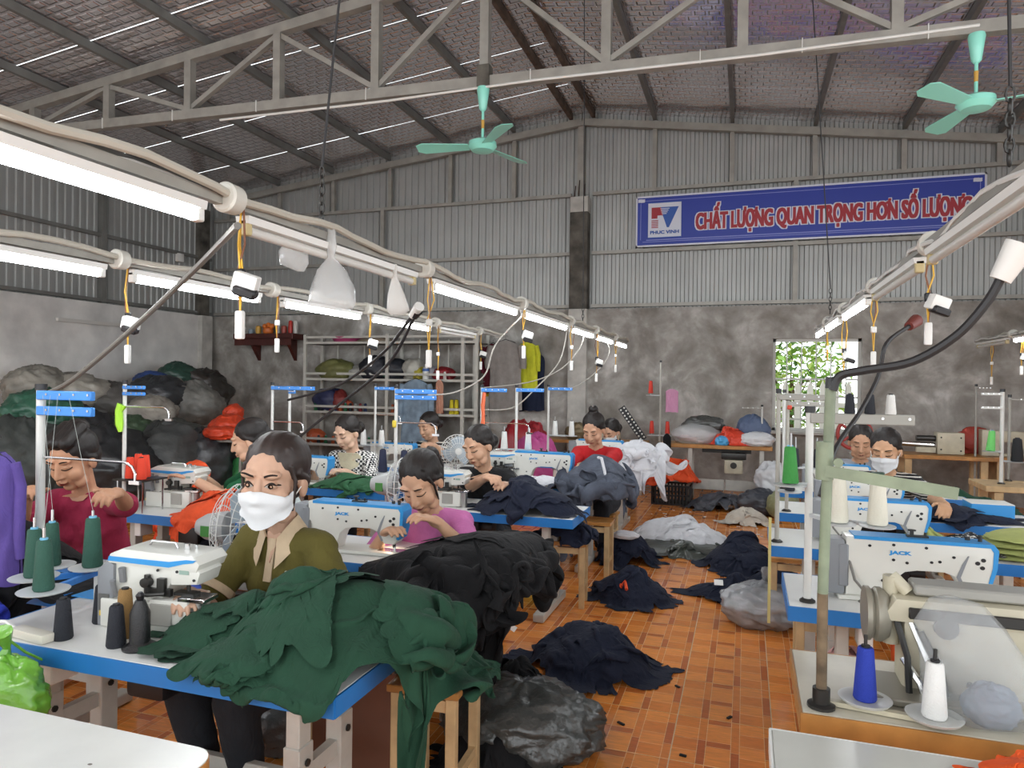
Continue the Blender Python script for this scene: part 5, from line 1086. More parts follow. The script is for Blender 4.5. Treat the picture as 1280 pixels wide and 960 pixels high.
# on the floor
heap('navy_cloth', (-.76, 3.66), .33, .26, .19, NAVY, 'navy cloth heap on the tiles beside the black hanging cloth', seed=121, A=.05, f=6, n=90, layers=3, sim=(.35, 50))
heap('navy_cloth', (-.74, 4.9), .28, .22, .16, NAVY, 'navy cloth heap on the tiles with an orange thread bundle', seed=123, A=.048, f=6, n=90)
heap('navy_cloth', (-.95, 5.95), .26, .26, .24, NAVY, 'navy cloth heap on the tiles next to the white heap', seed=125, A=.048, f=6.5, n=90)
heap('tarpaulin', (-.52, 6.5), .46, .34, .08, TARP, 'dark olive plastic sheet under the white heap', cat='tarpaulin', seed=127, A=.03, f=5, n=80)
heap('white_cloth', (-.56, 6.72), .47, .32, .26, LTG, 'broad white cloth heap lying on the dark plastic sheet', seed=129, A=.03, f=5.5, n=100)
heap('white_cloth', (.03, 7.95), .24, .16, .16, fabric('cream_rag_cloth', '#c6bfb2'), 'small cream rag heap on the tiles', seed=131, A=.03, f=8, n=60)
heap('navy_cloth', (.0, 6.1), .32, .34, .18, NAVY, 'tall navy cloth heap on the tiles beside the cable-hung table legs', seed=133, A=.048, f=6, n=90)
heap('navy_cloth', (-.1, 5.2), .3, .17, .1, NAVY, 'flat navy garment with a white tag on the tiles', seed=135, A=.042, f=7, n=80)
heap('navy_cloth', (.2, 5.4), .22, .2, .16, NAVY, 'crumpled navy garment between the tagged one and the tables', seed=137, A=.03, f=7, n=70)
sack('clear_sack', (.12, 4.68, 0), (.24, .2, .13), M('clear_sack_film', '#9a9c9f', .2, var=.25, vscale=9, bump=.8, bscale=18, alpha=.78, spec=.9), 'clear plastic sack of dark cloth on the tiles', seed=141, knot=True)
heap('grey_sack', (-.25, 8.75), .42, .22, .2, M('slate_plastic_sack', '#43464d', .4, var=.2, bump=.4, bscale=20), 'long slate grey bundle on the floor before the wooden bench', cat='sack', seed=143, A=.035, f=6, n=80)
sack('grey_sack', (.2, 8.65, 0), (.26, .2, .15), M('slate_plastic_sack', '#43464d', .4), 'rounded slate grey bundle at the end of the long one', seed=145)
gs = sack('garbage_sack', (-.86, 2.78, 0), (.3, .24, .13), GARB, 'shiny dark plastic sack of black cloth near the stool', seed=147, A=.16, f=5, n=64, m=40)
heap('black_cloth', (-.9, 2.58), .24, .14, .12, BLK, 'black cloth spilling from the shiny dark sack', seed=149, A=.03, f=6, n=70)
heap('black_cloth', (-.98, 2.98), .2, .1, .22, BLK, 'black cloth sticking out behind the shiny dark sack', seed=151, A=.03, f=6, n=50)
# tags
def tag(p, sz, rot, label): MB().box((0, 0, 0), (sz, sz*.8, .002), rot).obj('paper_tag', WHITEPLAS, None, smooth=False, loc=p, label=label, cat='tag')
tag((-1.1, 2.72, .46), .07, (PI/2-.05, .75, .0), 'white square tag turned on its corner on the black cloth')
tag((-.9, 2.76, .48), .03, (PI/2, .6, .3), 'small white tag further along the black cloth')
tag((-.16, 5.08, .12), .06, (.6, 0, .1), 'white square tag on the flat navy garment')
MB().tube([(-.8, 4.82, .14), (-.78, 4.74, .12), (-.76, 4.78, .15), (-.74, 4.72, .11)], .012).obj('thread_bundle', ORG, None, label='orange thread bundle on a navy heap', cat='thread bundle')
for a, b, t_ in (((-.93, 5.85, .24), .1, 'white collar piece on the navy heap next to the white one'),):
    sack('collar_piece', (a[0], a[1], .2), (.1, .05, .035), WHT, t_, seed=161, cat='cloth')
MB().tube([aY(748, 572, 5.5), aY(752, 573, 5.42), aY(756, 590, 5.38), aY(757, 618, 5.37)], .012, 6).obj('drawstring', WHT, None, label='white drawstring band across the slate grey garments', cat='band')
# ============================================================ thread stands, cones, fans, shelves, sacks, small things
TP = ZT
stand(-2.7, 2.1, TP, .79, .29, 'thick white thread stand with double blue bars beside the woman in crimson', 2, (.52, .5), r=.017, bw=.036, dz=.062)
stand(-3.72, 3.45, TP, .80, .17, 'white thread stand tied with a lime green ribbon', 2, (.66, .36), dz=.04, bw=.022)
MB().tube([(-3.72, 3.43, 1.32), (-3.735, 3.42, 1.28), (-3.73, 3.42, 1.2), (-3.722, 3.42, 1.15)], [.03, .022, .024, .012], 8).obj('ribbon', M('lime_ribbon', '#a6e03a', .5), None, label='lime green ribbon knotted on a thread stand', cat='ribbon')
stand(-3.62, 4.78, TP, .79, .4, 'white thread stand with a long blue bar near the green top', 1, (.5, .3))
stand(-3.5, 4.84, TP, .76, .06, 'short-barred white post beside the long blue bar', 1)
stand(-3.46, 6.16, TP, .78, .24, 'white thread stand before the storage rack', 1, (.5, .28), trays=((.2, -.1, -.05), (.2, .1, -.05)))
stand(-2.24, 4.27, TP, .79, .3, 'white thread stand with two blue bars and a yellow ribbon', 2, (.56, .3), dz=.04, trays=((.22, -.08, -.03), (.22, .08, -.03)))
stand(-2.08, 5.48, TP, .79, .22, 'white thread stand with an orange ribbon end', 1, (.5, .42))
stand(-1.9, 5.86, TP, .79, .25, 'white thread stand with a blue tray of white cones', 1, trays=((.25, -.1, -.03), (.25, .12, -.03)))
stand(-1.98, 7.2, TP, .79, .26, 'white thread stand standing before the pale column', 1, trays=((.28, .08, -.02), (.28, .26, -.02)))
MB().box((0, 0, 0), (.03, .014, .05), bev=.006).obj('ribbon', M('yellow_ribbon', '#d9c23c', .5), None, loc=(-2.24, 4.245, 1.2), label='yellow ribbon tied on the two-bar thread stand', cat='ribbon')
MB().tube([(-2.05, 5.46, 1.4), (-2.06, 5.45, 1.3), (-2.055, 5.45, 1.2), (-2.06, 5.45, 1.12)], [.014, .018, .014, .02], 6).obj('ribbon', M('orange_white_ribbon', '#d9673f', .5), None, label='orange and white ribbon hanging from a blue bar end', cat='ribbon')
GREYB = M('grey_bar_enamel', '#9c9a92', .45)
w1 = stand(.24, 2.98, TP, .74, .36, 'pale post with a wide grey bar beside the large machine', 1, post=POSTW, bar=GREYB, r=.015, bw=.04, trays=((.34, .09, -.14), (.34, .22, -.14), (.46, -.07, -.05)))
stand(.17, 4.05, TP, .80, .28, 'thin pale post with short grey bar behind the wide-barred one', 1, post=M('dull_post', '#a5a298', .5), bar=GREYB, trays=((.28, .06, -.04),))
stand(.27, 5.05, TP, .74, .28, 'thin pale post with a red clip near the window', 1, post=M('dull_post', '#a5a298', .5), bar=GREYB, trays=((.3, .05, -.04), (.3, .18, -.04)))
stand(.3, 6.12, TP, .78, .22, 'thin white post right before the barred window', 1, bar=GREYB)
MB().box((0, 0, 0), (.03, .03, .03), bev=.006).obj('clip', M('red_clip', '#c4452f', .5), None, loc=(.28, 5.035, 1.345), label='red clip on the thin post near the window', cat='clip')
# cones (x, y, z, ...)
GC = 'dark_green_thread'; G_ = 'dark green cones over the front table'
sp = thing('spool_holder', 'grey dished spool holder with blue arms at the front table end', 'spool holder', (-2.28, 2.0, ZT))
HOLD = [(-2.34, 1.8, .79), (-2.18, 1.71, .785), (-2.27, 1.97, .79), (-2.42, 1.93, .79)]
MB().cyl((0, 0, 0), (0, 0, .14), .012).obj('pole', POSTW, sp)
for x, y, z in HOLD:
    v = Vector((x, y, z))-Vector((-2.28, 2.0, ZT)); MB().lathe([(.01, 0), (.075, .006), (.078, .01), (.07, .012), (.01, .008)], v, 24).obj('tray', M('tray_grey', '#b9bcbd', .35), sp); MB().bar((0, 0, .12), v, .018, .02).obj('arm', BLUEBAR, sp, smooth=False); MB().cyl(v, v+Vector((0, 0, .215)), .005, n=8).obj('pin', CHROME, sp)
spool(*HOLD[0][:2], .80, '#2b5245', GC, 'green thread cone with a blue top on the outermost grey tray', G_, 1, .165); spool(*HOLD[1][:2], .795, '#2b5245', GC, 'green thread cone with a blue top on the lowest-hanging grey tray', G_, 1, .165)
spool(*HOLD[2][:2], .80, '#2b5245', GC, 'wider green thread cone without taper beside the overlock end', G_, 1.08, .165); spool(*HOLD[3][:2], .80, '#2b5245', GC, 'green thread cone half hidden behind the blue-topped ones', G_, .95, .165)
NB_ = 'blue_black_thread'; gb = 'dark cones standing on the front table'
for x, y, l in ((-2.08, 1.70, 'blue-black thread cone alone next to the white adapter'), (-1.87, 1.71, 'blue-black thread cone with a white dot of core, next to the ochre cone'), (-2.1, 1.86, 'blue-black thread cone behind the lone one'), (-2.05, 1.93, 'tall blue-black thread cone touching the overlock end cover')): spool(x, y, ZT, '#1c1f27', NB_, l, gb, .92, .14)
spool(-1.91, 1.78, ZT, '#8b6a3c', 'ochre_thread', 'ochre brown thread cone before the overlock', gb, .92, .17)
bs = thing('thread_cone', 'black shiny thread cone on a wide black foot', 'thread cone', (-1.79, 1.725, ZT), group=gb)
MB().lathe([(.05, 0), (.052, .006), (.03, .02), (.03, .11), (.02, .135), (.014, .15)], n=24).obj('thread', M('black_glossy_thread', '#141416', .35, bump=.3, bscale=240), bs); MB().lathe([(.01, .15), (.014, .165), (.006, .175)], n=12).obj('core', BLACKP, bs)
OC = 'orange_thread'; go = 'orange cones behind the overlock'
for x, y, sc, l in ((-3.72, 3.56, 1, 'orange thread cone at the back by the lime ribbon'), (-3.62, 3.52, 1, 'orange thread cone, taller one at the overlock corner'), (-3.66, 3.44, .95, 'orange thread cone in front of the two taller ones'), (-3.56, 3.43, .95, 'orange thread cone pressed to the overlock end cover')):
    spool(x, y, .86, '#e2452c', OC, l, go, sc, .14)
tt = thing('spool_holder', 'wire tray carrying the orange thread cones', 'spool holder', (-3.64, 3.5, ZT)); MB().box((0, 0, .2), (.24, .2, .01)).obj('tray', DARKM, tt, smooth=False)
for a, b in ((-.1, -.08), (.1, -.08), (.1, .08), (-.1, .08)): MB().cyl((a, b, 0), (a, b, .2), .005, n=6).obj('leg', CHROME, tt)
WC = 'white_thread'; gw = 'white cones on the thread stands'
for x, y, z, l in ((-2.0, 5.83, .905, 'white thread cone on the blue tray of a stand'), (-1.78, 5.83, .905, 'white thread cone on the blue tray of a stand'), (-1.9, 7.18, .935, 'white thread cone before the pale column'), (-1.72, 7.18, .935, 'white thread cone before the pale column'), (-3.56, 6.11, .855, 'white thread cone below the storage rack'), (-3.36, 6.11, .855, 'white thread cone below the storage rack')): spool(x, y, z, '#dcdcd8', WC, l, gw, 1, .15)
for x, l in ((-2.32, 'first navy thread cone beside the yellow ribbon'), (-2.16, 'second navy thread cone under the yellow ribbon')): spool(x, 4.24, .875, '#20263f', 'navy_thread', l, 'navy cones near the woman in pink', 1, .15)
CR_ = 'cream_thread'
spool(.33, 2.84, .995, '#d8d4c4', CR_, 'cream thread cone beside the green pole', 'cream cones over the large machine', 1.1, .16); spool(.46, 2.84, .995, '#d8d4c4', CR_, 'cream thread cone with a dark green top ring', 'cream cones over the large machine', 1.1, .16)
MB().lathe([(.02, 0), (.022, .012), (.012, .014)], (.46, 2.84, 1.172), 14).obj('top_ring', M('dark_ring', '#2c4a3c', .5), None, label='dark green ring on a cream thread cone', cat='ring')
spool(.17, 2.93, 1.115, '#3b8a3f', 'leaf_green_thread', 'leaf green thread cone leaning beside the pale post', 'cones by the pale post', .95, .15, .1)
for x, c_, nm, l in ((.38, '#23262d', 'charcoal_thread', 'fat charcoal thread cone on the grey bar'), (.45, '#23262d', 'charcoal_thread', 'fat charcoal thread cone next to another on the grey bar'), (.52, '#dcdcd8', WC, 'small white thread cone at the end of the grey bar')): spool(x, 2.968, TP+.74, c_, nm, l, 'cones on the grey bar', .62, .12)
for x, y, z in ((.23, 4.01, .935), (.32, 5.01, .955), (.45, 5.01, .955)): spool(x, y, z, '#23262d', 'charcoal_thread', 'charcoal thread cone on a thin post by the window', 'cones by the window posts', .8, .15)
# green pole with clamp arm, two plates
gp = thing('lamp_pole', 'worn pale green pole with a flat clamped arm on the cream table', 'pole', (.2, 2.02, ZT)); GP = M('chipped_pale_green_paint', '#7f8a72', .5, var=.3, vscale=9)
MB().cyl((0, 0, .3), (.012, 0, .84), .0135, n=14).obj('pole', GP, gp); MB().cyl((0, 0, 0), (0, 0, .3), .0135, n=14).obj('rusty_pole_end', M('rusty_paint', '#6b5a45', .8, var=.6, vscale=14), gp); MB().lathe([(.035, 0), (.035, .008), (.022, .012), (.022, .05)], n=16).obj('base', DARKM, gp)
MB().bar((.0, -.02, .625), (.3, -.03, .585), .006, .03).obj('clamp_arm', GP, gp, smooth=False); MB().cyl((.0, 0, .6), (.0, 0, .7), .022, n=14).cyl((.03, -.018, .648), (.03, -.03, .648), .012, n=10).obj('clamp', GP, gp); MB().cyl((.012, 0, .84), (.013, 0, .87), .014, n=10).obj('cable_sleeve', BLACKP, gp)
PLT = M('white_dished_plate', '#c9c9c5', .3)
pt = thing('spool_holder', 'pair of white dished spool plates beside the green pole', 'spool holder', (.36, 2.06, ZT)); 
for v in ((-.05, -.0), (.1, -.05)): MB().lathe([(.01, .012), (.06, .016), (.066, .024), (.062, .025), (.05, .02), (.01, .018)], (*v, 0), 28).obj('plate', PLT, pt); MB().cyl((*v, 0), (*v, .19), .0045, n=8).obj('pin', DARKM, pt)
MB().bar((-.14, -.02, .008), (.1, -.05, .008), .02, .012).obj('arm', MCREAM, pt, smooth=False)
spool(.31, 2.06, ZT+.02, '#23389f', 'royal_blue_thread', 'royal blue thread cone on a white plate', 'cones on white plates', .92, .15); spool(.46, 2.01, ZT+.02, '#e3e2de', 'bright_white_thread', 'white thread cone with a navy core on a white plate', 'cones on white plates', .92, .15)
# fans
def desk_fan(c, ang, r, label, stand_h=None, tilt=0):
    t = thing('desk_fan', label, 'fan', (c[0], c[1], c[2]), ang); FG = M('fan_white_wire', '#d8d8d4', .4)
    for off, rr in ((.03, 1), (-.05, 1)):
        g = MB()
        for k in range(26):
            a = 2*PI*k/26; g.tube([(off+.03*(1 if off > 0 else -1), math.cos(a)*r*.18, math.sin(a)*r*.18), (off+.022*(1 if off > 0 else -1), math.cos(a)*r*.65, math.sin(a)*r*.65), (-.01, math.cos(a)*r, math.sin(a)*r)], .0018, 4)
        for q in (.18, .5, .8, 1.0): g.tube([(off*(1.6 if q < .6 else 1.2 if q < .9 else -.33 if off > 0 else .2), math.cos(a)*r*q, math.sin(a)*r*q) for a in [2*PI*k/28 for k in range(28)]], .003 if q == 1 else .002, 5, closed=True)
        o = g.obj('grille', FG, t); o['kind'] = 'stuff'
    MB().lathe([(0, .0), (r*.2, .0), (r*.2, .012), (0, .014)], (.055, 0, 0), 20, Matrix.Rotation(PI/2, 3, 'Y')).obj('grille_cap', WHITEPLAS, t)
    for k in range(3):
        a = k*2*PI/3; R = Matrix.Rotation(a, 3, 'X'); P = [(-.02, -.03, r*.12), (.015, .045, r*.12), (.015, .07, r*.85), (-.005, .0, r*.9), (-.02, -.05, r*.7)]
        MB().add([R @ Vector(p) for p in P]+[R @ (Vector(p)+Vector((.003, 0, 0))) for p in P], [(0, 1, 2, 3, 4), (9, 8, 7, 6, 5), (0, 5, 6, 1), (1, 6, 7, 2), (2, 7, 8, 3), (3, 8, 9, 4), (4, 9, 5, 0)]).obj('blade', M('fan_blade_blue_grey', '#a9b6c0', .35, alpha=1), t, smooth=False)
    MB().lathe([(.0, -.2), (.035, -.195), (.06, -.15), (.075, -.06), (.07, -.05), (0, -.05)], (0, 0, 0), 22, Matrix.Rotation(PI/2, 3, 'Y')).obj('motor_housing', M('fan_grey_plastic', '#a9a9a8', .4), t)
    MB().box((-.13, -.055, -.01), (.05, .02, .05), (0, 0, -.25), bev=.002).obj('label_plate', M('green_label', '#3f7a36', .5), t, smooth=False)
    h = (c[2]-.0) if stand_h is None else stand_h
    MB().cyl((-.1, 0, -.06), (-.1, 0, -h+.02), .014, n=10).obj('pole', CHROME, t); MB().lathe([(.15, 0), (.15, .015), (.03, .035), (.02, .05)], (-.1, 0, -h), 24).obj('base', M('fan_grey_plastic', '#a9a9a8', .4), t)
    return t
desk_fan((-2.24, 2.72, .8), .25, .2, 'pedestal fan with grey motor and green label behind the masked woman')
desk_fan((-2.2, 5.25, .93), -1.0, .13, 'small white fan between the striped and the black tops', .28)
desk_fan((-1.94, 3.8, .87), .2, .16, 'pedestal fan with a reddish-grey motor before the green cloth')
# purple garment, blue cloth and power adapter at the front table's far end
GAR = {}
def garment(name, c, w_, h_, mat, label, rz=0, seed=1, sleeve=.3, cat='garment', hook=True, th=.05, group=None):
    n, m = 27, 36; u = np.linspace(-1, 1, n); v = np.linspace(0, 1, m); VV, UU = np.meshgrid(v, u, indexing='ij'); UU = UU.ravel(); VV = VV.ravel()
    half = w_/2*(np.interp(VV, [0, .03, .1, .16, .5, 1], [.25, .55, .95, 1, .96, 1.02])+.06*pn(np.stack([VV*3+seed, UU*0, UU*0], 1)))
    x = UU*half; z = -VV*h_+.03*h_*pn(np.stack([UU*1.5+seed, UU*0, VV], 1))*VV; prof = np.sqrt(np.clip(1-UU**2, 0, 1))
    fold = .022*ridges(np.stack([x*1.0, x*0, z*.18], 1), 7/max(w_, .2)*.4, seed, .4)*np.clip(VV*3, .2, 1); V_ = []
    for sg in (-1, 1): V_.append(np.stack([x, sg*(prof*th*.6+.003)+fold, z], 1))
    A = np.concatenate(V_); idx = np.arange(n*m).reshape(m, n); f0 = np.stack([idx[:-1, :-1], idx[:-1, 1:], idx[1:, 1:], idx[1:, :-1]], -1).reshape(-1, 4)
    mb = MB(); mb.add(A.tolist(), f0.tolist()+(f0[:, ::-1]+n*m).tolist())
    t = thing(name, label, cat, c, rz, group); mb.obj('body', mat, t, ang=180)
    if sleeve:
        for k in (-1, 1): MB().tube([(k*w_*.44, 0, -.07*h_), (k*w_*.52, .01, -.25*h_), (k*w_*.54, .0, -sleeve*h_*1.6), (k*w_*.53, .01, -sleeve*h_*2)], [w_*.1, w_*.11, w_*.1, w_*.09], 10).obj('sleeve', mat, t)
    if hook: MB().tube([(-w_*.3, 0, -.03), (0, 0, .02), (w_*.3, 0, -.03)], .006).tube([(0, 0, .02), (0, 0, .06), (.02, 0, .08), (.035, 0, .06)], .003, 5).obj('hanger', DARKM, t)
    return t
garment('purple_jacket', (-2.72, 1.92, 1.2), .2, .5, fabric('purple_fleece', '#5b4a8f'), 'purple jacket hanging from the thick thread stand', .3, 3, .4, th=.1)
heap('blue_cloth', (-2.66, 1.82), .14, .12, .16, fabric('royal_blue_cloth', '#26339a'), 'royal blue cloth below the purple jacket', z0=.5, rect=(-2.75, -2.55, 1.75, 1.95), seed=201, A=.02, f=8, n=50, floor=.2)
st = stool(-2.68, 1.86, .5, 'low stool carrying the royal blue cloth'); 
MB().box((0, 0, .015), (.17, .045, .03), bev=.008).obj('power_adapter', M('ivory_plastic', '#d5d0c2', .4), None, loc=(-2.17, 1.665, ZT), rz=-.12, label='long ivory power strip on the edge of the front table', cat='power strip')
MB().tube([(-2.255, 1.675, ZT+.02), (-2.32, 1.69, ZT+.03), (-2.4, 1.7, ZT+.02), (-2.5, 1.72, .5)], .006).obj('extension_lead', WHITEPLAS, None, label='white cord leaving the ivory power strip', cat='cord')
mk_ = thing('marking_tool', 'pink marker with a dark tip on the vinyl table', 'marker', (-1.84, 1.19, ZT)); MB().prism([(-.1, .0), (.06, .0), (.085, .008), (.06, .016), (-.1, .016)], -.012, .012, bev=.003).obj('body', M('dusty_pink_plastic', '#c79c9f', .5), mk_); MB().cyl((.08, 0, .008), (.115, 0, .006), .008, .004, n=8).obj('tip', BLACKP, mk_)
GB = M('green_yellow_plastic_bag', '#6fae3a', .25, var=.5, vscale=5, bump=.6, bscale=25, alpha=.9, spec=.8)
sack('plastic_bag', (-2.08, 1.5, .42), (.14, .09, .13), GB, 'green and yellow plastic bag hanging between the front tables', seed=211, cat='plastic bag', knot=True)
MB().tube([(-2.05, 1.5, .72), (-2.06, 1.56, .66), (-2.08, 1.64, .6)], .004).obj('plastic_strip', GB, None, label='stretched handle strip of the green and yellow bag', cat='plastic strip')
cbx = thing('carton', 'brown cardboard carton under the front table', 'box', (-1.42, 2.5, 0)); MB().box((0, 0, .2), (.4, .3, .4), bev=.004).obj('body', M('brown_cardboard', '#6a4331', .8, var=.1), cbx, smooth=False); MB().box((0, -.151, .2), (.01, .003, .4)).obj('seam', BLACKP, cbx, smooth=False)
sack('clear_sack', (-1.8, 2.45, 0), (.18, .15, .2), M('clear_dark_sack', '#4c4f50', .2, bump=.8, bscale=18, spec=.9), 'dark clear sack under the front table', seed=213)
MB().box((0, 0, 0), (.5, .003, .09)).obj('blue_sticker', BLUEP, None, smooth=False, loc=(-2.2, 2.08, ZT+.003), rz=(PI/2, 0, 0), label='blue printed strip along the far edge of the front table', cat='sticker')
# stools
stool(-1.03, 2.3, .46, 'wooden slat stool with green jersey on it', .05, wd=.26, dp=.3); stool(-1.12, 4.64, .44, 'wooden stool under the navy bunch', .1, wd=.26); stool(-1.08, 5.36, .44, 'wooden stool beside the slate grey garments', 0, wd=.26)
stool(1.32, 3.62, .44, 'yellow wooden bench seat behind the large machine', 0, wd=.9, dp=.26); stool(.5, 3.62, .44, 'yellow wooden bench seat with an orange strap', 0, wd=.55, dp=.26); stool(.45, 4.7, .44, 'yellow wooden seat before the striped black shirt', 0, wd=.6)
for k, (nm, x, y) in enumerate((('masked woman', 0, 0), )): pass
for key, nm in (('P1', 'masked woman in olive'), ('P2', 'woman in crimson'), ('P3', 'woman in pink'), ('P4', 'woman in the green top'), ('P5', 'woman in the checked blouse'), ('P6', 'woman in stripes by the rack'), ('P7', 'woman in black'), ('P8', 'woman in red'), ('P9', 'woman in grey'), ('P10', 'woman in striped black'), ('P11', 'woman next to the window')):
    o = PPL[key]; A = np.array([v.co.z for v in o.children[1].data.vertices]) if len(o.children) > 1 else np.array([.3]); R = Matrix.Rotation(o.rotation_euler.z, 3, 'Z')
    tr_ = [c_ for c_ in o.children if c_.name.startswith('trousers')]; z = .3
    if tr_: P_ = getco(tr_[0].data); sel = P_[(np.abs(P_[:, 1]) < .08)]; z = float(sel[:, 2].min()) if len(sel) else .3
    b_ = o.location+R @ Vector((0, -.02, 0)); stool(b_.x, b_.y, max(z+.012, .2), 'wooden stool the %s sits on' % nm, o.rotation_euler.z, wd=.3, dp=.26)
MB().tube([(.62, 3.5, .45), (.63, 3.48, .4), (.64, 3.485, .25), (.63, 3.48, .1)], .012).obj('strap', M('orange_strap', '#e2602a', .5), None, label='orange strap hanging from a yellow bench seat', cat='strap')
# big clear bag over the old machine
film_bag('plastic_bag', [(.01, .13, -.06), (.05, .115, -.05), (.085, .05, -.03), (.1, -.04, 0), (.11, -.12, .02), (.1, -.17, .03), (.05, -.178, .03)], 'big clear plastic bag drooping over the old cream machine', (.56, 2.06, ZT+.185), seed=17, mat=M('clear_film_thick', '#c9cccd', .15, alpha=.3, bump=.8, bscale=22, spec=.9), amp=.35)
sack('cloth_bundle', (.6, 2.07, ZT), (.06, .05, .05), M('grey_blue_contents', '#7f8a99', .7), 'grey blue cloth scraps inside the clear bag', seed=219, cat='cloth')
# tape measures hanging at the end tables
for x, y, l in ((.13, 3.9, 'yellow tape measure hanging at the end of a table'), (.205, 4.96, 'yellow tape measure hanging further along by a thin post')): MB().box((0, 0, -.25), (.014, .003, .55)).obj('tape_measure', M('tape_yellow', '#c9bd7a', .5), None, smooth=False, loc=(x, y, .78), label=l, cat='tape measure')
# ---- back wall: storage rack
RK = M('white_rack_enamel', '#c3c1b8', .45, var=.08); YR0, YR1, XR0, XR1 = 9.72, 10.2, -6.74, -3.78
rk = thing('storage_rack', 'long white steel storage rack with three shelves of sacks and thread', 'rack', (XR0, YR0, 0)); RL = XR1-XR0
for x in (0, RL*.5, RL-.22, RL):
    for y in (0, YR1-YR0): MB().box((x, y, 1.1), (.05, .04, 2.2)).obj('post', RK, rk, smooth=False)
ZS = (2.12, 1.54, 1.02, .5)
for z in ZS:
    for dz in (0, .09): MB().box((RL/2, 0, z+dz-.05), (RL, .03, .035)).obj('rail', RK, rk, smooth=False)
    MB().box((RL/2, (YR1-YR0)/2, z-.06), (RL, YR1-YR0, .015)).obj('shelf', M('rack_shelf_grey', '#77756f', .7), rk, smooth=False)
for k in range(6): MB().box((.3+k*.5, YR1-YR0, 1.84), (.02, .02, .6)).obj('back_bar', RK, rk, smooth=False)
def on_rack(px, lvl, Y=9.95): return aY(px, 480, Y).x, Y, ZS[lvl]-.05
gk = 'sacks on the storage rack'
for k, (px, lv, r, col, l) in enumerate(((420, 1, (.3, .2, .17), '#6f7043', 'mossy yellow-green sack on the rack'), (447, 1, (.16, .14, .12), '#a5a39d', 'small grey sack beside the mossy one'), (470, 1, (.24, .2, .2), '#24262e', 'big dark sack on the rack centre'), (494, 1, (.22, .2, .18), '#23262c', 'second big dark sack, with green beside it'), (487, 1, (.12, .12, .09), '#2f6b45', 'small green sack peeping out between dark ones'), (516, 1, (.17, .16, .18), '#b5b2a8', 'whitish sack on the rack'), (524, 1, (.1, .09, .11), '#b7a93e', 'yellow bundle before the whitish sack'), (540, 1, (.12, .12, .12), '#97959b', 'pale sack behind the white bottle'), (555, 1, (.16, .14, .11), '#8a2028', 'red bundle on the rack'), (413, 2, (.26, .2, .2), '#2c3050', 'dark blue bundle on the middle shelf'), (425, 2, (.14, .12, .18), '#7a2d2a', 'brick red bundle on the middle shelf'), (434, 2, (.1, .1, .1), '#b1502e', 'orange bundle on the middle shelf'), (395, 3, (.16, .12, .12), '#b3532f', 'rust orange bundle on the low shelf'), (470, 0, (.3, .16, .05), '#8a7a68', 'flat brown bundle on top of the rack'))):
    x, y, z = on_rack(px, lv, 9.95 if k % 2 else 9.9); sack('sack', (x, y, z), r, M('sack_'+col[1:], col, .5, var=.25, bump=.4, bscale=14), l, seed=301+k, group=gk, n=36, m=24)
x, y, z = on_rack(434, 0); MB().lathe([(.2, 0), (.26, .1), (.25, .1), (.19, .01)], n=24).obj('basin', M('pink_plastic', '#a8446e', .4), None, loc=(x, y, z), label='pink plastic basin on top of the rack', cat='basin')
x, y, z = on_rack(532, 1, 9.8); bt = thing('bottle', 'white plastic bottle with blue band on the rack', 'bottle', (x, y, z)); MB().lathe([(.05, 0), (.05, .17), (.03, .2)], n=16).obj('body', WHITEPLAS, bt); MB().lathe([(.052, .14), (.052, .18)], n=16).obj('band', M('blue_band', '#4a6fb0', .5), bt); MB().lathe([(.02, .2), (.02, .25)], n=10).obj('cap', WHITEPLAS, bt)
gcn = 'cones on the rack shelves'; pal = [('#2f6b45', 'green'), ('#2a2d33', 'charcoal'), ('#9a9a96', 'grey'), ('#7d2428', 'dark red'), ('#243055', 'navy'), ('#b5552e', 'rust')]
for k in range(22):
    px = 395+k*6.2+(28 if k > 10 else 0); col, nm = pal[(k*7) % 6]; x, y, z = on_rack(px, 2, 9.8); spool(x, y, z, col, 'rack_%s_thread' % nm.replace(' ', '_'), '%s thread cone in the row on the middle rack shelf' % nm, gcn, .95, .15)
for px in (565, 571): x, y, z = on_rack(px, 2, 9.78); spool(x, y, z, '#d8c62c', 'bright_yellow_thread', 'bright yellow tall thread cone on the rack', gcn, 1.3, .18)
for k in range(9): col, nm = pal[(k*5+2) % 6]; x, y, z = on_rack(390+k*9, 3, 9.8); spool(x, y, z, col, 'rack_%s_thread' % nm.replace(' ', '_'), '%s thread cone on the lowest rack shelf' % nm, gcn, .9, .15)
for px, c_, l in ((556, '#d8d6d0', 'white'), (549, '#8a2028', 'deep red'), (562, '#7d2428', 'wine red'), (578, '#23262c', 'black')): x, y, z = on_rack(px, 1, 9.78); spool(x, y, z, c_, 'rack_top_%s_thread' % l.replace(' ', '_'), '%s thread cone on the upper rack shelf' % l, gcn, .9, .15)
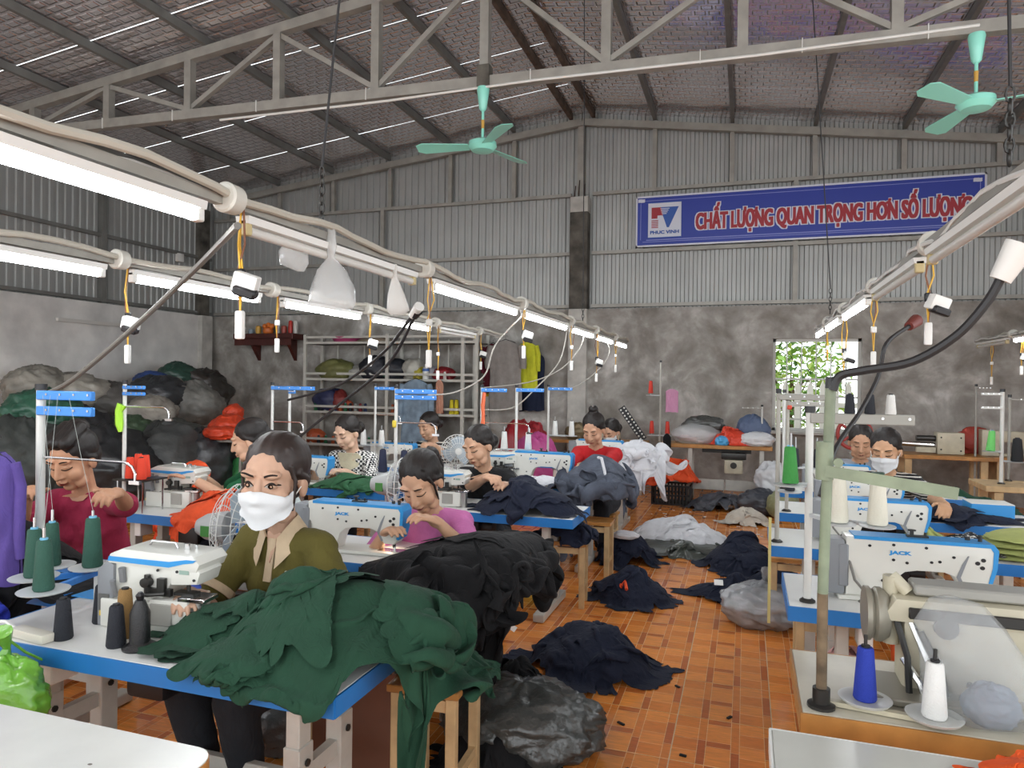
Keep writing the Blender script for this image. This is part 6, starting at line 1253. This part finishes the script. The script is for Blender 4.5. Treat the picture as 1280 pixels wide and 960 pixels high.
# altar shelf with offerings
al = thing('wall_shelf', 'dark red wooden altar shelf on brackets', 'shelf', (-7.75, 10.12, 2.2)); MB().box((0, 0, 0), (1.2, .34, .1), bev=.01).box((0, -.16, -.09), (1.14, .02, .12)).obj('board', WOODR, al, smooth=False)
for x in (-.32, .42): MB().add([(x-.03, .17, -.05), (x-.03, -.1, -.05), (x-.03, .17, -.4), (x+.03, .17, -.05), (x+.03, -.1, -.05), (x+.03, .17, -.4)], [(0, 1, 2), (5, 4, 3), (0, 3, 4, 1), (1, 4, 5, 2), (2, 5, 3, 0)]).obj('bracket', WOODR, al, smooth=False)
for k, (x, h, r, c_, l) in enumerate(((-.5, .12, .04, '#cfcac0', 'white cup'), (-.35, .09, .05, '#8a9aa5', 'grey cup'), (-.2, .14, .05, '#d0a040', 'gold incense bowl'), (.0, .1, .09, '#d8702a', 'bowl of orange fruit'), (.2, .2, .035, '#b9c6c9', 'glass bottle'), (.32, .14, .05, '#a4483a', 'red can'), (.45, .22, .04, '#c0392f', 'red candle'), (.55, .22, .04, '#d8d4cc', 'white candle'))):
    MB().lathe([(r*.8, 0), (r, h*.4), (r*.9, h*.9), (r*.5, h)], n=14).obj('altar_offering', M('altar_'+c_[1:], c_, .4), None, loc=(-7.75+x, 10.1, 2.252), label=l+' on the dark red altar shelf', cat='offering', group='offerings on the altar shelf')
for k in range(3): MB().ell((-7.8+k*.07, 10.08, 2.38+.02*(k % 2)), .045).obj('orange_fruit', M('orange_peel', '#d8752a', .5), None, label='orange fruit heaped in the altar bowl', cat='fruit', group='fruit in the altar bowl')
# hanging garments on the back wall
gg = 'garments hanging on the back wall'
garment('hanging_garment', (-3.66, 10.1, 2.06), .3, .75, fabric('maroon_cloth', '#5d1f2c'), 'maroon jacket hanging behind the grey shirt', .2, 5, .3, group=gg); garment('hanging_garment', (-3.42, 9.98, 2.1), .52, 1.04, fabric('warm_grey_cloth', '#8d8782'), 'long warm grey shirt hanging in front of the others', 0, 7, .2, group=gg)
garment('hanging_garment', (-3.12, 10.1, 2.08), .34, .72, fabric('acid_yellow_cloth', '#c2c434'), 'acid yellow and dark jacket hanging beside the grey shirt', -.1, 9, .3, group=gg); garment('hanging_garment', (-3.06, 10.18, 1.95), .4, .9, fabric('midnight_cloth', '#1d2438'), 'midnight blue long garment under the acid yellow one', -.1, 11, 0, group=gg)
garment('hanging_garment', (-3.7, 10.18, 1.7), .3, .45, fabric('mustard_cloth', '#b59f2c'), 'mustard cloth showing below the maroon jacket', 0, 13, 0, group=gg, hook=False)
garment('denim_jacket', (-4.72, 9.62, 1.5), .48, .95, M('washed_denim', '#8397a8', .9, var=.25, vscale=9, bump=.3, bscale=200), 'washed blue denim jacket hanging on the rack front', 0, 15, .35); garment('skin_tone_cloth', (-4.34, 9.64, 1.5), .12, .5, fabric('salmon_cloth', '#c39079'), 'salmon pink cloth hanging beside the denim jacket', 0, 17, 0, hook=False)
sack('red_basket_bundle', (-2.9, 9.3, 0), (.36, .3, .5), M('red_plastic_bundle', '#96232b', .4, bump=.3), 'red wrapped bundle standing below the hanging garments', seed=331); sack('pink_bundle', (-2.6, 8.9, 0), (.3, .25, .42), M('pink_plastic_bundle', '#c0508f', .4, bump=.3), 'magenta pink bundle beside the red wrapped one', seed=333)
bch2 = thing('side_bench', 'wooden bench with small machine parts before the back wall', 'bench', (-2.0, 9.6, 0)); MB().box((0, 0, .68), (1.5, .45, .04), bev=.004).obj('top', WOODO, bch2, smooth=False)
for x in (-.68, .68):
    for y in (-.17, .17): MB().box((x, y, .33), (.05, .05, .66)).obj('leg', LEGP, bch2, smooth=False)
pb = MB().box((0, 0, .1), (.26, .16, .2), bev=.02).obj('small_machine', MCREAM, None, loc=(-1.75, 9.6, .7), label='cream box of a small machine on the side bench', cat='machine'); sack('machine_part', (-2.2, 9.55, .7), (.16, .12, .12), M('bronze_parts', '#6b5d45', .5, .4), 'bronze coloured machine parts on the side bench', seed=335, cat='machine part')
# leaning board with knobs
lb = thing('leaning_board', 'black board with rows of white knobs leaning on the back wall', 'board', (-1.48, 9.74, .93)); R_ = Euler((0, .58, 0)).to_matrix(); R_ = Euler((0, -.62, 0)).to_matrix(); MB().box((0, .04, 0), (.1, .02, .54), R_).obj('board', BLACKP, lb, smooth=False)
for k in range(11):
    for sx in (-.028, .028): MB().ell(R_ @ Vector((sx, .025, -.24+k*.048)), (.014, .01, .014), n=8, m=6).obj('knob', WHITEPLAS, lb)
# wooden bench with sacks near the window
wbn = thing('wooden_bench', 'wooden topped bench on grey legs near the window', 'bench', (-.35, 9.3, 0)); MB().box((0, 0, .71), (1.34, .5, .045), bev=.004).obj('top', WOODO, wbn, smooth=False)
for x in (-.3, .55):
    for y in (-.18, .18): MB().box((x, y, .345), (.05, .05, .69)).obj('leg', LEGP, wbn, smooth=False)
MB().box((-.09, -.2, .24), (.4, .02, .13), bev=.003).obj('panel', LEGP, wbn, smooth=False); MB().box((.33, -.2, .24), (.4, .02, .13), bev=.003).obj('panel', LEGP, wbn, smooth=False); MB().box((.13, .1, .64), (.6, .03, .06)).obj('beam', DARKM, wbn, smooth=False)
mt = thing('machine_motor', 'cream motor hung under the wooden bench', 'motor', (-.13, 9.25, .36)); MB().box((0, 0, .1), (.22, .16, .17), bev=.015).obj('body', MCREAM, mt); MB().box((.0, 0, .23), (.3, .1, .08), bev=.01).obj('bracket', DARKM, mt); MB().cyl((0, -.08, .12), (0, -.1, .12), .04).obj('pulley', DARKM, mt)
ZBN = .733
film_bag('plastic_bag', [(.05, .26, .0), (.2, .22, .02), (.28, .14, .0), (.27, .05, 0), (.22, .0, 0)], 'full clear plastic bag on the wooden bench', (-.6, 9.3, ZBN), seed=23, amp=.15); sack('cloth_bundle', (-.62, 9.3, ZBN), (.24, .16, .1), M('pale_pink_grey', '#b3a6a6', .6), 'pale cloth inside the full clear bag on the bench', seed=341, cat='cloth'); sack('sack', (-.5, 9.38, ZBN+.14), (.24, .14, .11), GARB, 'dark film sack on top of the full clear bag', seed=343)
heap('orange_cloth', (-.16, 9.25), .26, .16, .2, M('orange_red_film', '#d2452f', .4, bump=.2, bscale=20), 'orange red cloth on the wooden bench', z0=ZBN, seed=345, A=.02, f=7, n=50); sack('blue_ball', (-.27, 9.1, ZBN), (.08, .06, .06), M('sky_blue_film', '#4f9fd0', .4), 'sky blue crumpled ball on the bench edge', seed=347, cat='bundle'); sack('white_bag', (.14, 9.2, ZBN), (.2, .12, .09), M('white_film', '#d5d6d8', .35, bump=.4), 'white bag at the end of the wooden bench', seed=349, cat='bag'); sack('slate_bundle', (.1, 9.42, ZBN), (.18, .1, .2), M('slate_blue_bundle', '#55637f', .6), 'slate blue bundle behind the white bag', seed=351, cat='bundle')
rs_ = stand(-1.05, 9.3, ZBN-.02, 1.05, .1, 'old thread stand with red cones on the bench end', 0, post=M('dull_post', '#a5a298', .5), trays=((.1, -.1, -.05), (.1, .1, -.05), (.62, -.12, -.04)))
for x, y, z in ((-1.15, 9.25, .84), (-.95, 9.25, .84), (-1.17, 9.26, 1.36)): spool(x, y, z, '#c23a2c', 'red_thread', 'red thread cone on the old thread stand', 'red cones on the old stand', 1, .16)
garment('pink_cloth', (-.9, 9.27, 1.42), .16, .3, M('rose_net', '#c98fae', .8, alpha=.85), 'rose pink net cloth hanging on the old thread stand', 0, 21, 0, hook=False); garment('black_belt', (-.93, 9.02, .86), .1, .42, fabric('black_strap', '#151517'), 'black straps hanging off the bench end', 0, 23, 0, hook=False, th=.03)
stand(.2, 9.35, ZBN-.02, .5, -.24, 'short pale thread stand on the wooden bench', 1, bar=GREYB, bw=.015)
# crate with orange cloth
cr = thing('plastic_crate', 'black plastic crate full of orange cloth on the floor', 'crate', (-.85, 8.95, 0)); cm = MB(); W_, D_, H_ = .46, .32, .24
for k in range(12):
    for sy in (-1, 1): MB().box((-W_/2+W_*k/11, sy*D_/2, H_/2), (.02, .012, H_)).obj('slat', BLACKP, cr, smooth=False)
for k in range(8):
    for sx in (-1, 1): MB().box((sx*W_/2, -D_/2+D_*k/7, H_/2), (.012, .02, H_)).obj('slat', BLACKP, cr, smooth=False)
for z in (.01, .12, .235): MB().box((0, -D_/2, z), (W_, .016, .022)).box((0, D_/2, z), (W_, .016, .022)).box((-W_/2, 0, z), (.016, D_, .022)).box((W_/2, 0, z), (.016, D_, .022)).obj('rim', BLACKP, cr, smooth=False)
MB().box((0, 0, .01), (W_, D_, .01)).obj('bottom', BLACKP, cr, smooth=False)
heap('orange_cloth', (-.83, 8.9), .36, .3, .22, ORG, 'orange cloth with white trim overflowing the black crate', z0=.24, rect=(-1.08, -.62, 8.79, 9.11), seed=361, A=.03, f=8, n=70, flare=.1)
sack('olive_bag', (.42, 8.4, 0), (.16, .14, .16), M('pale_olive_film', '#8c8f6a', .5, bump=.3), 'pale olive knotted bag beside the table by the window', seed=363, cat='bag', knot=True); sack('white_bag', (.34, 8.9, .2), (.2, .16, .2), M('white_film', '#d5d6d8', .35, bump=.4), 'white bag standing at the wall below the window', seed=365, cat='bag')
# ---- far right corner benches
fb = thing('wooden_bench', 'wooden bench with a cream machine head on it', 'bench', (2.2, 9.4, 0)); MB().box((0, 0, .68), (.9, .5, .045), bev=.004).obj('top', WOODO, fb, smooth=False)
for x in (-.4, .36):
    for y in (-.2, .2): MB().box((x, y, .33), (.07, .05, .66)).obj('leg', WOODP, fb, smooth=False)
cm_ = thing('cylinder_machine', 'cream boxy machine head with a long steel arm', 'sewing machine', (2.26, 9.4, .703)); MB().box((0, 0, .13), (.28, .18, .25), bev=.012).obj('body', MCREAM, cm_); MB().cyl((-.14, 0, .1), (-.85, -.02, .13), .03, n=12).obj('arm', CHROME, cm_); MB().cyl((-.14, 0, .18), (-.34, 0, .18), .035, n=12).obj('spindle', DARKM, cm_); MB().box((-.25, -.05, .05), (.2, .05, .06)).obj('bracket', MCREAM, cm_, smooth=False)
for x, z in ((-.1, .2), (.1, .2), (.1, .05), (-.1, .06)): MB().cyl((x, -.09, z), (x, -.094, z), .01, n=8).obj('screw', DARKM, cm_)
wm = thing('wheel_machine', 'cream machine with a big red hand wheel by the window', 'machine', (1.3, 9.25, 0)); MB().box((.05, 0, .34), (.3, .3, .68)).obj('stand', LEGP, wm, smooth=False); MB().prism([(-.05, .68), (.3, .68), (.3, .8), (.12, .98), (-.02, .98)], -.1, .1, bev=.02).obj('body', MCREAM, wm)
Rw = Matrix.Rotation(PI/2, 3, 'X'); WH = M('red_wheel_enamel', '#a33a35', .45); w_ = MB(); w_.tube([Rw @ Vector((math.cos(a)*.18, math.sin(a)*.18, 0)) + Vector((-.08, -.14, .93)) for a in [2*PI*k/32 for k in range(32)]], .022, 8, closed=True).obj('rim', WH, wm)
for k in range(5): a = 2*PI*k/5; MB().cyl((-.08, -.14, .93), (-.08+math.cos(a)*.17, -.14, .93+math.sin(a)*.17), .016, n=8).obj('spoke', WH, wm)
MB().cyl((-.08, -.18, .93), (-.08, .0, .93), .035, n=12).obj('hub', DARKM, wm)
wt = thing('work_table', 'pale wooden plank table with a thread stand', 'table', (2.45, 7.2, 0)); MB().box((0, 0, .63), (1.0, .5, .05), bev=.004).obj('top', WOODP, wt, smooth=False)
for x in (-.4, .4):
    for y in (-.2, .2): MB().box((x, y, .3), (.06, .06, .6)).obj('leg', WOODP, wt, smooth=False)
stand(2.12, 7.15, .655, .8, -.16, 'white thread stand with pale bars on the plank table', 2, post=POSTW, bar=POSTW, r=.016, bw=.02, trays=((.28, -.09, -.02), (.2, .1, -.05)), dz=.12); spool(2.03, 7.13, .94, '#6fc76a', 'mint_green_thread', 'mint green thread cone leaning on the pale stand', 'cones on the plank table', 1.1, .16, -.12)
spool(2.22, 7.1, .86, '#1c1d20', 'black_big_thread', 'fat black thread cone on the plank table stand', 'cones on the plank table', 1.5, .13); stand(2.25, 7.4, .655, .75, .4, 'grey thin post with a long rod behind the pale stand', 1, post=GREYB, bar=GREYB, bw=.012)
ot = thing('lockstitch_machine', 'cream old lockstitch machine on a bench at the far wall', 'sewing machine', (2.85, 9.5, .7)); MB().prism([(-.25, 0), (.25, 0), (.25, .03), (-.08, .03), (-.05, .16), (.12, .17), (.16, .08), (.22, .08), (.24, .28), (-.25, .3)], -.07, .07, bev=.012).obj('arm', MCREAM, ot)
fb2 = thing('wooden_bench', 'second wooden bench under the old lockstitch machine', 'bench', (2.95, 9.5, 0)); MB().box((0, 0, .675), (.55, .5, .045)).obj('top', WOODO, fb2, smooth=False)
for x in (-.2, .2): MB().box((x, 0, .325), (.07, .4, .65)).obj('leg', WOODP, fb2, smooth=False)
stand(2.5, 9.3, .0, 1.5, .14, 'tall grey lamp post beside the far benches', 1, post=GREYB, bar=GREYB, bw=.014)
sack('red_bundle', (2.62, 9.7, .7), (.22, .1, .16), M('brick_red_bundle', '#a84034', .6), 'brick red bundle behind the cream machine head', seed=371, cat='bundle'); heap('striped_cloth', (2.5, 7.1), .12, .14, .12, M('red_white_stripe', '#b8443f', .7), 'red striped cloth on the plank table', z0=.655, seed=373, A=.015, f=9, n=40)
film_bag('plastic_bag', [(.03, .2, 0), (.12, .16, .02), (.15, .08, 0), (.14, .0, 0)], 'clear plastic bag on the plank table', (2.42, 7.0, .66), seed=29, amp=.25)
bxr = thing('packet', 'blue and white packet on the table of the striped shirt', 'packet', (1.5, 5.3, ZT)); MB().box((0, 0, .05), (.24, .2, .1), bev=.003).obj('body', BLUEP, bxr, smooth=False); MB().box((0, -.0, .101), (.24, .2, .003)).obj('lid', WHITEPLAS, bxr, smooth=False)
heap('green_cloth', (1.75, 6.3), .35, .25, .25, DKGREEN, 'green cloth low pile beyond the striped shirt', z0=.4, seed=375, A=.03, f=6, n=50); stool(1.75, 6.3, .4, 'low wooden bench carrying the green pile', wd=.7, dp=.4)
heap('striped_cloth', (.42, 3.2), .14, .1, .1, M('pale_red_stripe', '#c89a98', .8), 'pale red striped cloth under the large machine table', z0=.3, seed=377, A=.015, f=9, n=40); stool(.42, 3.2, .3, 'low stool under the large machine table', wd=.3, dp=.24)
# ---- sacks piled along the side wall: (pixel x, pixel y, half width px, half height px, wall distance X)
pile = [(30, 590, 60, 60, -6.9, '#3d423f', 'dark grey sack at the foot of the pile'), (120, 590, 70, 52, -6.9, '#2e3032', 'black sack at the foot of the pile'), (200, 590, 64, 48, -6.9, '#4a4c4b', 'slate sack at the foot of the pile'), (255, 600, 42, 42, -6.6, '#3a3c3f', 'dark sack under the orange bundle table'),
        (20, 545, 48, 32, -7.4, '#3e5a3c', 'mossy green sack in the pile'), (52, 518, 44, 28, -7.3, '#2f5e4a', 'deep green tarp sack in the pile'), (95, 545, 42, 34, -7.3, '#2a2a2c', 'black sack with strap in the pile'), (160, 545, 34, 24, -7.2, '#42573f', 'grey green rolled sack in the pile'), (185, 520, 34, 24, -7.4, '#9b948a', 'milky film sack in the pile centre'), (215, 548, 44, 22, -7.0, '#4e524c', 'olive grey flat sack in the pile'),
        (45, 485, 34, 26, -8.0, '#8f8a80', 'beige net sack high in the pile'), (95, 492, 38, 24, -7.9, '#a09a8f', 'pale film sack with handles in the pile'), (140, 505, 40, 26, -7.8, '#55524e', 'brown grey sack in the pile'), (200, 498, 40, 26, -8.0, '#3b3d40', 'charcoal shiny sack in the pile'), (240, 508, 36, 28, -7.8, '#82807a', 'silver grey sack in the pile'), (255, 490, 34, 26, -8.3, '#37332f', 'dark brown sack at the pile end'),
        (195, 488, 28, 12, -8.3, '#aaa599', 'cream sack with red tie on the pile'), (219, 483, 12, 10, -8.1, '#c9c1ad', 'small cream knot of cloth on the pile'), (190, 474, 20, 9, -8.5, '#2e4a86', 'blue bundle on the pile'), (222, 472, 25, 17, -8.5, '#2c4b3f', 'dark green bundle crowning the pile'), (232, 492, 8, 9, -8.0, '#9a7437', 'ochre bag on the pile')]
for k, (px, py, hw, hh, X, col, l) in enumerate(pile):
    v = aX(px, py, X); d = (CR.transposed() @ (v-Vector((0, 0, CAMH)))).z*-1; rx_ = hw*d/F; rz2 = hh*d/F; z = max(v.z-rz2*.82, 0)
    sack('sack', (v.x, v.y, z), (rx_*.8, rx_*1.0, rz2), M('pile_'+col[1:], col, .35 if k % 2 else .6, var=.35, vscale=5, bump=.9, bscale=14, spec=.7), l, seed=401+k, group='sacks piled along the side wall', A=.14, f=5)
ob = thing('metal_table', 'small grey metal table with orange bundles', 'table', (-6.3, 7.5, 0)); MB().box((0, 0, .7), (.7, .5, .03)).obj('top', STEEL, ob, smooth=False)
for x in (-.32, .32):
    for y in (-.22, .22): MB().cyl((x, y, 0), (x, y, .69), .018, n=8).obj('leg', STEEL, ob)
OF = M('orange_film', '#d8492a', .4, var=.15, bump=.4, bscale=14); sack('orange_bundle', (-6.4, 7.55, .715), (.2, .24, .16), OF, 'big orange bundle on the metal table', seed=441, cat='bundle'); sack('orange_bundle', (-6.3, 7.3, .715), (.22, .16, .09), OF, 'low orange bundle in front of the big one', seed=443, cat='bundle'); sack('orange_bundle', (-6.5, 7.78, .95), (.1, .14, .1), OF, 'peaked orange bundle on top', seed=445, cat='bundle')
sack('green_bag', (-6.1, 7.6, .0), (.2, .2, .3), M('bright_green_film', '#3f8a4f', .4, bump=.4), 'bright green film bag under the metal table', seed=447, cat='bag')
# cream fabric roll behind the overlock
heap('white_cloth', (-3.2, 4.3), .2, .2, .2, fabric('bluish_white_cloth', '#b9c2c0'), 'bluish white cloth behind the orange cones', z0=.5, seed=449, A=.02, f=6, n=50); stool(-3.2, 4.3, .5, 'stool with bluish white cloth behind the overlock', wd=.4, dp=.34)
sack('blue_basket', (-3.0, 3.2, 0), (.22, .16, .2), M('blue_plastic', '#2c4bb0', .4), 'blue plastic basket under the overlock table', seed=451, cat='basket', A=.03)
MB().box((0, 0, 0), (.03, .02, .006)).obj('needle_lamp', M('lit_needle_lamp', '#ffe3c4', .4, emit=60), LK, smooth=False, loc=(.17, .02, .068))
# scraps on the tiles
R = random.Random(5)
for k in range(26): MB().box((0, 0, .002), (R.uniform(.015, .04), R.uniform(.01, .025), .003), (0, 0, R.random()*3)).obj('paper_scrap', WHITEPLAS, None, smooth=False, loc=(R.uniform(-1.0, .2), R.uniform(7.3, 8.5), .0005), label='small white scrap on the tiles behind the white heap', cat='scrap', group='white scraps on the tiles')
for x, y in ((-.42, 2.72), (-.38, 2.66), (-.22, 2.9), (-.12, 2.78), (-.05, 3.3), (-.62, 3.05), (-.5, 3.08), (-.3, 3.55), (-.15, 2.55)): MB().box((0, 0, .003), (R.uniform(.02, .04), .012, .006), (0, 0, R.random()*3)).obj('cloth_scrap', BLK, None, smooth=False, loc=(x, y, .0005), label='small black cloth scrap on the open tiles', cat='scrap', group='black scraps on the tiles')
# threads drawn from the front cones
for (x, y, z), e in zip(HOLD, ((-2.6, 2.06, 1.42), (-2.56, 2.06, 1.42), (-2.5, 2.06, 1.41), (-2.64, 2.06, 1.42))): MB().tube([(x, y, z+.215), ((x+e[0])/2, (y+e[1])/2, (z+e[2])/2+.1), e], .0008, 4).obj('thread', M('pale_thread', '#9fa5a0', .6), None, label='fine thread running from a green cone up to the blue bar', cat='thread', group='threads above the front cones')
